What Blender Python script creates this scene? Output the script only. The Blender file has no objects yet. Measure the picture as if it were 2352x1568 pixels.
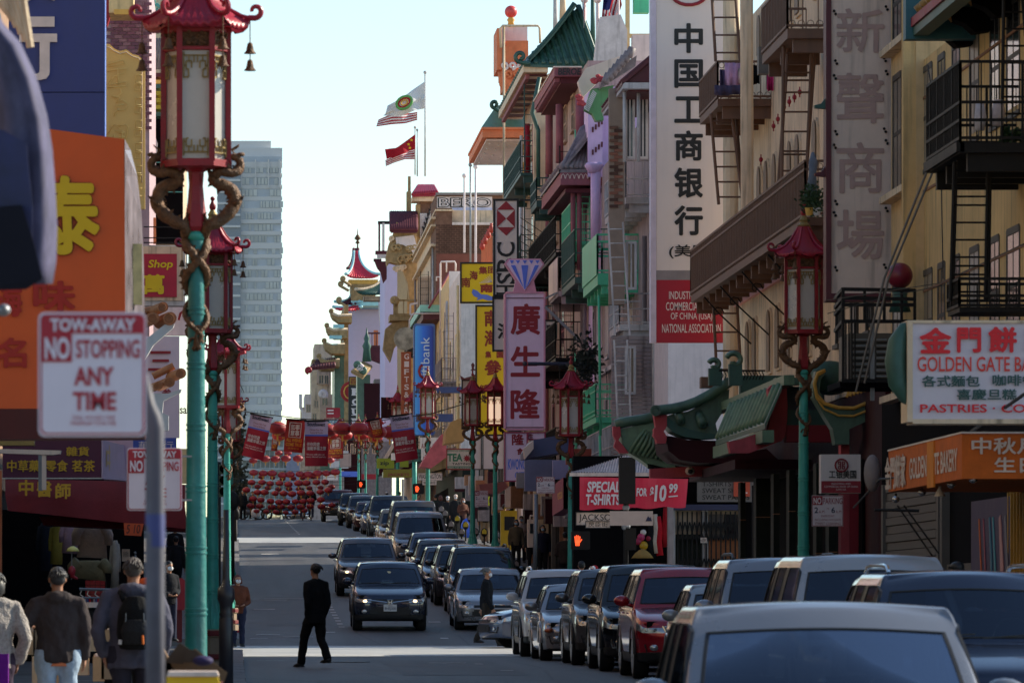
import bpy,math,random
from mathutils import Vector,Matrix,noise
R=math.radians
random.seed(7)
scn=bpy.context.scene
COL=scn.collection
# ---------------------------------------------------------------- camera, sky, sun, exposure
W_PX,H_PX=2351.0,1568.0
F=200.0*W_PX/36.0
VX,VY=540.0,1400.0
cam=bpy.data.objects.new('camera',bpy.data.cameras.new('camera'))
COL.objects.link(cam);scn.camera=cam
cam.rotation_euler=(R(90),0,0)
cam.data.lens=200;cam.data.sensor_width=36;cam.data.sensor_fit='HORIZONTAL'
cam.data.shift_x=(W_PX/2-VX)/W_PX
cam.data.shift_y=(VY-H_PX/2)/W_PX
cam.data.clip_start=1;cam.data.clip_end=6000
cam.data.dof.use_dof=True;cam.data.dof.focus_distance=160;cam.data.dof.aperture_fstop=9.5
SUN_AZ,SUN_EL=66.0,29.0
wd=bpy.data.worlds.new('World');scn.world=wd;wd.use_nodes=True
nt=wd.node_tree;bg=nt.nodes['Background']
sky=nt.nodes.new('ShaderNodeTexSky');sky.sky_type='NISHITA';sky.sun_disc=False
sky.sun_elevation=R(SUN_EL);sky.sun_rotation=R(SUN_AZ)
sky.air_density=1.0;sky.dust_density=0.0;sky.ozone_density=2.0;sky.altitude=600
nt.links.new(sky.outputs[0],bg.inputs['Color']);bg.inputs['Strength'].default_value=0.15
sl=bpy.data.lights.new('sun','SUN');sun=bpy.data.objects.new('sun',sl);COL.objects.link(sun)
sl.energy=5.0;sl.angle=R(0.53);sl.color=(1.0,0.93,0.82)
sd=Vector((math.sin(R(SUN_AZ))*math.cos(R(SUN_EL)),math.cos(R(SUN_AZ))*math.cos(R(SUN_EL)),math.sin(R(SUN_EL))))
sun.rotation_euler=sd.to_track_quat('Z','Y').to_euler()
scn.view_settings.view_transform='Standard';scn.view_settings.look='None'
scn.view_settings.exposure=0.40;scn.view_settings.gamma=1.0
scn.view_settings.use_curve_mapping=False
scn.view_settings.use_white_balance=True;scn.view_settings.white_balance_temperature=7050;scn.view_settings.white_balance_tint=7
scn.render.engine='CYCLES'
scn.cycles.use_denoising=True
scn.cycles.max_bounces=7;scn.cycles.diffuse_bounces=4;scn.cycles.glossy_bounces=3
scn.cycles.transmission_bounces=3;scn.cycles.transparent_max_bounces=6
# ---------------------------------------------------------------- helpers
def P(x,y,D):
 return Vector(((x-VX)*D/F,D,(VY-y)*D/F))
def lerp(a,b,t):return a+(b-a)*t
def px2(x,D):return(x-VX)*D/F
def pz(y,D):return(VY-y)*D/F
def DX(x,X):return X*F/(x-VX)
def s2l(v):
 v/=255.0
 return v/12.92 if v<=0.04045 else((v+0.055)/1.055)**2.4
def rgb(r,g,b):return(s2l(r),s2l(g),s2l(b))
MATS={}
def M(name,col,rough=0.7,metal=0.0,var=0.18,vscale=3.0,bump=0.0,bscale=40.0,coat=0.0,spec=0.5,stripes=None,emit=0.0,alpha=1.0,trans=0.0,grime=0.0):
 """col: linear rgb albedo; var: strength of blotchy wear; stripes: (axis, period, depth)"""
 if name in MATS:return MATS[name]
 m=bpy.data.materials.new(name);m.use_nodes=True
 t=m.node_tree;b=t.nodes['Principled BSDF'];L=t.links
 b.inputs['Roughness'].default_value=rough;b.inputs['Metallic'].default_value=metal
 b.inputs['Coat Weight'].default_value=coat;b.inputs['Coat Roughness'].default_value=0.06
 b.inputs['Specular IOR Level'].default_value=spec if rough<.65 or spec!=.5 else.18
 b.inputs['Base Color'].default_value=(*col,1)
 if trans:b.inputs['Transmission Weight'].default_value=trans
 if alpha<1:b.inputs['Alpha'].default_value=alpha
 if emit:
  b.inputs['Emission Color'].default_value=(*col,1);b.inputs['Emission Strength'].default_value=emit
 tc=t.nodes.new('ShaderNodeTexCoord')
 if var>0:
  n=t.nodes.new('ShaderNodeTexNoise');n.inputs['Scale'].default_value=vscale
  n.inputs['Detail'].default_value=6;n.inputs['Roughness'].default_value=0.65
  L.new(tc.outputs['Object'],n.inputs['Vector'])
  r=t.nodes.new('ShaderNodeMapRange');r.inputs[1].default_value=0.3;r.inputs[2].default_value=0.7
  r.inputs[3].default_value=1-var;r.inputs[4].default_value=1+var*0.6
  L.new(n.outputs['Fac'],r.inputs[0])
  mx=t.nodes.new('ShaderNodeMix');mx.data_type='RGBA';mx.blend_type='MULTIPLY'
  mx.inputs[0].default_value=1;mx.inputs[6].default_value=(*col,1)
  L.new(r.outputs[0],mx.inputs[7]);out=mx.outputs[2]
  if grime>0:
   mp=t.nodes.new('ShaderNodeMapping');mp.inputs['Scale'].default_value=(6,6,0.5)
   L.new(tc.outputs['Object'],mp.inputs[0])
   n2=t.nodes.new('ShaderNodeTexNoise');n2.inputs['Scale'].default_value=1.2;n2.inputs['Detail'].default_value=8
   L.new(mp.outputs[0],n2.inputs['Vector'])
   r2=t.nodes.new('ShaderNodeMapRange');r2.inputs[1].default_value=0.52;r2.inputs[2].default_value=0.72
   r2.inputs[3].default_value=0;r2.inputs[4].default_value=grime;L.new(n2.outputs['Fac'],r2.inputs[0])
   m2=t.nodes.new('ShaderNodeMix');m2.data_type='RGBA';m2.inputs[7].default_value=(0.05,0.042,0.035,1)
   L.new(r2.outputs[0],m2.inputs[0]);L.new(out,m2.inputs[6]);out=m2.outputs[2]
  L.new(out,b.inputs['Base Color'])
  r3=t.nodes.new('ShaderNodeMapRange');r3.inputs[3].default_value=max(0.02,rough-0.12);r3.inputs[4].default_value=min(1,rough+0.12)
  L.new(n.outputs['Fac'],r3.inputs[0]);L.new(r3.outputs[0],b.inputs['Roughness'])
 hsrc=None
 if bump>0:
  n3=t.nodes.new('ShaderNodeTexNoise');n3.inputs['Scale'].default_value=bscale;n3.inputs['Detail'].default_value=4
  L.new(tc.outputs['Object'],n3.inputs['Vector']);hsrc=n3.outputs['Fac']
  bp=t.nodes.new('ShaderNodeBump');bp.inputs['Strength'].default_value=bump;bp.inputs['Distance'].default_value=0.02
  L.new(hsrc,bp.inputs['Height']);L.new(bp.outputs[0],b.inputs['Normal'])
 MATS[name]=m
 return m
class MB:
 """collects geometry in world coordinates; build() links ONE mesh object, relative to its parent"""
 def __init__(s):s.v=[];s.f=[];s.mi=[];s.cm=0
 def add(s,vs,fs):
  o=len(s.v);s.v+=[Vector(v)for v in vs]
  s.f+=[tuple(o+i for i in f)for f in fs];s.mi+=[s.cm]*len(fs);return s
 def hexa(s,p):
  return s.add(p,[(3,2,1,0),(4,5,6,7),(0,1,5,4),(1,2,6,5),(2,3,7,6),(3,0,4,7)])
 def box(s,x0,x1,y0,y1,z0,z1):
  return s.hexa([(x0,y0,z0),(x1,y0,z0),(x1,y1,z0),(x0,y1,z0),(x0,y0,z1),(x1,y0,z1),(x1,y1,z1),(x0,y1,z1)])
 def obox(s,c,sx,sy,sz,rot=None):
  c=Vector(c);rot=rot or Matrix.Identity(3)
  pts=[c+rot@Vector((a*sx/2,b*sy/2,d*sz/2))for d in(-1,1)for a,b in((-1,-1),(1,-1),(1,1),(-1,1))]
  return s.hexa(pts)
 def bar(s,a,b,w,h=None,up=(0,0,1)):
  a=Vector(a);b=Vector(b);h=h or w;d=(b-a)
  if d.length<1e-6:return s
  d.normalize();u=Vector(up)
  if abs(d.dot(u))>0.98:u=Vector((1,0,0))if abs(d.x)<.9 else Vector((0,1,0))
  r=d.cross(u).normalized()*w/2;t=r.cross(d).normalized()*h/2
  return s.hexa([a-r-t,a+r-t,b+r-t,b-r-t,a-r+t,a+r+t,b+r+t,b-r+t])
 def tube(s,pts,rad,n=8,cap=True,flat=None):
  pts=[Vector(p)for p in pts];k=len(pts)
  if not hasattr(rad,'__len__'):rad=[rad]*k
  o=len(s.v);N=None
  for i,p in enumerate(pts):
   d=(pts[min(i+1,k-1)]-pts[max(i-1,0)])
   d=d.normalized()if d.length>1e-9 else Vector((0,0,1))
   if N is None:N=d.orthogonal().normalized()
   N=(N-d*N.dot(d));N=N.normalized()if N.length>1e-6 else d.orthogonal().normalized()
   B=d.cross(N);r=rad[i]
   if hasattr(r,'__len__'):
    ex=Vector((1,0,0))if flat is None else Vector(flat)
    ex=(ex-d*ex.dot(d));ex=ex.normalized()if ex.length>0.05 else N
    ey=d.cross(ex)
    ring=[p+ex*(math.cos(a)*r[0])+ey*(math.sin(a)*r[1])for a in[2*math.pi*j/n for j in range(n)]]
   else:
    ring=[p+N*(math.cos(a)*r)+B*(math.sin(a)*r)for a in[2*math.pi*j/n for j in range(n)]]
   s.v+=ring
  for i in range(k-1):
   for j in range(n):
    a=o+i*n+j;b=o+i*n+(j+1)%n
    s.f.append((a,b,b+n,a+n));s.mi.append(s.cm)
  if cap:
   s.f.append(tuple(o+j for j in range(n))[::-1]);s.mi.append(s.cm)
   s.f.append(tuple(o+(k-1)*n+j for j in range(n)));s.mi.append(s.cm)
  return s
 def lathe(s,prof,c=(0,0,0),n=16,squash=1.0,phase=0.0,flute=0.0):
  c=Vector(c);o=len(s.v);k=len(prof)
  for r,z in prof:
   for j in range(n):
    a=2*math.pi*j/n+phase
    rr=r*(1-flute*(j%2))
    s.v.append(c+Vector((math.cos(a)*rr,math.sin(a)*rr*squash,z)))
  for i in range(k-1):
   for j in range(n):
    a=o+i*n+j;b=o+i*n+(j+1)%n
    s.f.append((a,b,b+n,a+n));s.mi.append(s.cm)
  s.f.append(tuple(o+j for j in range(n))[::-1]);s.mi.append(s.cm)
  s.f.append(tuple(o+(k-1)*n+j for j in range(n)));s.mi.append(s.cm)
  return s
 def ball(s,c,rx,ry=None,rz=None,n=10,m=7):
  ry=ry or rx;rz=rz or rx;c=Vector(c);o=len(s.v)
  for i in range(1,m):
   t=math.pi*i/m
   for j in range(n):
    a=2*math.pi*j/n
    s.v.append(c+Vector((math.sin(t)*math.cos(a)*rx,math.sin(t)*math.sin(a)*ry,-math.cos(t)*rz)))
  for i in range(m-2):
   for j in range(n):
    a=o+i*n+j;b=o+i*n+(j+1)%n
    s.f.append((a,b,b+n,a+n));s.mi.append(s.cm)
  bt=len(s.v);s.v.append(c-Vector((0,0,rz)));s.v.append(c+Vector((0,0,rz)))
  for j in range(n):
   s.f.append((bt,o+(j+1)%n,o+j));s.mi.append(s.cm)
   q=o+(m-2)*n;s.f.append((bt+1,q+j,q+(j+1)%n));s.mi.append(s.cm)
  return s
 def poly(s,pts,off):
  """flat polygon pts (3d) extruded by vector off"""
  pts=[Vector(p)for p in pts];off=Vector(off);n=len(pts)
  return s.add(pts+[p+off for p in pts],[tuple(range(n)),tuple(range(2*n-1,n-1,-1))]+[(i,i+n,(i+1)%n+n,(i+1)%n)for i in range(n)])
 def quad(s,a,b,c,d):return s.add([a,b,c,d],[(0,1,2,3)])
 def mesh(s,name,mats,org=None,smooth=False,recalc=True):
  org=org or Vector((0,0,0))
  me=bpy.data.meshes.new(name);me.from_pydata([v-org for v in s.v],[],s.f)
  for m in(mats if isinstance(mats,(list,tuple))else[mats]):me.materials.append(m)
  if isinstance(mats,(list,tuple))and len(mats)>1:me.polygons.foreach_set('material_index',s.mi)
  if recalc:
   import bmesh
   bm=bmesh.new();bm.from_mesh(me);bmesh.ops.recalc_face_normals(bm,faces=bm.faces);bm.to_mesh(me);bm.free()
  if smooth:
   me.polygons.foreach_set('use_smooth',[True]*len(me.polygons))
   if smooth!='all':me.set_sharp_from_angle(angle=R(40))
  me.update()
  return me
 def build(s,name,mats,parent=None,smooth=False,recalc=True):
  org=wloc(parent)if parent else Vector((0,0,0))
  return link(name,s.mesh(name,mats,org,smooth,recalc),parent)
WL={}
def wloc(o):
 v=Vector(o.location)
 while o.parent:o=o.parent;v+=Vector(o.location)
 return v
def link(name,me,parent=None,loc=None):
 o=bpy.data.objects.new(name,me);COL.objects.link(o)
 if parent:o.parent=parent
 if loc is not None:o.location=loc
 return o
def thing(name,label,cat,loc=(0,0,0),group=None):
 o=bpy.data.objects.new(name,None);COL.objects.link(o);o.location=Vector(loc);o.empty_display_size=0.2
 return tag(o,label,cat,group)
def tag(o,label=None,cat=None,group=None,kind=None):
 if label:o['label']=label
 if cat:o['category']=cat
 if group:o['group']=group
 if kind:o['kind']=kind
 return o
def stuff(o):o['kind']='stuff';return o
def struct(o):o['kind']='structure';return o
KIDS={}
def copy_tree(o,parent=None,loc=None):
 c=o.copy();COL.objects.link(c)
 if parent:c.parent=parent
 if loc is not None:c.location=loc
 for ch in[k for k in o.children]:copy_tree(ch,c)
 return c
TS=None
def evaluated(me,mods):
 """mesh after the given modifiers [(type, {attr: value})]"""
 global TS
 TS=TS or bpy.data.scenes.new('workshop')
 o=bpy.data.objects.new('tmp',me);TS.collection.objects.link(o)
 for i,(t,kw)in enumerate(mods):
  md=o.modifiers.new('m%d'%i,t)
  for k,v in kw.items():setattr(md,k,v)
 TS.view_layers[0].update();dg=TS.view_layers[0].depsgraph
 r=bpy.data.meshes.new_from_object(o.evaluated_get(dg))
 bpy.data.objects.remove(o)
 return r
TX={}
def glyphs(s,bold=0.0,shear=0.0,space=1.0,lead=1.0,align='CENTER'):
 k=(s,bold,shear,space,lead,align)
 if k in TX:return TX[k]
 cjk=any(ord(c)>0x2e80 for c in s)
 if cjk and bold>0:
  vs,fs=glyphs(s,0.0,shear,space,lead,align);n=max(len(l)for l in s.split('\n'));m=s.count('\n')+1;V=[];Fc=[]
  e=bold*1.1
  for i,(dx,dy)in enumerate(((0,0),(1,0),(-1,0),(0,1),(0,-1),(.7,.7),(-.7,-.7),(.7,-.7),(-.7,.7))):
   o=len(V);V+=[(lerp(e/n,1-e/n,v[0])+dx*e/n,lerp(e/m,1-e/m,v[1])+dy*e/m,i)for v in vs];Fc+=[tuple(o+q for q in f)for f in fs]
  TX[k]=(V,Fc);return TX[k]
 cu=bpy.data.curves.new('lettering','FONT');cu.body=s;cu.size=1.0;cu.offset=bold;cu.shear=shear
 cu.space_character=space;cu.space_line=lead;cu.align_x=align;cu.resolution_u=3;cu.fill_mode='FRONT'
 o=bpy.data.objects.new('lettering',cu)
 me=bpy.data.meshes.new_from_object(o)
 vs=[tuple(v.co)[:2]for v in me.vertices];fs=[tuple(p.vertices)for p in me.polygons]
 bpy.data.objects.remove(o);bpy.data.meshes.remove(me)
 x0=min(v[0]for v in vs);x1=max(v[0]for v in vs);y0=min(v[1]for v in vs);y1=max(v[1]for v in vs)
 vs=[((v[0]-x0)/(x1-x0),(v[1]-y0)/(y1-y0))for v in vs]
 TX[k]=(vs,fs);return TX[k]
def lettering(parent,s,org,u,v,mat,name='lettering',bold=0.0,shear=0.0,space=1.0,lead=1.0,align='CENTER',lift=None):
 """letters filling the parallelogram org + u + v"""
 org,u,v=Vector(org),Vector(u),Vector(v)
 n=u.cross(v).normalized()
 vs,fs=glyphs(s,bold,shear,space,lead,align)
 mb=MB();mb.add([org+u*q[0]+v*q[1]+n*((lift or 0.0)+(q[2]*.0009 if len(q)>2 else 0))for q in vs],fs)
 return mb.build(name,mat,parent,recalc=False)
def txt(parent,s,x0,y0,x1,y1,D,mat,lift=0.006,**k):
 """letters facing the camera inside the picture rectangle at distance D"""
 a=P(x0,y1,D);b=P(x1,y1,D);c=P(x0,y0,D)
 return lettering(parent,s,a+Vector((0,-lift,0)),b-a,c-a,mat,**k)
PROF=[(-60,-1.45),(0,-1.42),(33,-1.38),(47,-1.30),(70,-1.12),(96,-0.96),(110,-0.90),(127,-0.80),(137,-0.46),(168,0.45),(181,0.98),(205,1.85),(240,2.94),(326,5.04),(340,5.42),(356,5.45),(372,5.2),(480,1.0),(700,-4),(2500,-14)]
def gz(D):
 for i in range(len(PROF)-1):
  a,b=PROF[i],PROF[i+1]
  if D<=b[0]:
   t=(D-a[0])/(b[0]-a[0]);return a[1]+(b[1]-a[1])*t
 return PROF[-1][1]
def XL(D):return 0.14
def XR(D):return 8.0 if D<110 else max(7.35,8.0-(D-110)*0.0055)
def onroad(x,D):return Vector((px2(x,D),D,gz(D)))
KERB=0.14
def cloth(name,c,var=.25):return M('cloth '+name,c,0.9,var=var,vscale=5,bump=.5,bscale=22,spec=.2)
NC=[0]
def cbx(parent,nm,m,x0,y0,x1,y1,D,th=1.0):
 NC[0]+=1;D+=(NC[0]%9)*D*.00004
 a,c=P(x0,y1,D),P(x1,y0,D);b=MB();b.box(a.x,c.x,D,D+th,a.z,c.z);return b.build(nm,m,parent)
r9=Matrix.Rotation(R(90),3,'X')
# ---------------------------------------------------------------- materials used all over
m_lred=M('lantern red paint',rgb(150,22,36),0.45,var=0.3,vscale=5,bump=.15)
m_roof=M('lamp roof red glaze',rgb(165,30,55),0.38,var=0.25,vscale=6,bump=.2,grime=.15)
m_teal=M('teal post paint',rgb(28,124,120),0.42,var=0.26,vscale=3.5,bump=.35,bscale=18,grime=.4)
m_teal_l=M('sea green post paint',rgb(58,168,150),0.42,var=0.25,vscale=3.5,bump=.3,bscale=18,grime=.35)
m_bronze=M('old gilt bronze',rgb(112,78,50),0.6,metal=0.2,var=0.6,vscale=18,bump=1.0,bscale=45)
m_gold=M('worn gold paint',rgb(158,132,80),0.5,metal=0.3,var=0.35,vscale=12)
m_pane=M('milky lantern glass',rgb(222,214,205),0.25,var=0.12,vscale=1.6,trans=0.25)
m_pane_lit=M('lit lantern glass',(1.0,0.72,0.55),0.3,var=0,emit=0.5)
m_plinth=M('plinth concrete',rgb(150,132,112),0.85,bump=.3)
m_redband=M('plinth red paint',rgb(110,22,24),0.6)
m_black=M('black painted iron',(0.016,0.016,0.018),0.5,var=0.2,spec=.2)
m_dark=M('near black shade and black parts',(0.008,0.007,0.008),0.95,spec=.05)  # near-black colour stands for unlit interiors; also joints and black fittings
def hexpt(r,k,z,c=(0,0)):
 a=math.pi/3*k
 return Vector((c[0]+r*math.cos(a),c[1]+r*math.sin(a),z))
def build_lamp(label,loc,group,teal=m_teal,rot=0.0,plinth=0.6,lit=False,s=1.0,ext=0.0):
 """street lamp: unit lengths in metres for a 1 m lantern glass; z measured from the post's foot"""
 root=thing('street_lamp',label,'street lamp',loc,group)
 O=Vector(loc);parts=[]
 def put(name,mb,mats,parent=root,smooth=True):
  for i in range(len(mb.v)):mb.v[i]=mb.v[i]*s
  rt=Matrix.Rotation(R(rot),3,'Z')
  mb.v=[O+rt@v for v in mb.v]
  return mb.build(name,mats,parent,smooth)
 b=MB();b.lathe([(.26,-plinth),(.26,-plinth+.12),(.22,-plinth+.13),(.22,-.12),(.25,-.11),(.25,0.0)],n=8,phase=R(22.5));pl=put('plinth',b,m_plinth,smooth=False)
 for z in(-plinth+.18,-.07):
  b=MB();b.lathe([(.255,z-.03),(.258,z-.02),(.258,z+.03),(.255,z+.05)],n=8,phase=R(22.5));put('painted_band',b,m_redband,pl,False)
 b=MB();b.lathe([(.175,0-ext),(.178,.06-ext),(.165,.14-ext),(.12,.30-ext),(.098,.45-ext),(.092,.9),(.078,2.6),(.066,3.75),(.066,3.82)],n=24,flute=0.0)
 post=put('post',b,teal)
 b=MB()
 for k in range(10):
  a=2*math.pi*k/10
  b.tube([(math.cos(a)*r,math.sin(a)*r,z-ext)for r,z in((.17,.02),(.165,.12),(.125,.28),(.098,.42),(.09,.5))],[.016,.028,.024,.014,.004],6)
 put('foot_leaf',b,teal,post)
 for z in(.56,1.1,1.64,2.18,2.72,3.2):
  r=.094-.0085*z;b=MB()
  b.lathe([(r,z-.035),(r+.014,z-.03),(r+.014,z-.015),(r,z-.01),(r,z+.01),(r+.014,z+.015),(r+.014,z+.03),(r,z+.035)],n=20)
  put('ring',b,teal,post)
 b=MB();b.ball((0,0,3.86),.085,.085,.06,14,8);put('ball',b,m_teal_l,post)
 b=MB();b.lathe([(.075,3.90),(.10,3.94),(.095,4.02),(.075,4.16),(.062,4.3),(.07,4.42),(.16,4.46)],n=6);put('neck',b,m_lred,smooth=False)
 zb=4.5
 lan=MB();lan.lathe([(.20,zb-.05),(.315,zb-.04),(.315,zb+.02),(.29,zb+.025)],n=6)
 lan.lathe([(.29,zb+.97),(.30,zb+.975),(.30,zb+1.0),(.29,zb+1.005)],n=6)
 lan.lathe([(.28,zb+1.13),(.29,zb+1.14),(.29,zb+1.2),(.25,zb+1.21)],n=6)
 lantern=put('lantern_frame',lan,m_lred,smooth=False)
 for k in range(6):
  b=MB();p=hexpt(.285,k,0);b.bar(p+Vector((0,0,zb)),p+Vector((0,0,zb+1.2)),.05,.05);put('lantern_post',b,m_lred,lantern,False)
  a,c=hexpt(.262,k,0),hexpt(.262,k+1,0)
  b=MB();b.poly([a+Vector((0,0,zb+.02)),c+Vector((0,0,zb+.02)),c+Vector((0,0,zb+.98)),a+Vector((0,0,zb+.98))],(a+c)*-.02)
  put('glass_pane',b,m_pane_lit if(lit and k in(3,4))else m_pane,lantern,False)
  u=(c-a).normalized();ln=(c-a).length;n=(a+c).normalized()*.016;fr=MB()
  def seg(x0,z0,x1,z1):fr.bar(a+n+u*x0*ln+Vector((0,0,z0)),a+n+u*x1*ln+Vector((0,0,z1)),.014,.014)
  for sd_ in(0,1):
   X=(lambda t:t)if sd_==0 else(lambda t:1-t)
   zt=zb+.955
   for sg in(((.10,0),(.10,-.22)),((.10,-.22),(.26,-.22)),((.26,-.22),(.26,-.15)),((.26,-.15),(.18,-.15)),((.18,-.15),(.18,-.08)),((.18,-.08),(.36,-.08)),((.36,-.08),(.36,-.14)),((.27,-.03),(.27,-.08)),((.10,-.03),(.5,-.03)),((.44,-.03),(.44,-.09)),((.10,-.12),(.18,-.12))):
    (x0,d0),(x1,d1)=sg;seg(X(x0),zt+d0,X(x1),zt+d1)
    if d0>-.16 or d1>-.16:seg(X(x0),zb+.05-max(d0,-.15),X(x1),zb+.05-max(d1,-.15))
  stuff(put('fretwork',fr,m_gold,lantern,False))
  cv=MB();q0,q1=hexpt(.268,k,0),hexpt(.268,k+1,0)
  cv.poly([q0+Vector((0,0,zb+1.0)),q1+Vector((0,0,zb+1.0)),q1+Vector((0,0,zb+1.15)),q0+Vector((0,0,zb+1.15))],(a+c)*-.02)
  rr=random.Random(k)
  for q in range(16):
   pp=q0.lerp(q1,.1+.8*rr.random())+n*1.0+Vector((0,0,zb+1.02+.12*rr.random()));cv.ball(pp,.018,.012,.016,5,4)
  put('carved_panel',cv,m_bronze,lantern)
 zr=zb+1.19;b=MB();N=72;rings=[(.47,-.02),(.465,.015),(.37,.07),(.28,.14),(.20,.23),(.14,.33),(.10,.42),(.085,.47)]
 o=len(b.v)
 for i,(r,z)in enumerate(rings):
  for j in range(N):
   a=2*math.pi*j/N;loc6=((a+math.pi/6)%(math.pi/3))-math.pi/6
   hexr=math.cos(math.pi/6)/math.cos(((a)%(math.pi/3))-math.pi/6)
   t=1-i/(len(rings)-1)
   hexr=1+(hexr-1)*(0.35+.65*t)
   rise=.075*t*t*(max(0,hexr-.866)/.134)**2
   fl=.024*math.cos(j*math.pi)*(.3+.7*t)*(1 if 0<i<7 else.6)
   b.v.append(Vector((math.cos(a)*r*hexr*1.02,math.sin(a)*r*hexr*1.02,zr+z+rise+fl)))
 for i in range(len(rings)-1):
  for j in range(N):
   a=o+i*N+j;c=o+i*N+(j+1)%N;b.f.append((a,c,c+N,a+N));b.mi.append(0)
 b.f.append(tuple(range(o,o+N))[::-1]);b.mi.append(0)
 roof=put('tiled_roof',b,m_roof,smooth='all')
 for k in range(6):
  a=math.pi/3*k;d=Vector((math.cos(a),math.sin(a),0))
  pts=[d*.09+Vector((0,0,zr+.45)),d*.21+Vector((0,0,zr+.25)),d*.30+Vector((0,0,zr+.155)),d*.40+Vector((0,0,zr+.10)),d*.48+Vector((0,0,zr+.08))]
  b=MB();b.tube(pts,[.014,.018,.02,.021,.021],7);put('ridge_rib',b,m_roof,roof)
  cc=d*.52+Vector((0,0,zr+.145));pts=[d*.46+Vector((0,0,zr+.085))]
  for i in range(13):
   t=i/12;ang=-math.pi/2+t*4.9;rr_=.062*(1-.55*t);pts.append(cc+d*(math.cos(ang)*rr_)+Vector((0,0,math.sin(ang)*rr_)))
  b=MB();b.tube(pts,[.026]*2+[.026-.0008*i for i in range(12)],8);put('roof_curl',b,m_roof,roof)
  b=MB();q=d*.475+Vector((0,0,zr+.06));b.tube([q,q-Vector((0,0,.19))],.005,5)
  q2=q-Vector((0,0,.19))
  for dz in(0,-.15):
   b.lathe([(.008,q2.z+dz),(.022,q2.z+dz-.01),(.03,q2.z+dz-.05),(.036,q2.z+dz-.075),(.056,q2.z+dz-.098),(.052,q2.z+dz-.1)],(q2.x,q2.y,0),n=10)
  b.tube([q2-Vector((0,0,.09)),q2-Vector((0,0,.15))],.005,5)
  put('hanging_bell',b,m_bronze,roof)
 b=MB();b.lathe([(.10,zr+.46),(.11,zr+.48),(.075,zr+.5),(.06,zr+.53),(.075,zr+.56),(.05,zr+.6),(.035,zr+.63)],n=14);put('finial_collar',b,m_gold,roof)
 b=MB();b.lathe([(.03,zr+.62),(.05,zr+.66),(.05,zr+.70),(.028,zr+.74),(.02,zr+.78)],n=12);b.ball((0,0,zr+.80),.036,n=10,m=7);put('finial',b,m_lred,roof)
 rt=random.Random(3)
 for sg in(1,-1):
  pts=[];rad=[]
  for i in range(5):
   an=i/4*4.6;pts.append(Vector((sg*(.03+.035*math.cos(an)),-.085,2.93+.05*math.sin(an))));rad.append(.008+.003*i)
  turns=1.35
  for i in range(15):
   t=i/14;an=-math.pi/2+sg*(t*turns*2*math.pi)+(0 if sg>0 else.5);rr_=.105-.015*t
   pts.append(Vector((math.cos(an)*rr_,math.sin(an)*rr_,3.0+.86*t)));rad.append(.018+.026*t)
  for x,y,z,r in((.10,-.07,3.95,.048),(.22,-.04,4.02,.055),(.32,0,4.12,.058),(.345,.02,4.22,.058),(.28,.02,4.31,.055),(.19,.0,4.34,.052),(.15,-.03,4.40,.048),(.22,-.05,4.44,.045),(.32,-.04,4.43,.042),(.385,0,4.47,.040),(.38,.0,4.54,.036),(.33,.0,4.585,.034)):
   pts.append(Vector((sg*x,y,z)));rad.append(r)
  rad=[q*1.0 for q in rad]
  sp=[];sr=[]
  for i in range(len(pts)-1):
   p0,p1,p2,p3=pts[max(i-1,0)],pts[i],pts[i+1],pts[min(i+2,len(pts)-1)]
   for q in range(3):
    t=q/3;v=.5*((2*p1)+(p2-p0)*t+(2*p0-5*p1+4*p2-p3)*t*t+(3*p1-p0-3*p2+p3)*t**3)
    sp.append(v);sr.append((rad[i]*(1-t)+rad[i+1]*t)*(1.0+.07*(q-1)))
  b=MB();b.tube(sp,sr,9)
  for i in range(18,len(sp)-4,2):
   d=(sp[i+1]-sp[i]).normalized();nrm=d.cross(Vector((0,1,0))).normalized()*sg
   b.add([sp[i]+nrm*sr[i]*.8-d*.02,sp[i]+nrm*sr[i]*.8+d*.02,sp[i]+nrm*(sr[i]+.03)],[(0,1,2)])
  h=sp[-1];b.ball(h,.05,.04,.035,8,6);b.ball(h+Vector((sg*.05,-.01,.02)),.035,.025,.02,7,5);b.ball(h+Vector((sg*.045,0,-.02)),.03,.02,.012,7,5)
  for q in(-1,1):b.tube([h+Vector((0,q*.02,.02)),h+Vector((-sg*.03,q*.035,.06)),h+Vector((sg*.03,q*.045,.10))],[.01,.008,.003],5)
  for(x,z,x2,z2)in((.17,4.36,.10,4.47),(.33,4.15,.40,4.20),(.12,3.95,.07,4.05),(.30,4.44,.27,4.52)):
   b.tube([(sg*x,-.02,z),(sg*(x+x2)/2,-.06,(z+z2)/2),(sg*x2,-.04,z2)],[.03,.022,.015],6)
   for q in(-1,0,1):b.tube([(sg*x2,-.04,z2),(sg*x2+q*.02,-.055,z2+.03)],[.01,.003],4)
  b.v=[v+Vector((rt.uniform(-1,1)*.006,rt.uniform(-1,1)*.006,-.02+rt.uniform(-1,1)*.006))for v in b.v]
  put('dragon',b,m_bronze,smooth='all')
 return root
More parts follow.
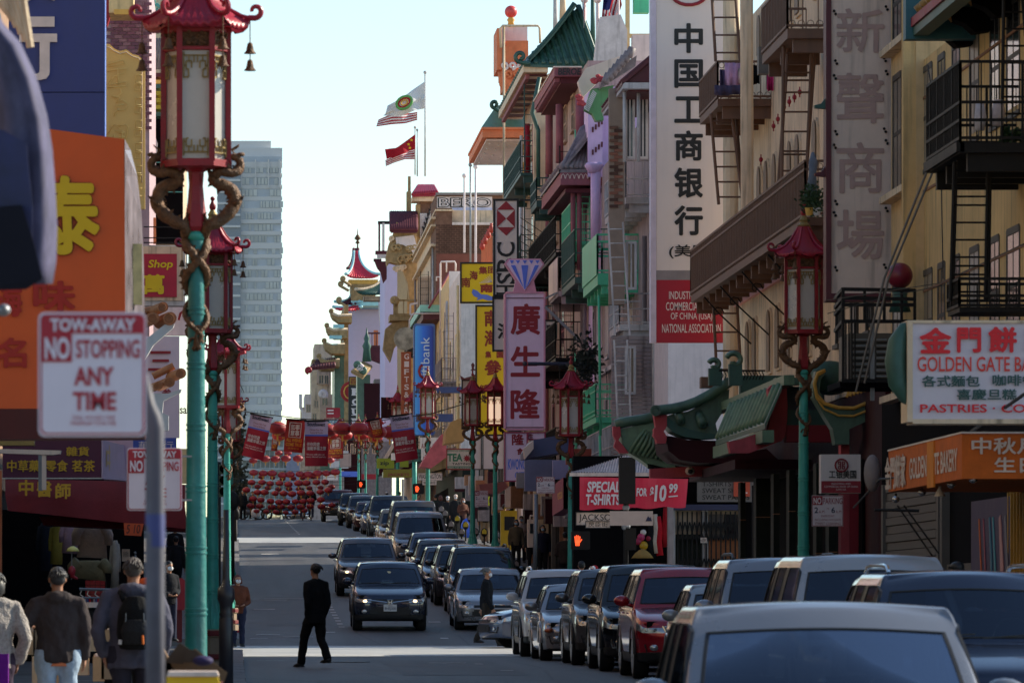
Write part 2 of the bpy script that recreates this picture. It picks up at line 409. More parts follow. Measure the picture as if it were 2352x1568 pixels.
# ---------------------------------------------------------------- cars
m_tyre=M('tyre rubber',(0.018,0.018,0.019),0.85,var=.15)
m_rim=M('alloy wheel',(0.42,0.42,0.43),0.3,metal=0.9,var=.1)
m_trim=M('black car trim',(0.012,0.012,0.013),0.5,var=.1)
m_chrome=M('chrome',(0.6,0.6,0.6),0.12,metal=1.0,var=0)
m_glass_c=M('car glass',(0.016,0.022,0.034),0.06,var=.25,vscale=1.5,spec=1.0,coat=1.0)
def glassmat():
 m=bpy.data.materials.new('car glass layer');m.use_nodes=True;t=m.node_tree;N=t.nodes;t.nodes.remove(N['Principled BSDF']);out=N['Material Output']
 tr=N.new('ShaderNodeBsdfTransparent');tr.inputs[0].default_value=(.20,.24,.27,1);gl=N.new('ShaderNodeBsdfGlossy');gl.inputs['Roughness'].default_value=.04;gl.inputs['Color'].default_value=(.66,.72,.86,1)
 lw=N.new('ShaderNodeLayerWeight');lw.inputs['Blend'].default_value=.22;mr=N.new('ShaderNodeMapRange');mr.inputs[3].default_value=.10;mr.inputs[4].default_value=.42
 mx=N.new('ShaderNodeMixShader');t.links.new(lw.outputs['Fresnel'],mr.inputs[0]);t.links.new(mr.outputs[0],mx.inputs[0]);t.links.new(tr.outputs[0],mx.inputs[1]);t.links.new(gl.outputs[0],mx.inputs[2]);t.links.new(mx.outputs[0],out.inputs[0]);return m
m_cglass=glassmat();m_seat=M('car seat cloth',(.03,.03,.033),.8)
m_lens=M('headlight lens',(0.6,0.6,0.6),0.1,var=.6,vscale=9,metal=.6,coat=1.0)
m_lens_on=M('lit headlight',(1.0,0.74,0.42),0.2,var=0,emit=2.6)
m_amber=M('amber lens',rgb(190,90,40),0.2,var=.2,coat=1.0)
m_plate=M('licence plate white',(0.6,0.6,0.6),0.5,var=.1)
m_ink=M('dark blue ink',(0.01,0.015,0.06),0.6,var=0)
m_under=M('car underside',(0.008,0.008,0.008),0.9,var=0)
def paint(name,c,metal=0.55,rough=0.3):
 return M('car paint '+name,c,rough,metal=metal,var=.08,vscale=1.2,coat=1.0,spec=.5)
def lattice(xs,ys,zs,warp,matf,mats,skip=None,levels=2,bottom=True):
 """surface of a box lattice, bent by warp(), smoothed; returns {material index: mesh data (verts, faces)}"""
 idx={};vs=[];fs=[];mi=[]
 nx,ny,nz=len(xs)-1,len(ys)-1,len(zs)-1
 def V(i,j,k):
  if(i,j,k)not in idx:idx[(i,j,k)]=len(vs);vs.append(warp(xs[i],ys[j],zs[k],i,j,k))
  return idx[(i,j,k)]
 def face(side,a,b,c,d,i,j,k):
  if skip and skip(side,i,j,k):return
  fs.append((V(*a),V(*b),V(*c),V(*d)));mi.append(matf(side,i,j,k))
 for i in range(nx):
  for k in range(nz):
   face('F',(i,0,k),(i+1,0,k),(i+1,0,k+1),(i,0,k+1),i,0,k)
   face('B',(i,ny,k),(i,ny,k+1),(i+1,ny,k+1),(i+1,ny,k),i,ny,k)
  for j in range(ny):
   face('T',(i,j,nz),(i+1,j,nz),(i+1,j+1,nz),(i,j+1,nz),i,j,nz)
   if bottom:face('U',(i,j,0),(i,j+1,0),(i+1,j+1,0),(i+1,j,0),i,j,0)
 for j in range(ny):
  for k in range(nz):
   face('L',(0,j,k),(0,j,k+1),(0,j+1,k+1),(0,j+1,k),0,j,k)
   face('R',(nx,j,k),(nx,j+1,k),(nx,j+1,k+1),(nx,j,k+1),nx,j,k)
 me=bpy.data.meshes.new('cage');me.from_pydata(vs,[],fs)
 for m in mats:me.materials.append(m)
 me.polygons.foreach_set('material_index',mi)
 r=evaluated(me,[('SUBSURF',{'levels':levels,'render_levels':levels,'boundary_smooth':'PRESERVE_CORNERS'})])
 out={}
 for p in r.polygons:
  d=out.setdefault(p.material_index,({},[],[]))
  f=[]
  for v in p.vertices:
   if v not in d[0]:d[0][v]=len(d[1]);d[1].append(r.vertices[v].co.copy())
   f.append(d[0][v])
  d[2].append(tuple(f))
 bpy.data.meshes.remove(me);bpy.data.meshes.remove(r)
 return{k:(v[1],v[2])for k,v in out.items()}
def car(label,loc,group='cars along the street',col=m_chrome,L=4.5,Wd=1.82,H=1.66,hood=1.02,belt=1.05,cowl=1.15,wtop=1.9,rtop=3.95,rbase=4.4,ride=.22,wr=.345,yaw=0.0,grille='bars',head='slim',lights=False,roof_rails=False,trunk=False,fog=True,chrome=False,plate='',cat='car',two_wipers=True,name='parked_car',badge=None,roofmat=None,rims=5,amber=False,dark_lower=False,pitch=0.0,top_in=.21):
 root=thing(name,label,cat,loc,group)
 hw=Wd/2;O=Vector(loc);rot=Matrix.Rotation(R(yaw),3,'Z')@Matrix.Rotation(pitch,3,'X')
 def put(nm,mb,mats,parent=root,smooth=True,lab=None):
  mb.v=[O+rot@v for v in mb.v]
  o=mb.build(nm,mats,parent,smooth)
  if lab:o['label']=lab
  return o
 fa,ra=.82,L-.95
 ys=[0,.12,fa-wr-.06,fa-.12,fa+.12,fa+wr+.06,lerp(fa,ra,.36),lerp(fa,ra,.62),ra-wr-.06,ra-.12,ra+.12,ra+wr+.06,L-.1,L]
 zs=[ride,ride+.16,wr*1.62+.02,hood-.28,hood-.10,hood]
 xs=[-1,-.86,-.55,-.2,.2,.55,.86,1]
 def warp(x,y,z,i,j,k):
  wf=1.0
  if y<.7:wf=lerp(.86,1.0,(y/.7)**.5)
  if y>L-.6:wf=lerp(.88,1.0,((L-y)/.6)**.5)
  zt=z
  top=hood
  if y<cowl:top=lerp(hood-.30,hood,min(1,(y+.02)/cowl)**.62)
  elif y<L-.2:top=lerp(hood,belt,min(1,(y-cowl)/.5))
  else:top=belt-.02
  if trunk and y>rbase-.1:top=belt
  if k>=3:zt=lerp(z,z-hood+top,(k-2)/3)
  if k==0:zt+=.05*(abs(y-L/2)/(L/2))**3
  tum=1.0
  if k==0:tum=.955
  if k==1:tum=.985
  if k>=4:tum=.985 if k==4 else.94
  if abs(x)>.9:X=x*hw*wf*tum
  else:X=x*hw*(wf*.5+.5)*(tum*.5+.5)
  Y=y
  if j==0:
   Y=.22*abs(x)**3.2+(.045 if k>=4 else 0)+(.03 if k==0 else 0)+(.05 if k==5 else 0)
  if j==1:Y=y+.13*abs(x)**3
  if j==len(ys)-1:Y=L-.1*abs(x)**3-(.08 if k>3 else 0)
  if k==5 and abs(x)<.9:zt+=.035*(1-x*x)
  return(X,Y,zt)
 def skip(side,i,j,k):return side in 'LR' and k<=1 and j in(2,3,4,8,9,10)or(side in 'LR' and k==0 and j in(2,3,4,8,9,10))
 def matf(side,i,j,k):
  if side=='U':return 1
  if k==0 and side in 'FBLR':return 1 if dark_lower else 0
  if side=='F':
   if k==3 and i in(0,6):return 2
   if k==3 and i in(1,5)and head=='wide':return 2
   if k==3 and i in(2,3,4):return 3
   if k==3 and i in(1,5):return 2 if head=='slim' else 0
   if k==1 and i in(2,3,4):return 3
  if side in 'LR' and k==3 and j in(0,1)and head!='flat':return 2
  return 0
 g=lattice(xs,ys,zs,warp,matf,[col,m_trim,m_lens,m_trim],skip,levels=2)
 names={0:('body',col),1:('lower_trim',m_trim),2:('headlight',m_lens),3:('grille',m_trim)}
 body=None
 for k in sorted(g):
  b=MB();b.add(*g[k])
  if k==2:
   for s_ in(-1,1):
    pick=[f for f in b.f if(b.v[f[0]].x>0)==(s_>0)]
    bb=MB();bb.add([v.copy()for v in b.v],pick)
    used=sorted({i for f in pick for i in f});mp={u:n for n,u in enumerate(used)}
    bb=MB();bb.add([b.v[u].copy()for u in used],[tuple(mp[i]for i in f)for f in pick])
    hl=put('headlight',bb,m_lens,smooth='all')
  else:
   o=put(names[k][0],b,names[k][1],smooth='all')
   if k==0:body=o
 gy=[cowl-.05,lerp(cowl,wtop,.5),wtop,lerp(wtop,rtop,.38),lerp(wtop,rtop,.41),lerp(wtop,rtop,.80),lerp(wtop,rtop,.83),rtop,rbase]
 gz_=[belt-.12,belt-.06,H-.035,H]
 gx=[-1,-.96,-.45,0,.45,.96,1]
 def gwarp(x,y,z,i,j,k):
  t=max(0,(z-belt)/(H-belt))
  w=lerp(hw*.965,hw*(1-top_in)*.97,t)
  if j==0:Y=lerp(cowl-.1,wtop-.12,t)+.12*x*x*(1-.4*t)
  elif j==1:Y=lerp(lerp(cowl,wtop,.35),wtop-.02,t)
  elif j==8:Y=lerp(rbase,rtop+.05,t)-.08*x*x
  elif j==7:Y=lerp(lerp(rtop,rbase,.6),rtop-.12,t)
  else:Y=y
  zz=z
  if k==3:
   zz=H-.035*(abs(x)**2)
   if j==0:zz-=.03+.03*x*x
   if j==1:zz-=.015
   if j>=7:zz-=.05
   w*=.93
  if k==2 and j in(0,):zz-=.032+.035*x*x
  return(x*w,Y,zz)
 def gmat(side,i,j,k):
  if side=='F':return 1 if(k==1 and 1<=i<=4)else 0
  if side=='B':return 1 if(k==1 and 1<=i<=4)else 0
  if side in 'LR' and k==1:return 2 if j in(1,2,4,6)else(3 if j in(3,5)else(2 if j==0 else 0))
  if side=='T':return 4
  return 0
 g=lattice(gx,gy,gz_,gwarp,gmat,[col]*5,None,levels=2,bottom=False)
 for k,(nm,mt)in{0:('pillar',col),1:('windshield',m_cglass),2:('side_window',m_cglass),3:('pillar',m_trim),4:('roof',roofmat or col)}.items():
  if k not in g:continue
  if k in(1,2):
   vs,fs=g[k]
   grp={}
   for f in fs:
    c=vs[f[0]]
    key=('b' if c.y>L/2 else 'f')if k==1 else('l' if c.x<0 else 'r')
    grp.setdefault(key,[]).append(f)
   for key,ff in grp.items():
    used=sorted({i for f in ff for i in f});mp={u:n for n,u in enumerate(used)}
    bb=MB();bb.add([vs[u].copy()for u in used],[tuple(mp[i]for i in f)for f in ff])
    eg={}
    for f in bb.f:
     for q in range(len(f)):e_=tuple(sorted((f[q],f[(q+1)%len(f)])));eg[e_]=eg.get(e_,0)+1
    sl_=MB()
    for e_,c_ in eg.items():
     if c_==1:sl_.bar(bb.v[e_[0]],bb.v[e_[1]],.022,.012)
    w_=put(nm if key!='b' else 'rear_window',bb,mt,smooth='all');put('window_seal',sl_,m_trim,w_,False)
  else:
   b=MB();b.add(*g[k]);put(nm,b,mt,smooth='all')
 b=MB();b.box(-hw*.82,hw*.82,cowl-.02,cowl+.45,belt-.2,belt-.06);put('dashboard',b,m_seat,smooth=False)
 for s_ in(-1,1):
  for yy in(cowl+1.15,cowl+2.0):
   b=MB();b.box(s_*.40-.24,s_*.40+.24,yy,yy+.14,belt-.5,belt+.14+(H-1.45)*.5);b.box(s_*.40-.12,s_*.40+.12,yy,yy+.1,belt+.17+(H-1.45)*.5,belt+.34+(H-1.45)*.4);put('seat',b,m_seat,smooth=False)
 b=MB();b.tube([(.38+.18*math.cos(a),cowl+.5+.06*math.sin(a),belt+.02+.16*math.sin(a))for a in[i*.6283 for i in range(11)]],.014,6);put('steering_wheel',b,m_trim)
 for y in(fa,ra):
  for s_ in(-1,1):
   x1=s_*(hw-.015);x0=s_*(hw-.24)
   b=MB();prof=[(wr-.09,0),(wr-.02,.0),(wr,.03),(wr,.19),(wr-.02,.225),(wr-.09,.225)]
   o0=len(b.v);b.lathe([(r,z)for r,z in prof],n=28)
   b.v=[Vector((x1-s_*v.z,y+v.x,wr+v.y))for v in b.v]
   wheel=put('tyre',b,m_tyre)
   b=MB();b.lathe([(wr-.085,.0),(wr-.10,.05),(.03,.06)],n=28);b.v=[Vector((x1-s_*v.z,y+v.x,wr+v.y))for v in b.v]
   put('rim_well',b,m_trim,wheel)
   b=MB();b.lathe([(wr-.092,-.006),(wr-.078,-.006),(wr-.078,.02),(wr-.092,.02)],n=28);b.lathe([(.0,-.012),(.055,-.012),(.06,.03)],n=12)
   for q in range(rims):
    a=2*math.pi*q/rims
    for da in(-.14,.14):
     b.bar((math.cos(a)*.05,math.sin(a)*.05,.005),(math.cos(a+da)*(wr-.085),math.sin(a+da)*(wr-.085),.002),.028,.02)
   b.v=[Vector((x1-s_*v.z,y+v.x,wr+v.y))for v in b.v];put('rim',b,m_rim,wheel)
   b=MB();n=14;pts=[]
   for q in range(n+1):
    a=math.pi*q/n;pts.append((s_*(hw-.015),y+math.cos(a)*(wr+.065),wr+.01+math.sin(a)*(wr+.055)))
   b.tube(pts,.028,6);put('wheel_arch',b,m_trim if dark_lower or not trunk else col)
 b=MB();b.box(-hw*.8,hw*.8,.2,L-.2,ride+.02,hood-.2)
 for y in(fa,ra):b.box(-hw*.9,hw*.9,y-wr*.9,y+wr*.9,ride+.02,wr*2+.0)
 put('underbody',b,m_under,smooth=False)
 for s_ in(-1,1):
  b=MB();c=Vector((s_*(hw+.1),cowl+.42,belt+.06));b.ball(c,.125,.075,.085,12,8)
  b.tube([c+Vector((-s_*.06,.02,-.04)),(s_*(hw-.08),cowl+.45,belt-.02)],[.035,.03],6)
  mr=put('side_mirror',b,col,smooth='all')
  b=MB();b.ball(c+Vector((0,.035,0)),.105,.05,.068,10,6);put('mirror_glass',b,m_glass_c,mr)
 zg=hood-.34;zl=lerp(zs[1],zs[2],.5)
 b=MB()
 nb=3 if grille=='bars' else 0
 for q in range(nb):b.bar((-hw*.5,.045,zg-.05+q*.045),(hw*.5,.045,zg-.05+q*.045),.016,.016)
 if grille=='slats':
  for q in range(9):b.bar((-hw*.42+q*hw*.105,.04,zg-.09),(-hw*.42+q*hw*.105,.04,zg+.06),.014,.014)
 if grille=='kidney':
  for s_ in(-1,1):b.tube([(s_*.03,.03,zg-.09),(s_*.27,.05,zg-.08),(s_*.28,.06,zg+.05),(s_*.03,.03,zg+.06),(s_*.03,.03,zg-.09)],.012,6)
 if grille=='wing':b.tube([(-hw*.62,.10,zg+.02),(-.2,.03,zg-.02),(0,.015,zg-.05),(.2,.03,zg-.02),(hw*.62,.10,zg+.02)],.024,6)
 if grille=='shield':b.tube([(-hw*.55,.09,zg+.07),(-hw*.48,.05,zg-.06),(-.16,.02,zg-.12),(.16,.02,zg-.12),(hw*.48,.05,zg-.06),(hw*.55,.09,zg+.07)],.018,6)
 if b.v:put('grille_bar',b,m_chrome)
 b=MB();b.box(-hw*.55,hw*.55,.02,.05,ride+.2,ride+.30);
 put('lower_intake',b,m_trim,smooth=False)
 if fog:
  for s_ in(-1,1):
   c=(s_*hw*.68,.10,ride+.25);b=MB();b.ball(c,.075,.03,.05,10,6);fl_=put('fog_lamp',b,m_lens if not chrome else m_chrome)
   b=MB();b.tube([(s_*hw*.52,.05,ride+.18),(s_*hw*.80,.14,ride+.17),(s_*hw*.84,.16,ride+.3)],.013 if not chrome else.02,5);put('fog_lamp_trim',b,m_trim if not chrome else m_chrome)
 for s_ in(-1,1):
  hx=s_*hw*(.66 if head!='wide' else.6)
  if lights:
   b=MB();b.ball((hx,.115,zg),.06,.04,.036,12,8);put('bulb',b,m_lens_on)
  else:
   b=MB();b.ball((hx,.135,zg+.0),.042,.03,.036,10,7);put('projector',b,m_glass_c)
   b=MB();b.ball((s_*hw*.8,.205,zg+.005),.03,.03,.028,10,7);put('projector',b,m_chrome)
  if amber:
   b=MB();b.ball((s_*hw*.84,.16,zg-.0),.09,.09,.05,10,7);put('indicator',b,m_amber)
 if plate:
  b=MB();b.box(-.155,.155,-.03,-.02,ride+.26,ride+.42);pl_=put('licence_plate',b,m_plate,smooth=False)
  pm=glyphs(plate,0.0);b=MB();b.add([Vector((lerp(-.13,.13,a),-.034,lerp(ride+.28,ride+.36,c)))for a,c,*_ in pm[0]],pm[1]);put('plate_lettering',b,m_ink,pl_)
  pm=glyphs('California',0.0);b=MB();b.add([Vector((lerp(-.05,.05,a),-.034,lerp(ride+.38,ride+.41,c)))for a,c,*_ in pm[0]],pm[1]);put('plate_lettering',b,m_redband,pl_)
 if badge=='H':
  b=MB();zz=zg-.02
  b.tube([(-.07,.0,zz+.055),(-.05,-.003,zz-.05),(.05,-.003,zz-.05),(.07,0,zz+.055),(-.07,0,zz+.055)],.008,6)
  b.bar((-.035,-.01,zz+.045),(-.025,-.01,zz-.045),.016);b.bar((.035,-.01,zz+.045),(.025,-.01,zz-.045),.016);b.bar((-.03,-.01,zz),(.03,-.01,zz),.014)
  put('badge',b,m_chrome)
 elif badge=='ring':
  b=MB();b.ball((0,.01,zg+.0),.065,.02,.05,12,6);put('badge',b,m_chrome)
 if roof_rails:
  for s_ in(-1,1):
   xx=s_*hw*(1-top_in)*.86;pts=[(xx,wtop+.15,H-.03),(xx,wtop+.3,H+.025),(xx,wtop+.5,H+.035),(xx,rtop-.5,H+.03),(xx,rtop-.3,H+.02),(xx,rtop-.15,H-.03)]
   b=MB();b.tube(pts,.02,7);put('roof_rail',b,m_trim if roof_rails!='silver' else m_chrome)
 b=MB()
 for x0,x1 in((-.55,.0),(.05,.55)):b.bar((x0,cowl-.06,belt+.02),(x1,cowl+.02,belt+.055),.012,.012)
 put('wiper',b,m_trim)
 for s_ in(-1,1):
  for yy in(lerp(fa,ra,.60),lerp(fa,ra,.95)):
   b=MB();b.tube([(s_*(hw+.004),yy-.1,belt-.12),(s_*(hw+.03),yy-.08,belt-.12),(s_*(hw+.03),yy+.06,belt-.12),(s_*(hw+.004),yy+.08,belt-.12)],.011,5);put('door_handle',b,m_chrome if chrome else col)
 b=MB();b.bar((0,wtop-.1,H-.12),(0,wtop-.16,H-.2),.02);b.obox((0,wtop-.17,H-.2),.2,.02,.05)
 put('rear_view_mirror',b,m_trim)
 return root
SUV=dict(L=4.55,Wd=1.84,H=1.68,hood=1.06,belt=1.10,cowl=1.12,wtop=1.85,rtop=3.9,rbase=4.45,ride=.22,wr=.36,dark_lower=True)
SEDAN=dict(L=4.75,Wd=1.82,H=1.45,hood=.90,belt=.93,cowl=1.25,wtop=2.05,rtop=3.35,rbase=4.1,ride=.16,wr=.32,trunk=True)
VAN=dict(L=5.0,Wd=1.95,H=1.82,hood=1.02,belt=1.08,cowl=.95,wtop=1.75,rtop=4.6,rbase=4.95,ride=.19,wr=.34)
TRUCK=dict(L=5.6,Wd=1.95,H=1.85,hood=1.22,belt=1.27,cowl=1.3,wtop=1.95,rtop=3.6,rbase=3.95,ride=.34,wr=.42,dark_lower=True)
# ---------------------------------------------------------------- people
m_skin=M('skin',rgb(176,124,96),0.55,var=.12,vscale=8)
m_hair_b=M('black hair',(0.012,0.010,0.010),0.5,var=.4,vscale=20,bump=.5)
m_hair_g=M('grey hair',(0.16,0.155,0.15),0.6,var=.5,vscale=30,bump=.6)
m_hair_br=M('reddish brown hair',rgb(96,48,38),0.5,var=.4,vscale=30,bump=.5)
m_mask=M('white face mask',(0.72,0.74,0.77),0.8,var=.05)
m_maskb=M('blue face mask',(0.28,0.42,0.52),0.8,var=.05)
m_shoe=M('dark shoe',(0.02,0.019,0.019),0.6)
def person(label,feet,h=1.7,yaw=0.0,pose='stand',top=None,legs=None,hair=None,mask=None,hat=None,group=None,long_hair=False,stride=0.0,arms='down',bag=None,scale_w=1.0,detail=False,shoe=None,hood=False,lean=0.0,bare_arms=False,seat=False,hand_pose=None,hem=.46):
 """feet: point on the ground between the feet; yaw 0 faces the camera"""
 root=thing('person',label,'person',feet,group)
 O=Vector(feet);rot=Matrix.Rotation(R(yaw),3,'Z')
 def put(nm,mb,mt,parent=root,vox=None,smooth='all',lab=None):
  mb.v=[O+rot@(v*h)for v in mb.v]
  if vox:
   me=mb.mesh('raw',mt,O)
   r=evaluated(me,[('REMESH',{'mode':'VOXEL','voxel_size':vox}),('SMOOTH',{'factor':.6,'iterations':3})])
   bpy.data.meshes.remove(me)
   for m in r.materials[:]:pass
   if not r.materials:r.materials.append(mt)
   if detail and nm in('jacket','trousers'):
    cs=[v.co.copy()for v in r.vertices];ns=[v.normal.copy()for v in r.vertices];fl=[]
    for q,n_ in zip(cs,ns):fl.extend(q+n_*.013*(noise.noise(Vector((q.x*9,q.y*9,q.z*5+q.x*6)))+.6*noise.noise(Vector((q.x*22,q.y*22,q.z*14)))))
    r.vertices.foreach_set('co',fl)
   r.polygons.foreach_set('use_smooth',[True]*len(r.polygons))
   return link(nm,r,parent)
  o=mb.build(nm,mt,parent,smooth)
  if lab:o['label']=lab
  return o
 vx=.014 if detail else.022
 w=scale_w
 ln=lean
 pel=Vector((0,0,.52));chest=Vector((0,-ln*.6,.72));nk=Vector((0,-ln*.9,.835));hd=Vector((0,-ln*1.2-.008,.93))
 if seat:pel=Vector((0,0,.26));chest+=Vector((0,-.03,-.27));nk+=Vector((0,-.05,-.27));hd+=Vector((0,-.07,-.27))
 J={}
 for s_,nm in((-1,'l'),(1,'r')):
  st=stride*s_
  hip=pel+Vector((s_*.052*w,0,0));kn=Vector((s_*.056,-st*.13-.012,.275+abs(st)*.01));an=Vector((s_*.058,-st*.22,.045))
  if stride and s_<0:kn=Vector((s_*.05,.03*stride,.27));an=Vector((s_*.05,.20*stride,.085))
  if seat:kn=Vector((s_*.09,-.2,.28));an=Vector((s_*.09,-.2,.045))
  sh=Vector((s_*.104*w,nk.y+.01,nk.z-.046))
  if arms=='close':el=sh+Vector((s_*.012,.03,-.175));wr_=el+Vector((-s_*.022,-.045,-.14))
  elif arms=='down':el=sh+Vector((s_*.035,.02+st*.05,-.175));wr_=el+Vector((s_*.004,-.035+st*.06,-.145))
  elif arms=='pocket':el=sh+Vector((s_*.05,.05,-.165));wr_=el+Vector((-s_*.03,-.06,-.13))
  elif arms=='front':el=sh+Vector((s_*.04,.02,-.17));wr_=el+Vector((-s_*.09,-.12,-.04))
  elif arms=='chest':el=sh+Vector((s_*.05,-.02,-.16));wr_=el+Vector((-s_*.10,-.12,.05))
  elif arms=='elbow':el=sh+Vector((s_*(.085 if s_>0 else.03),.0,-.15));wr_=el+Vector((-s_*.06,-.12,.02))if s_>0 else el+Vector((0,-.05,-.14))
  else:el=sh+Vector((s_*.03,-.04,-.16));wr_=el+Vector((0,-.13,-.02))
  J[nm]=(hip,kn,an,sh,el,wr_)
 b=MB()
 b.tube([pel-Vector((0,0,.04)),pel+Vector((0,0,.04)),pel.lerp(chest,.5),chest,nk-Vector((0,0,.03)),nk],[(.075*w,.055),(.082*w,.06),(.072*w,.052),(.088*w,.06),(.08*w,.045),(.035,.035)],12)
 b.tube([nk-Vector((0,0,.02)),nk+Vector((0,0,.03)),hd-Vector((0,0,.02))],[.034,.030,.033],10)
 b.ball(hd+Vector((0,.006,.012)),.044,.053,.056,14,10);b.ball(hd+Vector((0,-.014,-.028)),.034,.036,.034,12,8)
 b.ball(hd+Vector((0,-.052,-.004)),.009,.012,.014,8,6)
 for s_ in(-1,1):b.ball(hd+Vector((s_*.045,.006,.0)),.006,.012,.017,8,6)
 for nm,s_ in(('l',-1),('r',1)):
  hip,kn,an,sh,el,wr_=J[nm]
  b.tube([hip,hip.lerp(kn,.5),kn,kn.lerp(an,.35),an],[.052,.045,.034,.034,.022],10)
  b.tube([an,an+Vector((0,-.04,-.025)),an+Vector((0,-.09,-.035))],[.024,.022,.015],8)
  b.tube([sh,sh.lerp(el,.5),el,el.lerp(wr_,.4),wr_],[.032,.028,.023,.022,.015],9)
  d=(wr_-el).normalized();side=d.cross(Vector((0,1,0)));
  side=side.normalized()if side.length>.1 else Vector((1,0,0))
  up=side.cross(d).normalized();p=wr_+d*.028
  b.tube([wr_-d*.005,p,p+d*.022],[(.014,.014),(.024,.013),(.024,.011)],8,flat=up)
  for q in range(4):
   o_=up*(q-1.5)*.0115;lnf=(.036,.042,.039,.030)[q]
   b.tube([p+d*.014+o_,p+d*(.02+lnf*.5)+o_-side*.003*s_,p+d*(.02+lnf*.9)+o_*.8-side*.014*s_],[.0068,.006,.0045],6)
  b.tube([wr_+d*.01+up*.012,wr_+d*.03+up*.032,wr_+d*.052+up*.034],[.008,.007,.005],6)
 put('body',b,m_skin,vox=(.008 if detail else.013)if h>0 else None)
 b=MB()
 for nm in 'lr':
  hip,kn,an,*_=J[nm]
  b.tube([hip+Vector((0,0,.03)),hip-Vector((0,0,.04)),hip.lerp(kn,.5),kn,kn.lerp(an,.5),an+Vector((0,0,-.012))],[(.056*w,.062),(.06*w,.066),(.052,.056),(.043,.046),(.040,.043),(.036,.04)],12)
 b.tube([pel-Vector((0,0,.035)),pel+Vector((0,0,.05))],[(.098*w,.066),(.092*w,.063)],12)
 put('trousers',b,legs or cloth('black',(.012,.012,.014)),vox=vx)
 for nm in 'lr':
  an=J[nm][2];b=MB();b.tube([an+Vector((0,.028,-.016)),an+Vector((0,0,-.012)),an+Vector((0,-.05,-.024)),an+Vector((0,-.10,-.03))],[(.022,.02),(.028,.028),(.028,.02),(.02,.012)],9)
  b.tube([an+Vector((0,.03,-.038)),an+Vector((0,-.11,-.038))],[(.026,.006),(.024,.006)],8)
  put('shoe',b,shoe or m_shoe)
 b=MB()
 hz=hem+(pel.z-.52)
 b.tube([Vector((0,pel.y+.002,hz)),pel+Vector((0,0,.03)),pel.lerp(chest,.45),chest,nk-Vector((0,0,.045)),nk-Vector((0,0,.005)),nk+Vector((0,0,.012))],[(.108*w,.078),(.104*w,.078),(.098*w,.076),(.112*w,.083),(.105*w,.068),(.066,.052),(.044,.046)],16)
 for nm in 'lr':
  hip,kn,an,sh,el,wr_=J[nm]
  cen=Vector((0,sh.y,sh.z+.028))
  end=wr_ if not bare_arms else el.lerp(sh,.1)
  pts=[cen,sh+Vector((0,0,.004)),sh.lerp(el,.5),el,el.lerp(end,.5),end]if not bare_arms else[cen,sh,sh.lerp(el,.5),end]
  b.tube(pts,[.05,.047,.043,.038,.034,.027][:len(pts)],11)
 if hood:b.ball(nk+Vector((0,.045,.0)),.07,.045,.04,12,8);b.tube([nk+Vector((math.cos(a)*.06,math.sin(a)*.055+.008,.008-.01*math.sin(a)))for a in[i*.6283 for i in range(11)]],.018,8)
 put('jacket',b,top or cloth('charcoal',(.02,.02,.022)),vox=vx)
 if hat:
  b=MB();b.ball(hd+Vector((0,.006,.03)),.05,.058,.04,14,8);b.poly([hd+Vector((math.cos(a)*.045,-.03-math.sin(a)*.055,.028-.012*math.sin(a)))for a in[math.pi*i/8 for i in range(9)]],(0,0,.006))
  put('cap',b,hat)
  b=MB();b.ball(hd+Vector((0,.02,.0)),.047,.045,.04,12,8);put('hair',b,hair or m_hair_b)
 else:
  b=MB();rr=random.Random(int(abs(feet[0]*977)))
  b.ball(hd+Vector((0,.014,.028)),.0475,.055,.047,16,10);b.ball(hd+Vector((0,.026,.008)),.044,.040,.040,14,8)
  if long_hair:b.ball(hd+Vector((0,.028,-.02)),.058,.042,.062,14,8);b.tube([hd+Vector((-.045,.01,.01)),hd+Vector((-.05,.0,-.055))],[.02,.014],7);b.tube([hd+Vector((.045,.01,.01)),hd+Vector((.05,0,-.055))],[.02,.014],7)
  for q in range(150 if detail else 12):
   a=rr.uniform(0,6.28);e=rr.uniform(.1,1.4);d=Vector((math.cos(a)*math.cos(e),math.sin(a)*math.cos(e)*1.1+.25,math.sin(e)))
   p0=hd+Vector((0,.012,.022))+Vector((d.x*.047,d.y*.053,d.z*.047));t_=Vector((d.x*.3,d.y*.5+.35,-1)).normalized();b.tube([p0,p0+t_*.016+d*.003,p0+t_*.032+d*rr.uniform(-.001,.006)],[.0045,.004,.0012],4)
  put('hair',b,hair or m_hair_b)
 for s_ in(-1,1):
  b=MB();b.ball(hd+Vector((s_*.018,-.043,.006)),.007,.004,.004,8,5);put('eye',b,m_hair_b)
 if mask:
  b=MB();b.ball(hd+Vector((0,-.030,-.022)),.036,.031,.032,14,9)
  for s_ in(-1,1):b.tube([hd+Vector((s_*.03,-.03,-.01)),hd+Vector((s_*.046,.0,.004))],.002,4)
  put('face_mask',b,mask)
 else:
  b=MB();b.tube([hd+Vector((-.014,-.047,-.034)),hd+Vector((0,-.051,-.035)),hd+Vector((.014,-.047,-.034))],[.002,.004,.002],6);put('mouth',b,M('lips',rgb(140,80,72),.5))
 return root
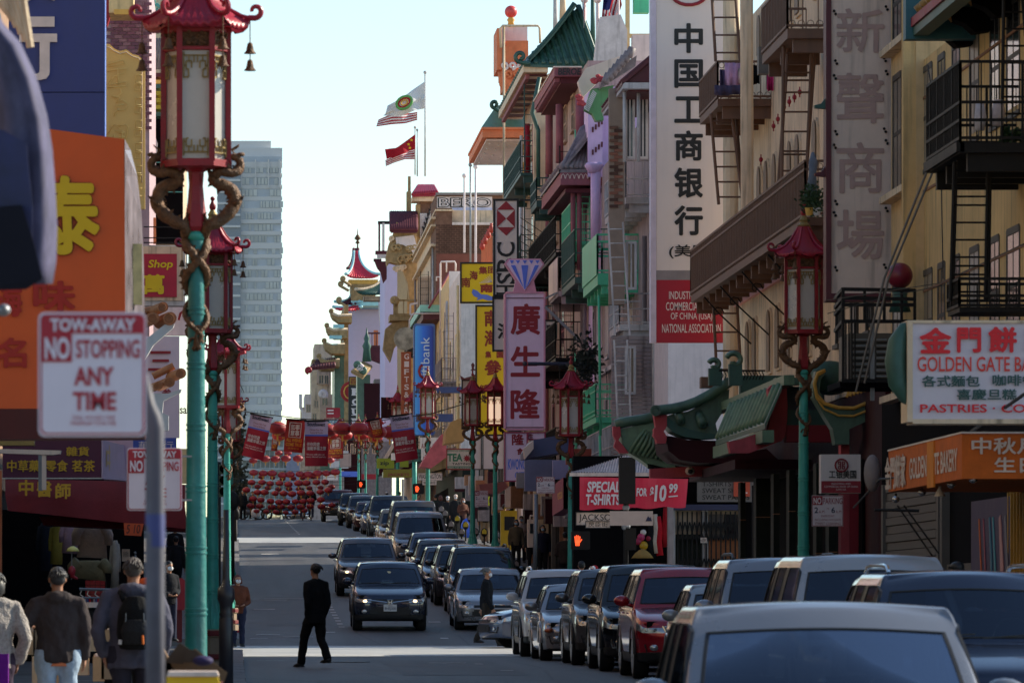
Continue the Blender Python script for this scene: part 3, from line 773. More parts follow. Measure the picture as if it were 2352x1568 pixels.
# ---------------------------------------------------------------- colours read in open shade -> albedo
def sh(r,g,b,k=1.0):
 l=[v*f*k for v,f in zip(rgb(r,g,b),(2.2,2.04,1.92))];m=max(l);return tuple(v*min(1,.8/m)for v in l)
m_asph=M('asphalt',(0.076,0.074,0.077),0.62,var=.35,vscale=.35,bump=.5,bscale=60,grime=.35)
t_=m_asph.node_tree;bs_=t_.nodes['Principled BSDF'];src_=bs_.inputs['Base Color'].links[0].from_socket;tcn=t_.nodes.new('ShaderNodeTexCoord')
mp_=t_.nodes.new('ShaderNodeMapping');mp_.inputs['Scale'].default_value=(1.3,.025,1);t_.links.new(tcn.outputs['Object'],mp_.inputs[0]);nz_=t_.nodes.new('ShaderNodeTexNoise');nz_.inputs['Scale'].default_value=1.0;nz_.inputs['Detail'].default_value=3;t_.links.new(mp_.outputs[0],nz_.inputs['Vector'])
vo_=t_.nodes.new('ShaderNodeTexVoronoi');vo_.feature='DISTANCE_TO_EDGE';vo_.inputs['Scale'].default_value=.35;mq_=t_.nodes.new('ShaderNodeMapping');mq_.inputs['Scale'].default_value=(1,.3,1);t_.links.new(tcn.outputs['Object'],mq_.inputs[0]);t_.links.new(mq_.outputs[0],vo_.inputs['Vector'])
r1_=t_.nodes.new('ShaderNodeMapRange');r1_.inputs[1].default_value=.35;r1_.inputs[2].default_value=.65;r1_.inputs[3].default_value=.72;r1_.inputs[4].default_value=1.25;t_.links.new(nz_.outputs['Fac'],r1_.inputs[0])
r2_=t_.nodes.new('ShaderNodeMapRange');r2_.inputs[1].default_value=0;r2_.inputs[2].default_value=.012;r2_.inputs[3].default_value=.45;r2_.inputs[4].default_value=1;t_.links.new(vo_.outputs['Distance'],r2_.inputs[0])
mm_=t_.nodes.new('ShaderNodeMath');mm_.operation='MULTIPLY';t_.links.new(r1_.outputs[0],mm_.inputs[0]);t_.links.new(r2_.outputs[0],mm_.inputs[1]);mx_=t_.nodes.new('ShaderNodeMix');mx_.data_type='RGBA';mx_.blend_type='MULTIPLY';mx_.inputs[0].default_value=1;t_.links.new(src_,mx_.inputs[6]);t_.links.new(mm_.outputs[0],mx_.inputs[7]);t_.links.new(mx_.outputs[2],bs_.inputs['Base Color'])
m_asph2=M('asphalt patch',(0.064,0.062,0.065),0.64,var=.25,vscale=.6,bump=.5,bscale=60)
m_ground=M('town ground',(0.07,0.068,0.065),0.9,var=.3,vscale=.05)
m_walk=M('sidewalk concrete',(0.16,0.155,0.155),0.85,var=.3,vscale=.7,bump=.3,grime=.3)
m_kerb=M('granite kerb',(0.20,0.20,0.21),0.8,var=.35,vscale=2,bump=.5)
m_paintw=M('road paint',(0.55,0.55,0.54),0.75,var=.35,vscale=2.5,grime=.6)
m_white=M('white enamel',(0.72,0.71,0.72),0.5,var=.08)
m_whitew=M('weathered white paint',(0.62,0.60,0.60),0.75,var=.3,vscale=2,grime=.5,bump=.3)
m_wire=M('wire',(0.02,0.02,0.02),0.6,var=0)
m_steel=M('galvanised steel',(0.25,0.26,0.28),0.45,metal=.6,var=.2)
m_winglass=M('window glass',(0.03,0.035,0.045),0.07,var=.3,vscale=.8,spec=1.0)
m_winframe=M('dark window frame',(0.05,0.045,0.04),0.6)
m_red=M('red lettering',(0.30,0.010,0.022),0.5,var=.1)
m_redp=M('red sign panel',(0.34,0.018,0.032),0.5,var=.1)
m_blackp=M('black lettering',(0.012,0.012,0.014),0.5,var=.05)
def strip(D0,D1,x0f,x1f,dz=0.0,step=3.0,name=None):
 """sheet following the street between two edges given as functions of distance"""
 b=MB();n=max(1,int((D1-D0)/step));Ds=sorted(set([D0+(D1-D0)*i/n for i in range(n+1)]+[p[0]for p in PROF if D0<p[0]<D1]))
 for D in Ds:b.v+=[Vector((x0f(D),D,gz(D)+dz)),Vector((x1f(D),D,gz(D)+dz))]
 for i in range(len(Ds)-1):b.f.append((2*i,2*i+1,2*i+3,2*i+2));b.mi.append(0)
 return b
b=MB();Ds=[-60]+[p[0]for p in PROF[1:]]+[5500]
for D in Ds:b.v+=[Vector((-900,D,gz(D)-.06)),Vector((900,D,gz(D)-.06))]
for i in range(len(Ds)-1):b.f.append((2*i,2*i+1,2*i+3,2*i+2));b.mi.append(0)
struct(b.build('ground',m_ground,recalc=False))
road=struct(strip(4,470,lambda D:XL(D)-.3,lambda D:XR(D)+.3,0).build('road',m_asph,recalc=False))
for nm,a,c in(('cross_street',110,127),('cross_street',235,251),('cross_street',344,361)):
 b=strip(a,c,lambda D:-70,lambda D:XL(D)-.28,.0);struct(b.build(nm,m_asph,recalc=False))
 b=strip(a,c,lambda D:XR(D)+.28,lambda D:90,.0);struct(b.build(nm,m_asph,recalc=False))
for a,c,x0,x1 in((60,84,1.2,3.4),(140,166,.8,2.4),(270,300,1,3.2),(88,104,2.6,4.6)):
 b=strip(a,c,lambda D:x0,lambda D:x1,.004);o=b.build('asphalt_patch',m_asph2,road,recalc=False)
m_xing=M('sun-brightened crossing concrete',(0.50,0.48,0.44),.5,var=.2,vscale=.5,bump=.4,grime=.2)  # pale colour paints the sunlit strip across each crossing
for a,c in((110.2,127),(235,250.8),(344,361)):b=strip(a,c,lambda D:XL(D)-.28,lambda D:XR(D)+.28,.004);b.build('sunlit_crossing_strip',m_xing,road,recalc=False)
for x0,x1,cc,h_ in((-62,-22,(.60,.54,.46),13),(-22,-5,(.66,.62,.56),15),(10.5,30,(.62,.56,.48),14),(30,66,(.58,.5,.44),12)):  # unseen buildings added to bounce warm sunlight up the street
 root=thing('bounce_building','unseen building added behind the viewer for bounced sunlight, %s'%{-62:'far left',-22:'left of the street',10.5:'right of the street',30:'far right'}[x0],'building',(x0,-48,-1.4),'unseen buildings added for bounce light');b=MB();b.box(x0+.05,x1-.05,-60,-48,-2,h_);b.build('wall',M('bounce wall %d'%x0,cc,.85,var=.1),root)
 x=x0+2
 while x<x1-2:
  for z in(3.5,7,10.2):b=MB();b.box(x,x+1.2,-48,-47.95,z,z+1.8);b.build('window',m_winglass,root)
  x+=3.4
def sidewalk(nm,D0,D1,xin,xout,side):
 b=MB();n=max(1,int((D1-D0)/3));Ds=sorted(set([D0+(D1-D0)*i/n for i in range(n+1)]+[p[0]for p in PROF if D0<p[0]<D1]))
 for D in Ds:
  z=gz(D);b.v+=[Vector((xin(D),D,z-.2)),Vector((xin(D),D,z+KERB)),Vector((xout,D,z+KERB+.04)),Vector((xout,D,z-.2))]
 for i in range(len(Ds)-1):
  for j in range(4):q=4*i;b.f.append((q+j,q+(j+1)%4,q+4+(j+1)%4,q+4+j));b.mi.append(0)
 b.f.append((0,1,2,3));b.f.append(tuple(4*(len(Ds)-1)+j for j in range(4)));b.mi+=[0,0]
 sw=struct(b.build(nm,m_walk))
 D=D0
 while D<D1-.5:
  ln=min(2.4,D1-D);b=MB();e0,e1=D+.04,D+ln-.04
  x0,x1=xin(D),xin(D)+(.22 if side<0 else-.22)
  xa,xb=min(x0,x1),max(x0,x1);j=random.uniform(-.008,.008)
  b.hexa([(xa+j,e0,gz(e0)-.1),(xb+j,e0,gz(e0)-.1),(xb+j,e1,gz(e1)-.1),(xa+j,e1,gz(e1)-.1),(xa+j,e0,gz(e0)+KERB+.012),(xb+j,e0,gz(e0)+KERB+.006),(xb+j,e1,gz(e1)+KERB+.006),(xa+j,e1,gz(e1)+KERB+.012)])
  b.build('kerb_stone',m_kerb,sw);D+=ln
 if side<0 and D0<40:
  for D in[46+1.6*i for i in range(38)]:
   if D<D1:b=MB();b.box(xout+.02,xin(D)-.01,D,D+.03,gz(D)+KERB+.006,gz(D)+KERB+.012);b.build('paving_joint',m_dark,sw)
 return sw
LF=-4.3
sidewalk('left_sidewalk',8,109.5,lambda D:XL(D)-.22,LF-3,-1)
sidewalk('left_sidewalk',127.5,234.5,lambda D:XL(D)-.22,LF-3,-1)
sidewalk('left_sidewalk',251.5,343.5,lambda D:XL(D)-.22,LF-3,-1)
sidewalk('right_sidewalk',8,109.5,lambda D:XR(D)+.22,13,1)
sidewalk('right_sidewalk',127.5,234.5,lambda D:XR(D)+.22,13,1)
sidewalk('right_sidewalk',251.5,343.5,lambda D:XR(D)+.22,13,1)
def mark(x0,y0,x1,y1,D0,D1,nm='road_marking',dz=.006):
 """bar between picture x0..x1 from distance D0 to D1"""
 b=MB();a0,a1=px2(x0,D0),px2(x1,D0)
 b.v=[Vector((a0,D0,gz(D0)+dz)),Vector((a1,D0,gz(D0)+dz)),Vector((a1,D1,gz(D1)+dz)),Vector((a0,D1,gz(D1)+dz))];b.f=[(0,1,2,3)];b.mi=[0]
 return b.build(nm,m_paintw,road,recalc=False)
for D0,D1 in((110.3,112.6),(125.2,127.0),(234.6,236.2),(249,250.6),(343.4,344.6)):
 for(xa,xb)in((XL(D0)+.05,XR(D0)-.05),):
  b=strip(D0,D1,lambda D:xa,lambda D:xb,.006);b.build('crosswalk_band',m_paintw,road,recalc=False)
for k in range(9):
 D=138+k*2.4;b=strip(D,D+.9,lambda D:2.52,lambda D:2.66,.008,1);b.build('lane_dot',m_paintw,road,recalc=False)
for k in range(14):
 D=262+k*6;b=strip(D,D+2,lambda D:2.9,lambda D:3.0,.008,1);b.build('lane_dash',m_paintw,road,recalc=False)
for x0,x1,D,w in((588,643,133.2,.35),(583,631,153,.5),(580,660,162,.35),(606,700,163.5,.3),(574,615,131,.2),(650,720,132,.25),(726,770,134.6,.5),(905,925,151,1.2),(985,1012,142,.6),(1012,1030,131,.5),(600,640,212,1.0),(985,1070,100.5,.25),(1092,1110,99,.5),(1150,1180,92,.4),(590,660,103.5,.15)):
 mark(x0,0,x1,0,D,D+w,dz=.009)
b=MB();c=onroad(835,103);b.lathe([(.34,.004),(.34,.012)],(px2(806,102),102,gz(102)),n=20);b.build('manhole_cover',M('cast iron',(.03,.03,.032),.5,metal=.5),road)
# ---------------------------------------------------------------- building helpers
def pb(mb,Xf,Xb,xl,xm,y0,y1,Dn=None,Df=None):
 """box against the facade plane Xf, projecting to Xb: near corner seen at xm, far corner at xl; y0 top, y1 bottom at the near corner"""
 Dn=Dn or DX(xm,Xb);Df=Df or DX(xl,Xb)
 mb.box(min(Xb,Xf),max(Xb,Xf),Dn,Df,pz(y1,Dn),pz(y0,Dn));return Dn,Df,pz(y1,Dn),pz(y0,Dn)
def block(name,label,mat,Xf,xn,xf,ytop,ybase=None,depth=9,cat='building',group='buildings along the street',base=None,wallname='wall'):
 """building behind plane Xf between picture columns xf (far) and xn (near), its top edge seen at ytop over the near corner"""
 D0,D1=DX(xn,Xf),DX(xf,Xf);zt=pz(ytop,D0)
 zb=gz(D0)-1 if base is None else base
 root=thing(name,label,cat,(Xf,D0,gz(D0)),group)
 b=MB();b.box(Xf,Xf+depth,D0,D1,zb,zt);b.build(wallname,mat,root)
 return root,D0,D1,zt
WM={};PR=random.Random(77);m_curtain=M('drawn curtain behind glass',sh(92,86,78),.35,var=.3,vscale=6);m_blind=M('pale blind behind glass',sh(120,120,122),.35,var=.2,vscale=4)
def window_f(parent,Xf,D,z0,z1,w,frame,pane=None,arch=False,sash=True,out=.05,sx=-1):
 """window on a facade plane (normal -X for sx=-1), w along the street; meshes shared between alike windows"""
 pane=pane or PR.choice((m_winglass,m_winglass,m_curtain,m_blind,m_winglass))
 key=(round(z1-z0,2),round(w,2),frame.name,pane.name,arch,sash,sx)
 if key not in WM:
  h=z1-z0;t=.07;b=MB();o=sx*out
  if arch:
   pts=[(0,-w/2,0),(0,w/2,0)]+[(0,math.cos(a)*w/2,h-w/2+math.sin(a)*w/2)for a in[math.pi*i/8 for i in range(9)]]
   b.poly([Vector((o*.6,p[1]*1.25,p[2]*1.0+(.04 if p[2]>0 else-.05)))for p in pts],(-o*.6,0,0))
   g=MB();g.poly([Vector((o*1.0,p[1],p[2]))for p in pts],(-o*.2,0,0))
  else:
   b.box(min(0,o),max(0,o),-w/2-t,-w/2,-t,h+t);b.box(min(0,o),max(0,o),w/2,w/2+t,-t,h+t)
   b.box(min(0,o*1.4),max(0,o*1.4),-w/2,w/2,h,h+t*1.3);b.box(min(0,o*2),max(0,o*2),-w/2-t,w/2+t,-t*2,-t)
   if sash:b.box(min(0,o*.8),max(0,o*.8),-w/2,w/2,h*.5-.03,h*.5+.03);b.box(min(0,o*.7),max(0,o*.7),-.02,.02,0,h)
   g=MB();g.box(min(0,o*.35),max(0,o*.35),-w/2,w/2,0,h)
  WM[key]=(b.mesh('window',frame),g.mesh('pane',pane))
 rl=wloc(parent)
 f=link('window',WM[key][0],parent,Vector((Xf,D,z0))-rl)
 link('pane',WM[key][1],f)
 return f
def window_c(parent,x0,x1,y0,y1,D,frame,pane=None,bars=1):
 """window facing the near end of the street, given by its picture rectangle"""
 a,c=P(x0,y1,D),P(x1,y0,D);t=.06;b=MB()
 b.box(a.x-t,a.x,D-.05,D,a.z-t,c.z+t);b.box(c.x,c.x+t,D-.05,D,a.z-t,c.z+t)
 b.box(a.x,c.x,D-.05,D,c.z,c.z+t);b.box(a.x,c.x,D-.07,D,a.z-t,a.z)
 for i in range(bars):xx=lerp(a.x,c.x,(i+1)/(bars+1));b.box(xx-.02,xx+.02,D-.04,D,a.z,c.z)
 f=b.build('window',frame,parent);g=MB();g.box(a.x,c.x,D-.02,D,a.z,c.z);g.build('pane',pane or m_winglass,f)
 return f
def rail_run(mb,a,c,h,gap=.14,r=.018,rails=(0,1)):
 """railing between a and c (bottom points), height h"""
 a,c=Vector(a),Vector(c);n=max(1,int((c-a).length/gap));up=Vector((0,0,h))
 for t in rails:mb.bar(a+up*t,c+up*t,r*2.2)
 for i in range(n+1):p=a.lerp(c,i/n);mb.bar(p,p+up,r if i%6 else r*2)
def balcony(parent,Xf,Xb,xl,xm,yt,yf,mat,slab=.18,beams=0,gap=.14,r=.014,panel=None,mid=(),under=None,name='balcony',ends=True,Dn=None,Df=None,floor=True,side_panel=None,rings=False,zz=None,gap_end=None):
 """yt rail top and yf floor at the near corner (picture y)"""
 Dn=Dn or DX(xm,Xb);Df=Df or DX(xl,Xb);zt,zf=(zz[1],zz[0])if zz else(pz(yt,Dn),pz(yf,Dn))
 b=MB()
 if floor:b.box(Xb,Xf,Dn,Df,zf-slab,zf)
 sl=b.build(name,mat,parent)if floor else parent
 b=MB();rl=(0.06,1)+tuple(mid);h=zt-zf
 rail_run(b,(Xb,Dn,zf),(Xb,Df,zf),h,gap,r,rl)
 if ends:
  g_=gap_end or gap;rail_run(b,(Xb,Dn,zf),(Xf,Dn,zf),h,g_,r,rl);rail_run(b,(Xb,Df,zf),(Xf,Df,zf),h,g_,r,rl)
 if rings:
  for t in(.1,.9):
   n=int((Xf-Xb)/.13)
   for i in range(n):
    c=Vector((Xb+(i+.5)*(Xf-Xb)/n,Dn,zf+h*t));b.tube([c+Vector((math.cos(a)*.055,0,math.sin(a)*.055))for a in[i_*math.pi/4 for i_ in range(9)]],.007,4,cap=False)
 b.build('railing',mat,sl)
 if panel:
  b=MB();b.box(Xb-.03,Xb-.015,Dn,Df,zf-.05,zt-.02);b.build('railing_panel',panel,sl)
 if side_panel:
  b=MB();b.box(Xb+.02,Xf,Dn-.03,Dn-.015,zf,zt-.1);b.build('railing_panel',side_panel,sl)
 for i in range(beams):
  D=lerp(Dn+.1,Df-.2,i/max(1,beams-1));b=MB();b.box(Xb+.1,Xf,D,D+.12,zf-slab-.22,zf-slab);b.build('beam',under or mat,sl)
 return sl,Dn,Df,zt,zf
def ladder(parent,x0,x1,ya,yb,D,mat,D2=None,n=9,r=.022):
 """ladder facing the near end of the street from picture y ya (top) down to yb"""
 D2=D2 or D;b=MB();A0,A1=P(x0[0],ya,D),P(x0[1],ya,D);B0,B1=P(x1[0],yb,D2),P(x1[1],yb,D2)
 b.tube([A0,B0],r,6);b.tube([A1,B1],r,6)
 b.build('ladder_rail',mat,parent)
 for i in range(n):
  t=(i+.5)/n;b=MB();b.tube([A0.lerp(B0,t),A1.lerp(B1,t)],r*.6,5);b.build('rung',mat,parent)
def board(name,label,x0,y0,x1,y1,D,mat,frame=None,fw=.05,thick=.25,cat='sign',group=None,parent=None):
 """sign board facing the near end of the street; returns (root, face distance)"""
 a,c=P(x0,y1,D),P(x1,y0,D)
 root=parent or thing(name,label,cat,((a.x+c.x)/2,D,a.z),group)
 b=MB();b.box(a.x,c.x,D,D+thick,a.z,c.z);b.build('board',mat,root)
 if frame:
  b=MB();e=.035
  b.box(a.x-fw*.3,a.x+fw,D-e,D-.002,a.z-fw*.3,c.z+fw*.3);b.box(c.x-fw,c.x+fw*.3,D-e,D-.002,a.z-fw*.3,c.z+fw*.3)
  b.box(a.x+fw,c.x-fw,D-e,D-.002,c.z-fw,c.z+fw*.3);b.box(a.x+fw,c.x-fw,D-e,D-.002,a.z-fw*.3,a.z+fw)
  b.build('frame',frame,root)
 return root
def bars_c(parent,name,mat,segs,D,w=.04,thick=.03):
 """straight strokes in the picture plane at distance D: [(x0,y0,x1,y1)]"""
 b=MB()
 for s_ in segs:b.bar(P(s_[0],s_[1],D),P(s_[2],s_[3],D),w,thick,up=(0,1,0))
 return b.build(name,mat,parent)
def shape_c(parent,name,mat,pts,D,thick=.05,smooth=False):
 """outline in the picture plane at distance D with real thickness"""
 b=MB();b.poly([P(x,y,D)for x,y in pts],(0,thick,0));return b.build(name,mat,parent,smooth)
def tube_c(parent,name,mat,pts,D,r,n=7,dD=0):
 b=MB();b.tube([P(x,y,D)for x,y in pts],r,n);return b.build(name,mat,parent,'all')
def scroll(parent,name,mat,cx,cy,rad,D,r,sx=1,turns=1.25,start=-90,tail=None,width=None):
 """a curling scroll end; rad in picture units"""
 pts=[]if tail is None else[P(x,y,D)for x,y in tail]
 for i in range(17):
  t=i/16;a=R(start)+t*turns*2*math.pi;rr=rad*(1-.72*t)
  pts.append(P(cx+sx*math.cos(a)*rr,cy-math.sin(a)*rr,D))
 b=MB()
 if width:b.tube(pts,[(width/2,r)]*len(pts),8,flat=(0,1,0))
 else:b.tube(pts,r,8)
 return b.build(name,mat,parent,'all')
def tile_roof(parent,name,mat,e0,e1,t0,t1,n,r=.05,sag=.0,base=None,cap=None):
 """sloping roof between eave line e0-e1 and top line t0-t1, built of n tile courses (half-round rows) over a bed"""
 e0,e1,t0,t1=map(Vector,(e0,e1,t0,t1));b=MB();K=5
 def pt(u,v):
  p=(e0.lerp(e1,u)).lerp(t0.lerp(t1,u),v);p.z-=sag*4*v*(1-v);return p
 for i in range(K):b.quad(pt(0,i/K),pt(1,i/K),pt(1,(i+1)/K),pt(0,(i+1)/K))
 dn=Vector((0,0,-.08));o=len(b.v)
 for i in range(K):b.quad(pt(0,i/K)+dn,pt(0,(i+1)/K)+dn,pt(1,(i+1)/K)+dn,pt(1,i/K)+dn)
 for i in range(K):
  for u in(0,1):b.quad(pt(u,i/K),pt(u,(i+1)/K),pt(u,(i+1)/K)+dn,pt(u,i/K)+dn)
 b.quad(pt(0,0),pt(1,0),pt(1,0)+dn,pt(0,0)+dn)
 bed=b.build(name,base or mat,parent,recalc=True)
 me=None
 for j in range(n):
  u=(j+.5)/n;q=MB();q.tube([pt(u,i/K)+Vector((0,0,r*.5))for i in range(K+1)],r,7)
  q.build('tile_row',mat,bed,'all')
 return bed
def brick_field(parent,x0,x1,z0,z1,Y,mats,bw=.21,bh=.068,gap=.012,limit=300,seed=1):
 """courses of single bricks on a wall facing the near end of the street"""
 rr=random.Random(seed);mesh={}
 for m in mats:
  q=MB();q.box(-bw/2,bw/2,-.018,.01,-bh/2,bh/2);mesh[m.name]=q.mesh('brick',m)
 rl=wloc(parent);n=0;z=z1-bh/2;row=0
 while z>z0 and n<limit:
  x=x0+bw/2-(row%2)*bw/2
  while x<x1-bw*.2 and n<limit:
   if x>x0:link('brick',mesh[rr.choice(mats).name],parent,Vector((x,Y-rr.random()*.008,z))-rl);n+=1
   x+=bw+gap
  z-=bh+gap;row+=1
 return z
def dress(parent,Xf,D0,D1,zt,z0=None,nw=3,fl=3.1,frame=None,rail=None,rproj=.8,pane=None,w=None,every=1,stair=True,mesh=None,seed=0):
 """rows of windows, iron balconies, a ladder and pipes on a street front"""
 rr=random.Random(seed);frame=frame or m_whitew;z=z0 if z0 is not None else gz(D0)+4.2;k=0;L_=D1-D0;w=w or min(1.3,L_/nw*.5)
 while z+2.2<zt:
  for i in range(nw):window_f(parent,Xf,D0+L_*(i+.5)/nw,z+.1,z+1.95,w,frame,pane,out=.018)
  b=MB();b.box(Xf-.09,Xf,D0+.05,D1-.05,z-.42,z-.3);b.build('string_course',frame,parent)
  if rail and k%every==0:
   a,c=D0+L_*.12,D0+L_*.88;X=Xf-rproj
   balcony(parent,Xf,X,0,0,0,0,rail,slab=.1,beams=3,gap=.15,r=.014,mid=(.5,),Dn=a,Df=c,name='iron_balcony',panel=mesh,zz=(z-.25,z+.8))
   if stair:
    b=MB();b.tube([(X+.15,a+.3,z-.2),(X+.15,a+.5,z-.2+fl)],.022,5);b.tube([(X+.55,a+.3,z-.2),(X+.55,a+.5,z-.2+fl)],.022,5);ld=b.build('ladder_rail',rail,parent)
    for q in range(9):b=MB();t=(q+.5)/9;b.tube([(X+.15,a+.3+.2*t,z-.2+fl*t),(X+.55,a+.3+.2*t,z-.2+fl*t)],.013,4);b.build('rung',rail,ld)
  z+=fl;k+=1
 for t in(.04,.97):b=MB();X=Xf-.12;D=lerp(D0,D1,t);b.tube([(X,D,gz(D0)+3),(X,D,zt-.3)],.06,7);b.build('drain_pipe',rr.choice((m_greyb2,m_whitew,frame)),parent,'all')
 for q in range(3):b=MB();D=rr.uniform(D0+.5,D1-.5);zz=rr.uniform(gz(D)+3.6,zt-2);b.tube([(Xf-.08,D,zz),(Xf-.1,D-.6,zz-.5),(Xf-.08,D+rr.uniform(-1,2),zz-1.6)],.014,4);b.build('cable',m_wire,parent)
m_greyb2=M('grey pipe paint',sh(96,92,94),.7)
# ---------------------------------------------------------------- palette of the right-hand side
m_cream=M('cream stucco',sh(204,188,164),0.85,var=.22,vscale=.8,bump=.3,grime=.6)
m_yellow=M('yellow stucco',sh(186,158,112),0.85,var=.2,vscale=.7,bump=.3,grime=.55)
m_pinkband=M('pink painted band',sh(176,130,126),.7)
m_tanc=M('dull tan carving',sh(130,104,70),.7)
m_brownp=M('brown painted steel',sh(80,58,46),.6,var=.25,grime=.3)
m_brownl=M('brown painted panel',sh(104,74,56),.65,var=.3,grime=.3)
m_fe_black=M('black fire escape paint',(0.018,0.017,0.017),.55,spec=.15)
m_green_dk=M('dark green paint',sh(34,66,60),.5,var=.25,grime=.3)
m_green_md=M('grey green glaze',sh(56,82,70),.4,var=.3,vscale=4,grime=.3)
m_green_lt=M('pale green tile',sh(74,100,80),.4,var=.3,vscale=6,grime=.35)
m_pinkred=M('pinkish red stucco',sh(136,60,68),.7,var=.2,grime=.25)
m_crimson=M('crimson paint',sh(110,14,30),.55,var=.15)
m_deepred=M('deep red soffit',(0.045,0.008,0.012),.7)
m_granite=M('black green granite',(0.018,0.022,0.018),.55,var=.4,vscale=2,spec=.1)
m_maroon=M('maroon sign frame',(0.11,0.012,0.022),.5,var=.2)
m_greyw=M('greyish white sign',sh(188,174,166),.6,var=.14,vscale=1.2,grime=.35)
m_faded_char=M('faded character',sh(132,114,112),.8,var=.12)  # tone of the sign's faded characters
m_yel=M('mustard band',sh(190,150,70),.5)
m_orange=M('orange awning cloth',sh(150,78,34),.75,var=.2,bump=.2)
m_greyshut=M('steel roller shutter',sh(70,68,66),.55,metal=.2,var=.2)
m_silver=M('silver letter',sh(190,186,180),.5)
XN=10.0
# ---- yellow building
yb,D0,D1,zt=block('yellow_building','tall yellow stucco building with a black fire escape at the right edge',m_yellow,XN,2620,2104,-260)
b=MB()
for z in(8.95,6.05,3.15,7.4,4.6):b.box(XN-.02,XN,D0,D1,z,z+.035)
b.build('score_line',m_brownl,yb)
ws=[(2121,2141),(2154,2170),(2187,2204),(2227,2248),(2274,2295),(2312,2342),(2372,2405)]
for a,c in ws:
 Dc=(DX(a,XN)+DX(c,XN))/2;w=abs(DX(a,XN)-DX(c,XN))*.92
 for z0,z1 in((6.45,7.78),(3.5,4.83)):window_f(yb,XN,Dc,z0,z1,w,m_winframe,out=.012)
zc=(1400-62)/(2104-540)*9.3
tile_roof(yb,'cornice_roof',M('ochre glazed tile',sh(120,92,50),.4,var=.4),(9.15,D0,8.0),(9.15,DX(2088,9.15),8.0),(XN,D0,8.7),(XN,DX(2088,9.15),8.7),26,.07)
b=MB();b.box(9.12,9.3,D0,DX(2088,9.15),7.86,7.98);cr=b.build('cornice_moulding',m_crimson,yb)
b=MB();b.box(9.15,9.35,D0,DX(2096,9.2),7.74,7.855);b.box(9.3,XN,D0,DX(2100,9.2),7.96,8.0);b.build('cornice_soffit',m_green_dk,yb)
b=MB();b.box(9.05,XN,DX(2088,9.1),DX(2088,9.1)+.3,7.7,8.4);b.build('cornice_end',M('blue green paint',sh(30,74,84),.5),yb)
for xx in(2150,2190,2236,2290,2350):
 D=DX(xx,9.5);q=MB();q.poly([(9.42,D,7.96),(XN,D,7.96),(XN,D,7.66),(9.78,D,7.63),(9.66,D,7.74),(9.5,D,7.8)],(0,.4,0));br=q.build('bracket',m_dark,yb)
 q=MB();q.tube([(9.46,D-.1,7.9),(9.42,D-.1,7.82),(9.46,D-.06,7.76)],[.035,.03,.012],7);q.build('carved_finial',m_tanc,br)
sl,Dn,Df,zt_,zf=balcony(yb,XN,8.86,2129,2205,142,328,m_fe_black,slab=.12,beams=4,gap=.12,r=.016,mid=(.5,.28),name='fire_escape')
b=MB();b.bar((8.86,Dn,zf-.05),(8.86,Df,zf-.05),.1,.12);b.build('edge_beam',m_fe_black,sl)
ladder(sl,(2183,2282),(2180,2276),-20,328,Dn+.8,m_fe_black,n=9)if False else None
for xa,xb in((2305,2345),):ladder(sl,(xa,xb),(xa-5,xb+30),-30,320,Dn+.5,m_fe_black,n=9)
ladder(sl,(2191,2268),(2182,2262),372,690,Dn+1.0,m_fe_black,n=8)
ladder(sl,(2196,2274),(2187,2268),372,690,Dn+1.15,m_fe_black,n=2)
for(x,y,w,hh,c)in((2250,300,14,62,sh(170,170,180)),(2292,290,16,60,sh(150,145,150))):
 b=MB();b.tube([P(x,y-hh,Dn+.5),P(x+1,y-hh*.5,Dn+.5),P(x-1,y,Dn+.5)],[(w*.7*Dn/F,.05),(w*Dn/F,.06),(w*.8*Dn/F,.05)],10)
 o=b.build('hanging_shirt',cloth('laundry%d'%x,c),smooth='all');tag(o,'pale shirt hung on the black fire escape, %s one'%('left' if x<2270 else 'right'),'laundry','laundry on the black fire escape')
b=MB();rr=random.Random(5)
for i in range(160):p=P(2320+rr.uniform(-18,28),312+rr.uniform(-10,14),Dn+.6+rr.uniform(-.2,.2));d=Vector((rr.uniform(-1,1),rr.uniform(-1,1),rr.uniform(-.3,1))).normalized()*.06;s_=d.cross(Vector((0,1,.2))).normalized()*.02;b.add([p,p+d+s_,p+d*1.6,p+d-s_],[(0,1,2,3)])
m_leaf=M('leaf green',(0.03,0.07,0.022),.6,var=.5,vscale=8)
o=b.build('potted_plant',m_leaf,recalc=False);tag(o,'small leafy green plant on the floor of the black fire escape','plant')
sl2,Dn2,Df2,*_=balcony(yb,XN,8.9,2176,2203,640,705,m_fe_black,slab=.06,gap=.12,r=.016,mid=(.4,),name='fire_escape')
# ---- narrow bay-windowed building behind the vertical sign
nb_,D0,D1,zt=block('narrow_building','narrow tan building with stacked triple windows between the yellow and the cream building',M('tan stucco',sh(160,138,104),.85,var=.15,grime=.3),XN-.12,2103,2046,-260,base=3.2)
for z0,z1 in((6.3,7.9),(3.3,4.9),(8.5,9.6)):
 for k in range(2):window_f(nb_,XN-.12,lerp(D0,D1,.28+.44*k),z0,z1,1.0,m_winframe,out=.02)
b=MB();b.box(XN-.3,XN-.12,D0+.02,D0+.25,3.2,12);b.build('drain_pipe',m_yellow,nb_)
for z in(3.1,6.1,8.3):b=MB();b.box(XN-.3,XN-.12,D0+.3,D1,z,z+.1);b.build('sill_band',m_cream,nb_)
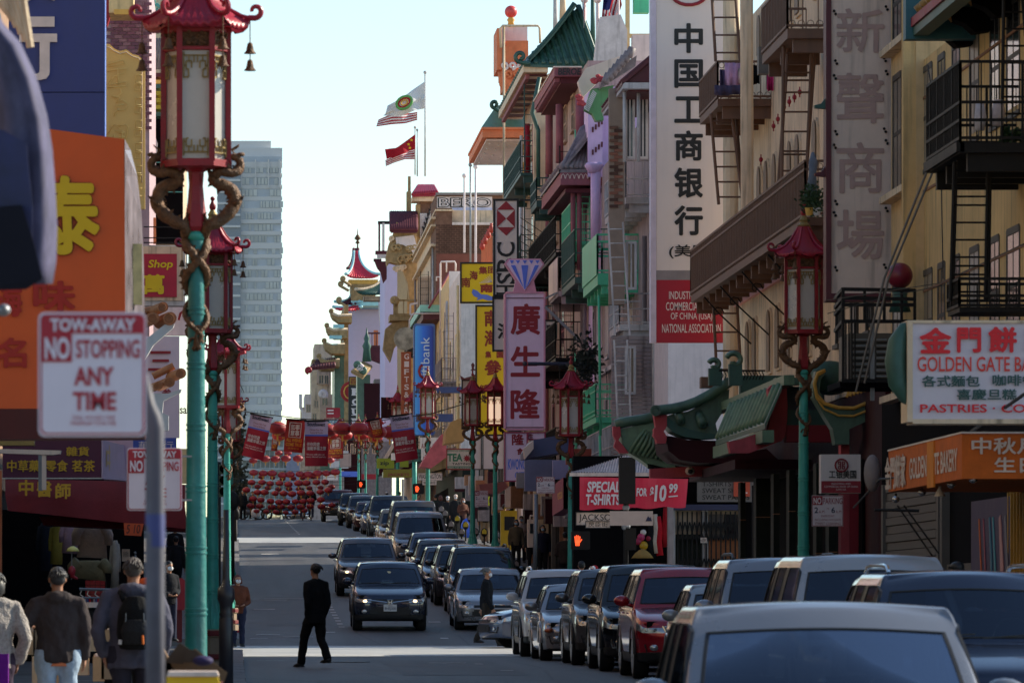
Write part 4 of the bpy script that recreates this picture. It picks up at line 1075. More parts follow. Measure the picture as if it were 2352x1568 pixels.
# ---- cream building with arched windows and brown fire escapes
cb,D0,D1,zt=block('cream_building','cream stucco building with small arched windows and long brown fire escapes',m_cream,XN,2045,1690,-330,base=3.5)
for x in(1876,1836,1818,1783,1764,1748,1717):window_f(cb,XN,DX(x,XN),7.6,8.42,.62,m_cream,M('brown arch pane',sh(96,82,66),.6,var=.2),arch=True,out=.07)  # panes have one plain brown colour
for x in(1876,1836,1818,1783,1764,1748,1717):window_f(cb,XN,DX(x,XN),10.55,11.3,.62,m_cream,M('brown arch pane',sh(96,82,66),.6),arch=True,out=.07)
for x in(1860,1845,1815,1790,1770,1737,1721):window_f(cb,XN,DX(x,XN),4.45,5.6,.62,m_cream,M('brown arch pane',sh(96,82,66),.6),arch=True,out=.07)
for x in(1930,1965,2000):window_f(cb,XN,DX(x,XN),4.45,5.6,.7,m_winframe)
b=MB();b.box(XN-.08,XN,D0+6,D1,6.02,6.12);b.build('string_course',m_pinkband,cb)
b=MB();b.tube([(XN-.12,D1-.3,3.6),(XN-.12,D1-.3,14)],.17,12);b.build('corner_pilaster',m_cream,cb)
b=MB();b.tube([P(1714,0,104),P(1716,560,104)],.12,9);b.build('drain_pipe',m_cream,cb)
for x,y in((1800,235),(1812,222),(1824,212),(1836,200),(1786,262),(1776,278),(1747,355)):tube_c(cb,'wall_anchor',m_crimson,[(x,y),(x,y+24)],DX(x,XN-.1),[.012,.035][0],5);b=MB();b.ball(P(x,y+12,DX(x,XN-.1)),.04,.04,.05,6,5);b.build('wall_anchor',m_crimson,cb)
m_meshp=m_brownl
b1_,Dn,Df,zt_,zf=balcony(cb,9.75,9.0,1750,1808,-45,66,m_brownp,slab=.16,beams=3,name='fire_escape',gap=.085,gap_end=.2,r=.018,rings=True,under=m_brownp)
b2_,Dn,Df,zt_,zf=balcony(cb,XN,9.0,1607,1648,142,227,m_brownp,slab=.14,beams=4,name='fire_escape',gap=.085,gap_end=.2,r=.018,rings=True)
b3_,Dn3,Df3,zt3,zf3=balcony(cb,9.6,9.0,1586.6,1849,370,498,m_brownp,slab=.14,beams=16,name='fire_escape',gap=.085,gap_end=.2,r=.018,mid=(.85,),rings=True)
for t in(.08,.28,.5,.7,.86):
 D=lerp(Dn3,Df3,t);pts=[(9.0,D,zf3-.2)]+[(9.0+.9*q,D,zf3-.25-.85*q)for q in(.3,.6,1)]
 b=MB();b.tube(pts,.016,5);c=Vector((9.25,D,zf3-.5));b.tube([c+Vector((math.cos(a)*(.13-.016*i),0,math.sin(a)*(.13-.016*i)))for i,a in enumerate([k*.8 for k in range(8)])],.012,5);b.build('scroll_bracket',m_fe_black,b3_)
ladder(b2_,(1634,1688),(1643,1699),-20,142,107.5,m_brownp,n=4,r=.03)
ladder(b2_,(1632,1680),(1650,1706),262,470,106.5,m_brownp,n=6,r=.03)
ladder(b2_,(1690,1690),(1706,1706),262,470,106.8,m_brownp,n=1,r=.03)
ladder(b1_,(1799,1864),(1795,1851),100,415,94,m_brownp,n=7,r=.028)
ladder(b1_,(1810,1872),(1786,1848),100,440,94.4,m_brownp,n=2,r=.03)
ladder(b3_,(1636,1690),(1646,1702),655,870,110,m_brownp,n=5,r=.03)
for i,(x0,x1,y0,y1,c,lab)in enumerate(((1652,1662,160,205,sh(70,62,90),'dark purple cloth drying at the left of the brown fire escape'),(1664,1704,145,210,sh(165,130,160),'pink lilac sheet drying on the brown fire escape railing'),(1694,1722,158,195,sh(185,165,160),'pale pink towel drying beside the lilac sheet'),(1724,1742,150,195,(.01,.01,.012),'black garment hanging beside the pale towel'),(1760,1774,168,210,sh(150,40,90),'magenta garment hanging at the wall end of the fire escape'),(1640,1700,196,220,sh(60,55,75),'slate blue sheet sagging low on the brown fire escape'))):
 b=MB();n=8;rr=random.Random(i)
 D=105.6-i*.03
 for k in range(n+1):
  x=lerp(x0,x1,k/n);b.v+=[P(x,y0+rr.uniform(-1,1),D+.04*math.sin(k*2)),P(x,y1-6*abs(k/n-.5)+rr.uniform(-2,2),D+.06*math.sin(k*2+1))]
 for k in range(n):b.f.append((2*k,2*k+1,2*k+3,2*k+2));b.mi.append(0)
 o=b.build('laundry_cloth',cloth('wash%d'%i,c),smooth='all',recalc=False);md=o.modifiers.new('thick','SOLIDIFY');md.thickness=.02;tag(o,lab,'laundry','laundry on the brown fire escape')
b=MB();b.box(*[px2(1742,100.5),px2(1766,100.5),100.5,100.8,pz(170,100.5),pz(108,100.5)]);b.build('notice_board',m_greyshut,cb)
b=MB();rr=random.Random(8)
for i in range(420):p=P(rr.gauss(1868,13),rr.gauss(462,14),88.5+rr.uniform(-.2,.2));d=Vector((rr.uniform(-1,1),rr.uniform(-1,1),rr.uniform(-.5,1))).normalized()*.05;s_=d.cross(Vector((.1,1,.2))).normalized()*.018;b.add([p,p+d+s_,p+d*1.7,p+d-s_],[(0,1,2,3)])
root=thing('potted_shrub','dense green shrub in small pots at the near end of the long fire escape','plant',P(1868,495,88.5));b.build('foliage',m_leaf,root,recalc=False)
for k,c in enumerate((m_yel,m_white)):
 b=MB();p=P(1858+17*k,492,88.4);b.lathe([(.05,-.02),(.07,.1),(.065,.1)],p,n=12);b.build('pot',c,root)
b=MB();p=P(1866,400,88.8);b.tube([P(1866,350,88.8),P(1867,372,88.8),P(1866,400,88.8),P(1862,455,88.8)],[(.02,.02),(.07,.06),(.06,.05),(.10,.05)],10)
o=b.build('hanging_coat',cloth('greyblue',sh(80,90,104)),smooth='all');tag(o,'grey blue coat hanging over the shrub on the long fire escape','laundry')
# ---- tall framed vertical sign
vs=thing('vertical_sign','tall vertical grey sign with four faded characters in a maroon frame','sign',P(1970,690,86))
a,c=P(1908,674,86),P(2047,-60,86);b=MB();b.box(a.x,c.x,86,86.3,a.z,c.z);b.build('board',m_greyw,vs)
b=MB();f_=.08
for(x0,x1,z0,z1)in((a.x-f_,a.x,a.z-.12,c.z),(c.x,c.x+f_,a.z-.12,c.z),(a.x,c.x,a.z-.12,a.z)):b.box(x0,x1,85.95,86.35,z0,z1)
b.build('frame',m_maroon,vs)
for yy,m in((242,m_green_dk),(398,m_maroon),(560,m_cream)):
 for sx_,xe in((-1,1896),(1,2054)):
  if m is m_cream and sx_<0:continue
  pts=[(xe,yy-18),(xe,yy+8),(xe+sx_*24,yy+6),(xe+sx_*26,yy),(xe+sx_*10,yy-4)];shape_c(vs,'frame_bracket',m,pts,86.05,.15)
for s_,y0,y1 in(('新',20,122),('聲',168,284),('商',327,444),('場',482,596)):
 txt(vs,s_,1920,y0,2030,y1,86,m_faded_char,bold=.016,lift=.008,name='faded_character')
 b=MB()
 for(x,y)in((1915,y0+6),(2034,y0-4),(1918,y1+18),(2030,y1+12)):
  for dy in(0,7):b.lathe([(.028,0),(.028,.02)],P(x+dy*.4,y+dy,0),n=10)if False else b.ball(P(x+dy*.5,y+dy,85.99),.022,.02,.022,8,5)
 b.build('bolt',m_fe_black,vs)
# ---- bank sign, white over red
bs=thing('bank_sign','tall white vertical bank sign with black characters over a red panel','sign',P(1582,786,115))
Y=115.0;m_whs=M('white sign face',sh(192,188,190),.45,var=.06,vscale=.4,grime=.05)
for nm,x0,x1,y0,y1,m,th in(('board',1507,1670,-60,621,m_whs,.3),('board',1507,1670,643,786,M('dark red sign face',sh(118,14,34),.4,var=.08),.3),('grey_band',1507,1670,621,643,M('grey sign band',sh(98,96,102),.5),.3)):
 a,c=P(x0,y1,Y),P(x1,y0,Y);b=MB();b.box(a.x,c.x,Y,Y+th,a.z,c.z);b.build(nm,m,bs)
a,c=P(1494,786,Y),P(1506.5,-60,Y);b=MB();b.box(a.x,c.x,Y-.02,Y+.4,a.z,c.z);b.build('edge_trim',M('pale lilac trim',sh(150,146,164),.5),bs)
for s_,y0,y1 in(('中',54,123),('国',137,203),('工',222,283),('商',300,370),('银',385,455),('行',472,541)):txt(bs,s_,1548,y0,1614,y1,Y,m_blackp,bold=.028)
txt(bs,'(美国)',1536,562,1640,594,Y,m_blackp,bold=.015)
b=MB();b.tube([P(1582+40*math.cos(R(t)),-14+26*math.sin(R(t)),Y-.02)for t in range(0,361,20)],.035,6);b.build('ring_logo',m_red,bs)
m_ltx=M('pale lettering',sh(190,184,188),.5,var=.05)
for s_,x0,x1,y0,y1 in(('INDUSTRIAL AND',1536,1640,669,687),('COMMERCIAL BANK',1529,1644,694,713),('OF CHINA (USA)',1540,1635,718,738),('NATIONAL ASSOCIATION',1520,1655,744,764)):txt(bs,s_,x0,y0,x1,y1,Y,m_ltx,bold=.005)
rs=board('red_banner_sign','narrow pinkish red sign panel behind the brown ladder beside the bank sign',1673,640,1692,797,116,M('faded red panel',sh(150,60,70),.6,var=.3))
# ---------------------------------------------------------------- the pagoda-roofed bank at the corner, the bakery
bank=thing('corner_bank','street level of the corner bank with a green tiled pagoda canopy and crimson walls','building',(XN,100,gz(100)),'buildings along the street')
D0,D1=DX(2030,XN),110.0
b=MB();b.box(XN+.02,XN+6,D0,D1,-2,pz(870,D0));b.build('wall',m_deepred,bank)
b=MB();b.box(XN-.03,XN,DX(1926,9.6),D1-.2,-2,2.4);b.build('recess_shade_sheet',m_dark,bank)  # flat near-black sheet paints the shade of the recess
for x0,x1 in((1700,1712),(1736,1768),(1776,1790),(1812,1826),(1874,1888),(1903,1922)):
 D=DX(x0,9.3);b=MB();a,c=px2(x0,D),px2(x1,D);b.box(a,c,D,D+.5,-1.2,2.35);cl=b.build('granite_column',m_granite,bank)
 for k in range(4):b=MB();b.box(a-.004,c+.004,D-.004,D+.1,-.6+k*.75,-.585+k*.75);b.build('tile_joint',m_brownl,cl)
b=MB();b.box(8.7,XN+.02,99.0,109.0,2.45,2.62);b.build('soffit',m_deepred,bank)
for x0,x1,m in((1931,1950,m_pinkred),(1950.3,1990,m_crimson),(1990.3,2016,m_pinkred)):
 D=91.0;b=MB();b.box(px2(x0,D),px2(x1,D),D,D+.4,-1.2,2.75 if m is not m_crimson else 2.2);b.build('pilaster',m,bank)
b=MB();b.box(px2(2017,90.6),px2(2030,90.6),90.6,90.9,-1.1,1.6);tp=b.build('tile_pier',m_cream,bank)
for k in range(20):b=MB();b.box(px2(2016,90.6),px2(2031,90.6),90.585,90.6,-1.1+.135*k,-1.085+.135*k);b.build('tile_joint',m_brownl,tp)
E=101.8
e_z0,t_z0=pz(1004,DX(1643,8.6)),pz(927,DX(1672,8.9))
Dn,Df=DX(1752,8.6),DX(1643,8.6)
z_e,z_t=3.02,3.66
tile_roof(bank,'canopy_roof',m_green_lt,(8.6,Df,z_e),(8.6,Dn-.3,z_e),(8.88,Df+.2,z_t),(8.88,Dn-.3,z_t),13,.055,base=m_green_md)
b=MB();b.box(8.56,8.75,Dn-.3,Df+.1,z_e-.30,z_e-.1);b.build('eave_board',m_green_lt,bank)
b=MB();b.box(8.88,9.05,Dn-.6,Df+5,z_t-.02,z_t+.14);b.build('ridge_course',m_green_lt,bank)
D=93.6
pts=[(1763,893),(1771,884),(1783,882),(1798,884),(1806,892),(1808,930),(1807,965),(1803,1000),(1795,1012),(1777,1018),(1720,1040),(1677,1040),(1672,1014),(1700,1008),(1748,992),(1764,984),(1770,950)]
shape_c(bank,'gable_end',m_pinkred,pts,D,.35)
b=MB();b.box(px2(1808,D),px2(1916,D),D+.2,D+.6,pz(1014,D),pz(975,D));b.build('red_beam',m_crimson,bank)
b=MB();b.box(px2(1786,D),px2(1926,D),D+.25,D+.7,pz(974.6,D),pz(940,D));b.build('green_beam',m_green_dk,bank)
b=MB();b.box(px2(1790,D),px2(1900,D),D+.5,D+1.2,pz(940,D),pz(885,D));b.build('green_beam',M('grey blue panel',sh(40,50,56),.6),bank)
b=MB();b.box(px2(1783,D),px2(1926,D),D+.1,D+.6,pz(882,D),pz(866,D));b.build('green_beam',m_green_md,bank)
D=104.0
shape_c(bank,'corner_roof',m_green_md,[(1530,955),(1545,950),(1580,944),(1620,925),(1660,898),(1675,893),(1672,925),(1643,972),(1650,1004),(1610,1007),(1570,1002),(1545,990),(1533,975)],D,1.2)
shape_c(bank,'corner_fascia',m_green_dk,[(1528,975),(1545,992),(1572,1003),(1612,1008),(1655,1006),(1655,998),(1612,992),(1580,985),(1550,970),(1530,955)],D-.08,.08)
b=MB();pth=[(1499,943),(1520,941),(1545,938),(1572,932),(1600,922),(1632,905),(1655,890),(1676,876)]
b.tube([P(x,y,D-.15)for x,y in pth],.098,12);rg=b.build('ridge_roll',m_green_md,bank,'all')
b=MB();b.lathe([(.10,0),(.10,.05)],n=18);rt_=Matrix.Rotation(R(90),3,'X');q0=P(1505,942.5,D-.28);b.v=[q0+rt_@v for v in b.v];b.build('end_tile',m_green_md,rg)
b=MB();b.tube([P(1505+8*math.cos(t),942.5+8*math.sin(t),D-.35)for t in[i*.7 for i in range(10)]],.008,5);b.build('end_tile_ring',m_green_dk,rg)
for(xx,yy,rr_)in((1563,967,.085),(1614,975,.095)):
 b=MB();b.tube([P(xx,yy,D-.2),P(xx-8 if xx<1600 else xx-12,yy-28,D+.1)],rr_,12);o=b.build('round_tile',m_green_md,bank,'all')
 b=MB();b.tube([P(xx+7*math.cos(t),yy+7*math.sin(t),D-.21)for t in[i*.7 for i in range(10)]],.007,5);b.build('end_tile_ring',m_green_dk,o)
shape_c(bank,'end_block',m_pinkred,[(1501,951),(1531,952),(1531,978),(1528,984),(1524,990),(1528,996),(1531,1004),(1529,1018),(1508,1018),(1506,1008),(1500,1000),(1502,992),(1501,985),(1506,980)],D-.12,.35)
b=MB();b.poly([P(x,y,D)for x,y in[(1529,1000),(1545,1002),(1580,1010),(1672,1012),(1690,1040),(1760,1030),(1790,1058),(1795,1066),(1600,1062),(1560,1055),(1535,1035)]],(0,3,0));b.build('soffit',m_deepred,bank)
D=108.5
b=MB();b.tube([P(x,y,D)for x,y in[(1413,975),(1440,968),(1475,963),(1502,957)]],.10,10);b.build('ridge_roll',m_green_md,bank,'all')
shape_c(bank,'corner_roof',m_green_lt,[(1424,985),(1470,975),(1512,962),(1512,1035),(1530,1055),(1545,1075),(1500,1077),(1470,1055),(1445,1040),(1430,1020)],D,.8)
for i in range(8):tube_c(bank,'tile_row',m_green_lt,[(1445+i*10,1062+i*1.2-22+i*1),(1462+i*9.5,1010+i*4),(1482+i*5,985+i*3)],D-.1,.035)
b=MB()
for i in range(20):b.bar(P(1488+i*3.0,1064+i*.7,D-.15),P(1489+i*3.0,1076+i*.4,D-.15),.022)
b.build('eave_grille',m_dark,bank)
shape_c(bank,'eave_board',m_green_lt,[(1478,1040),(1545,1052),(1552,1078),(1490,1066)],D-.06,.06)
shape_c(bank,'end_block',m_pinkred,[(1408,978),(1424,980),(1426,1000),(1420,1010),(1430,1022),(1444,1040),(1424,1040),(1410,1025),(1414,1010),(1408,998)],D-.08,.3)
D=106
shape_c(bank,'fascia_beam',m_pinkred,[(1493,1076),(1700,1064),(1700,1090),(1520,1097),(1493,1097)],D,.3)
b=MB();b.ball(P(1584,1081,D-.15),.09,.09,.08,12,8);cm_=b.build('camera_dome',m_greyw,bank,'all');b=MB();b.ball(P(1585,1082,D-.22),.05,.04,.045,10,6);b.build('lens',m_blackp,cm_)
for cx,cy,rr_,D,x1 in((1641,838,14,103,1632),(1687,828,20,101,1700)):
 scroll(bank,'scroll_ornament',m_green_md,cx,cy,rr_,D,.05,sx=1,start=160,turns=-.9,width=.25)
 b=MB();b.box(px2(cx-14,D),px2(cx+16,D),D-.1,D+.15,pz(885,D),pz(cy+8,D));b.build('scroll_foot',m_green_dk,bank)
b=MB();b.box(px2(1700,102),px2(1850,102),102,102.3,pz(905,102),pz(862,102));b.build('parapet',m_green_dk,bank)
b=MB()
for i in range(14):b.tube([P(1656+i*7.2,853,102),P(1660+i*7.2,862,102),P(1656+i*7.2,872,102)],.012,4)
b.bar(P(1650,851,102),P(1757,851,102),.03);b.build('parapet_lattice',m_fe_black,bank)
b=MB();b.box(px2(1610,104),px2(1640,104),104,104.4,pz(890,104),pz(865,104));b.build('planter_box',m_brownp,bank)
D=90.5
orn=thing('dragon_boat_ornament','dark green boat-shaped eave ornament edged in gold beside the teal lamp post','ornament',P(1930,1010,D))
shape_c(orn,'hull',m_green_md,[(1868,912),(1866,880),(1873,852),(1888,846),(1895,858),(1884,872),(1882,900),(1900,930),(1940,938),(1985,925),(2010,900),(2030,862),(2046,870),(2028,940),(2000,962),(1972,975),(1950,985),(1950,1020),(1918,1020),(1912,985),(1895,958)],D,.5)
for dz,r_ in((0,.03),(18,.018)):
 tube_c(orn,'gold_edge',m_yel,[(1895,850+dz*.1),(1878,856+dz*.3),(1870,880),(1874,905+dz*.4),(1892,926+dz*.7),(1925,936+dz),(1960,937+dz),(1990,925+dz),(2018,912+dz*.9),(2026,880),(2034,860)],D-.05,r_)
b=MB()
for i in range(7):b.tube([P(1944+i*8,912-i*2.5,D-.1),P(1951+i*8,890-i*2.5,D-.05)],.022,6)
b.build('teeth',m_yel,orn)
b=MB();b.ball(P(1905,868,D+.6),.38,.3,.28,14,9);b.build('ball',m_green_dk,orn,'all')
for i in range(9):tube_c(orn,'red_pipe',m_pinkred,[(2050-i*7,955+i*2.2),(2046-i*7,972+i*2),(2040-i*6.5,985+i),(2000-i*1,1012)],D+.3+i*.12,.045)
b=MB()
for q in range(3):b.tube([P(2046+q*12,930,D-.3),P(2058+q*14,966,D-.3),P(2076+q*16,990,D-.3)],.035,7)
b.build('hook',m_green_dk,orn)
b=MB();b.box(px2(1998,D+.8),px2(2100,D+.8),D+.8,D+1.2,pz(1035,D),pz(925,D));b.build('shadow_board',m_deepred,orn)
txt(orn,'金門',2005,998,2070,1020,D+.75,M('dull gilt letters',sh(60,46,20),.5),bold=.02)
D=81
fb=thing('red_ball_finial','dark red ball on a green collar behind the black railings','ornament',P(2066,690,D));b=MB();b.ball(P(2066,633,D),.185,n=22,m=14);b.build('ball',M('dark red ball',sh(92,20,36),.35,var=.15),fb,'all')
b=MB();p=P(2066,700,D);b.lathe([(.16,-.1),(.11,.05),(.13,.09),(.10,.12),(.12,.2),(.1,.24)],p,n=16);b.build('collar',m_green_dk,fb,'all')
D=80;ac=thing('air_conditioner','grey louvred air conditioner in a black cage over the canopy','air conditioner',P(2020,880,D))
b=MB();b.box(px2(1950,D),px2(2062,D),D,D+1.4,pz(868,D),pz(765,D));b.build('casing',m_greyshut,ac)
for x0,x1 in((1958,1994),(2012,2036),(2040,2060)):
 for i in range(13):b=MB();b.box(px2(x0,D),px2(x1,D),D-.02,D,pz(778+i*7+3.4,D),pz(778+i*7,D));b.build('louvre',m_fe_black if i%2 else m_steel,ac)
b=MB();b.box(px2(1997,D),px2(2007,D),D-.06,D-.03,pz(920,D),pz(740,D));b.build('conduit',m_steel,ac)
b=MB()
for y in(664,684,700,738,874):b.bar(P(1936,y,D-.3),P(2100,y+(3 if y<700 else 0),D-.3),.05);b.bar(P(1936,y,D-.3),P(1918,y+22 if y<800 else y+12,D+2.6),.05)
for x in(1936,1985,2030,2070,2100):b.bar(P(x,664,D-.3),P(x,740 if x not in(1936,)else 876,D-.3),.04)
for x in range(1942,1970,7):b.bar(P(x,740,D-.3),P(x,874,D-.3),.02)
b.build('cage',m_fe_black,ac)
b=MB();b.box(px2(1925,D),px2(2075,D),D-.2,D+1.5,pz(890,D),pz(876,D));b.build('platform',m_dark,ac)
b=MB()
for a,c in(((2150,340),(2030,640)),((2162,345),(2040,640)),((2040,640),(1985,880)),((2030,640),(1965,900))):b.tube([P(*a,78),P(*c,78)],.016,6)
o=b.build('stay_rod',m_greyshut,None);tag(o,'pair of slanting grey stay rods running up past the red ball','rods')
# ---- bakery
bk=thing('bakery_shop','street front of the bakery with dark doorways and steel shutters','building',(XN,80,gz(80)),'buildings along the street')
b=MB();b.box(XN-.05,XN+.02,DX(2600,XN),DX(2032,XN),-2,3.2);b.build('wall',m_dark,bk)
a,c=DX(2158,XN-.06),DX(2040,XN-.06)
for i in range(24):z=-1.1+i*.125;b=MB();b.box(XN-.10-(.02 if i%2 else 0),XN-.05,a,c,z,z+.112);b.build('shutter_slat',m_greyshut,bk)
for x in(2034,2161,2170):D=DX(x,XN-.1);b=MB();b.box(XN-.16,XN-.05,D-.12,D+.12,-1.1,1.9);b.build('shutter_post',m_greyshut,bk)
a,c=DX(2236,XN-.06),DX(2180,XN-.06)
for i in range(14):z=-1.1+i*.125;b=MB();b.box(XN-.10,XN-.05,a,c,z,z+.11);b.build('shutter_slat',m_greyshut,bk)
a,c=DX(2330,XN-.08),DX(2240,XN-.08);b=MB();b.box(XN-.14,XN-.06,a,c,-1.1,1.45);mu=b.build('painted_panel',M('violet mural ground',sh(40,34,64),.5,var=.2,vscale=2),bk)
for x,w,cc in((2262,1.5,sh(130,70,80)),(2276,5,sh(40,90,110)),(2284,4,sh(60,120,130)),(2300,8,sh(150,110,110)),(2252,2,sh(160,80,40)),(2312,6,sh(90,90,100))):
 D=DX(x,XN-.15);b=MB();b.tube([(XN-.148,D+.2,1.2),(XN-.15,D,.6),(XN-.15,D-.1,0),(XN-.15,D+.05,-1)],[(.01,w*.012),(.01,w*.02),(.01,w*.022),(.01,w*.02)],6,flat=(1,0,0));b.build('mural_stroke',M('mural%d'%x,cc,.5),mu)
for i in range(8):x=2322+i*7;D=DX(x,XN-.1);b=MB();b.box(XN-.15,XN-.08,D-.02,D+.02,-1.1,1.5);b.build('gate_bar',m_yel,bk)
aw=thing('bakery_awning','orange brown cloth awning with white lettering over the bakery door','awning',P(2206,1095,64.2))
Dn,Df=64.2,71.4;z1,z0=1.99,1.46
b=MB();b.box(8.2,XN-.1,Dn,Df,z0+.02,z1);b.build('canopy',m_orange,aw)
b=MB();b.box(8.19,XN,Dn-.02,Df+.02,z1,z1+.02);b.build('piping',m_silver,aw)
b=MB();b.box(8.18,8.2,DX(2147,8.2),DX(2132,8.2),z0-.02,z1-.01);b.build('patch',M('paler orange patch',sh(190,120,50),.75),aw)
m_whl=M('white cloth lettering',sh(178,168,160),.7)
for s_,x0,x1,ya,yb_ in(('中秋月餅',2230,2440,.62,.92),('生日蛋糕',2282,2490,.22,.50)):lettering(aw,s_,(px2(x0,Dn),Dn-.012,lerp(z0,z1,ya-.06)),(px2(x1,Dn)-px2(x0,Dn),0,0),(0,0,(yb_-ya+.06)*(z1-z0)*1.0),m_whl,bold=.02)
def onfront(s_,xa,xb,za,zb_,m,X=8.2,**k):
 Da,Db=DX(xa,X),DX(xb,X);lettering(aw,s_,(X-.012,Da,za),(0,Db-Da,0),(0,0,zb_-za),m,**k)
onfront('GOLDEN GATE BAKERY',2090,2200,1.58,1.84,m_whl,bold=.02)
onfront('金門餅家',2035,2082,1.5,1.92,m_greyw,bold=.03)
for xx,yy in((2057,1144),(2117,1128),(2184,1110),(2234,1098)):
 D=DX(xx,8.35);b=MB();b.tube([P(xx,yy-12,D),P(xx,yy,D)],.015,5);sp=b.build('bulb_holder',m_fe_black,aw);b=MB();b.ball(P(xx,yy+2,D),.05,.05,.045,12,8);b.build('bulb',M('silver bulb',(.5,.5,.52),.15,metal=.8),sp,'all')
b=MB();p=P(2158,1130,68);b.lathe([(.015,.1),(.02,.05),(.06,-.03),(.07,-.05)],p,n=14);b.build('lamp_shade',m_silver,aw,'all')
b=MB();b.tube([P(2008,1170,74),P(2110,1172,74)],.02,5);b.tube([P(2060,1160,73),P(2150,1290,73)],.012,5);b.tube([P(2075,1160,73),P(2155,1270,73)],.012,5);b.tube([P(1960,1165,80),P(2020,1100,72),P(2200,1080,66)],.014,5);b.tube([P(2230,990,66),P(2351,905,60)],.02,5);b.build('stay',m_wire,aw)
b=MB();b.ball(P(2003,1086,73),.11,.16,.24,14,10);o=b.build('satellite_dish',m_greyb2,smooth='all');tag(o,'small grey dish on the far end of the orange awning','dish')
sg=thing('bakery_sign','white bakery sign box with red and green lettering and a green curl behind','sign',P(2250,965,62))
D=62;m_whb=M('white bakery face',sh(152,150,160),.5,var=.06)
a,c=P(2095,962,D),P(2460,742,D);b=MB();b.box(a.x,c.x,D,D+.5,a.z,c.z);b.build('sign_box',m_whb,sg)
b=MB();b.box(a.x-.06,a.x,D-.03,D+.55,a.z-.03,c.z+.03);b.box(a.x,c.x,D-.03,D+.55,a.z-.05,a.z);b.box(a.x,c.x,D-.03,D+.55,c.z,c.z+.03);b.build('sign_edge',m_cream,sg)
m_rl=M('bright red letters',sh(168,18,28),.5,var=.05);m_or=M('orange red letters',sh(176,44,34),.5);m_gl=M('dark green letters',sh(30,60,58),.5)
for s_,x0,x1,y0,y1 in(('金',2110,2184,752,812),('門',2196,2252,752,810),('餅',2268,2334,750,810),('家',2352,2420,750,810)):txt(sg,s_,x0,y0,x1,y1,D,m_rl,bold=.035,lift=.03)
txt(sg,'GOLDEN GATE BAKERY',2106,819,2440,853,D,m_or,bold=.01,lift=.02)
for s_,x0,x1,y0,y1 in(('各式麵包',2116,2249,862,888),('咖啡餐',2278,2380,860,886),('喜慶旦糕',2196,2334,893,918)):txt(sg,s_,x0,y0,x1,y1,D,m_gl,bold=.02,lift=.02)
txt(sg,'PASTRIES · COFFEE',2112,928,2430,947,D,m_rl,bold=.02,lift=.02)
b=MB();b.tube([P(x,y,D+.1)for x,y in[(2100,742),(2078,752),(2062,785),(2056,830),(2062,880),(2080,915),(2100,930)]],[.03,.07,.11,.12,.11,.07,.04],10);b.build('green_curl',m_green_dk,sg,'all')
s2=board('small_bank_sign','small white and red bank sign box with a round logo beside the teal lamp',1885,1043,1976,1132,88,m_whs,thick=.3)
b=MB();a,c=P(1885.5,1131,88),P(1975.5,1104,88);b.box(a.x,c.x,87.985,88.0,a.z,c.z);b.build('red_band',m_redp,s2)
b=MB();b.tube([P(1932+14.5*math.cos(t),1068+14.5*math.sin(t),87.98)for t in[i*.4488 for i in range(15)]],.013,6);b.build('logo_ring',m_red,s2)
bars_c(s2,'logo_strokes',m_red,[(1925,1060,1930,1060),(1934,1060,1939,1060),(1925,1076,1930,1076),(1934,1076,1939,1076),(1925,1060,1925,1066),(1939,1060,1939,1066),(1925,1070,1925,1076),(1939,1070,1939,1076),(1930,1060,1930,1076),(1934,1060,1934,1076),(1925,1066,1930,1066),(1934,1066,1939,1066),(1925,1070,1930,1070),(1934,1070,1939,1070)],87.98,.014,.01)
txt(s2,'工银美国',1903,1079,1966,1098,88,m_blackp,bold=.02)
txt(s2,'INDUSTRIAL AND\nCOMMERCIAL BANK OF CHINA\n(USA) NA',1892,1108,1970,1127,87.98,m_ltx)
def parking_sign(lab,x0,y0,x1,y1,D,lines=True):
 s_=board('parking_sign',lab,x0,y0,x1,y1,D,M('sign white',sh(158,152,158),.5,var=.1,grime=.15),thick=.012,group='no parking signs')
 w,h=x1-x0,y1-y0
 def q(a,c,d,e):return(x0+w*a,y0+h*c,x0+w*d,y0+h*e)
 r_=q(.02,.03,.34,.31);b=MB();a_,c_=P(r_[0],r_[3],D),P(r_[2],r_[1],D);b.box(a_.x,c_.x,D-.006,D,a_.z,c_.z);b.build('red_patch',m_redp,s_)
 txt(s_,'NO',*q(.05,.07,.30,.28),D-.006,m_ltx,bold=.03,lift=.003);txt(s_,'PARKING',*q(.36,.08,.97,.28),D,m_red,bold=.01,lift=.004)
 txt(s_,'2',*q(.08,.38,.20,.57),D,m_ink,bold=.02,lift=.004);txt(s_,'A.M.',*q(.22,.48,.42,.57),D,m_red,lift=.004);txt(s_,'TO',*q(.47,.40,.55,.45),D,m_red,lift=.004)
 txt(s_,'6',*q(.62,.38,.74,.57),D,m_ink,bold=.02,lift=.004);txt(s_,'A.M.',*q(.76,.48,.96,.57),D,m_red,lift=.004)
 for t,ya,yb_ in(('EVERYDAY',.63,.70),('INCLUDING HOLIDAYS',.75,.82),('STREET CLEANING',.87,.95)):txt(s_,t,*q(.1 if t!='EVERYDAY' else.3,ya,.92 if t!='EVERYDAY' else.72,yb_),D,m_red,lift=.004)
 bars_c(s_,'border',m_red,[q(.015,.02,.985,.02),q(.015,.98,.985,.98),q(.015,.02,.015,.98),q(.985,.02,.985,.98)],D-.004,.008,.004)
 return s_
parking_sign('white no-parking sign fixed to the teal lamp post under the small bank sign',1864,1137,1936,1208,84.8)
parking_sign('white no-parking sign on a grey post left of the red T-shirt banner',1231,1094,1274,1133,140)
parking_sign('white no-parking sign between the two teal lamp posts over the sidewalk crowd',1090,1126,1121,1163,175)
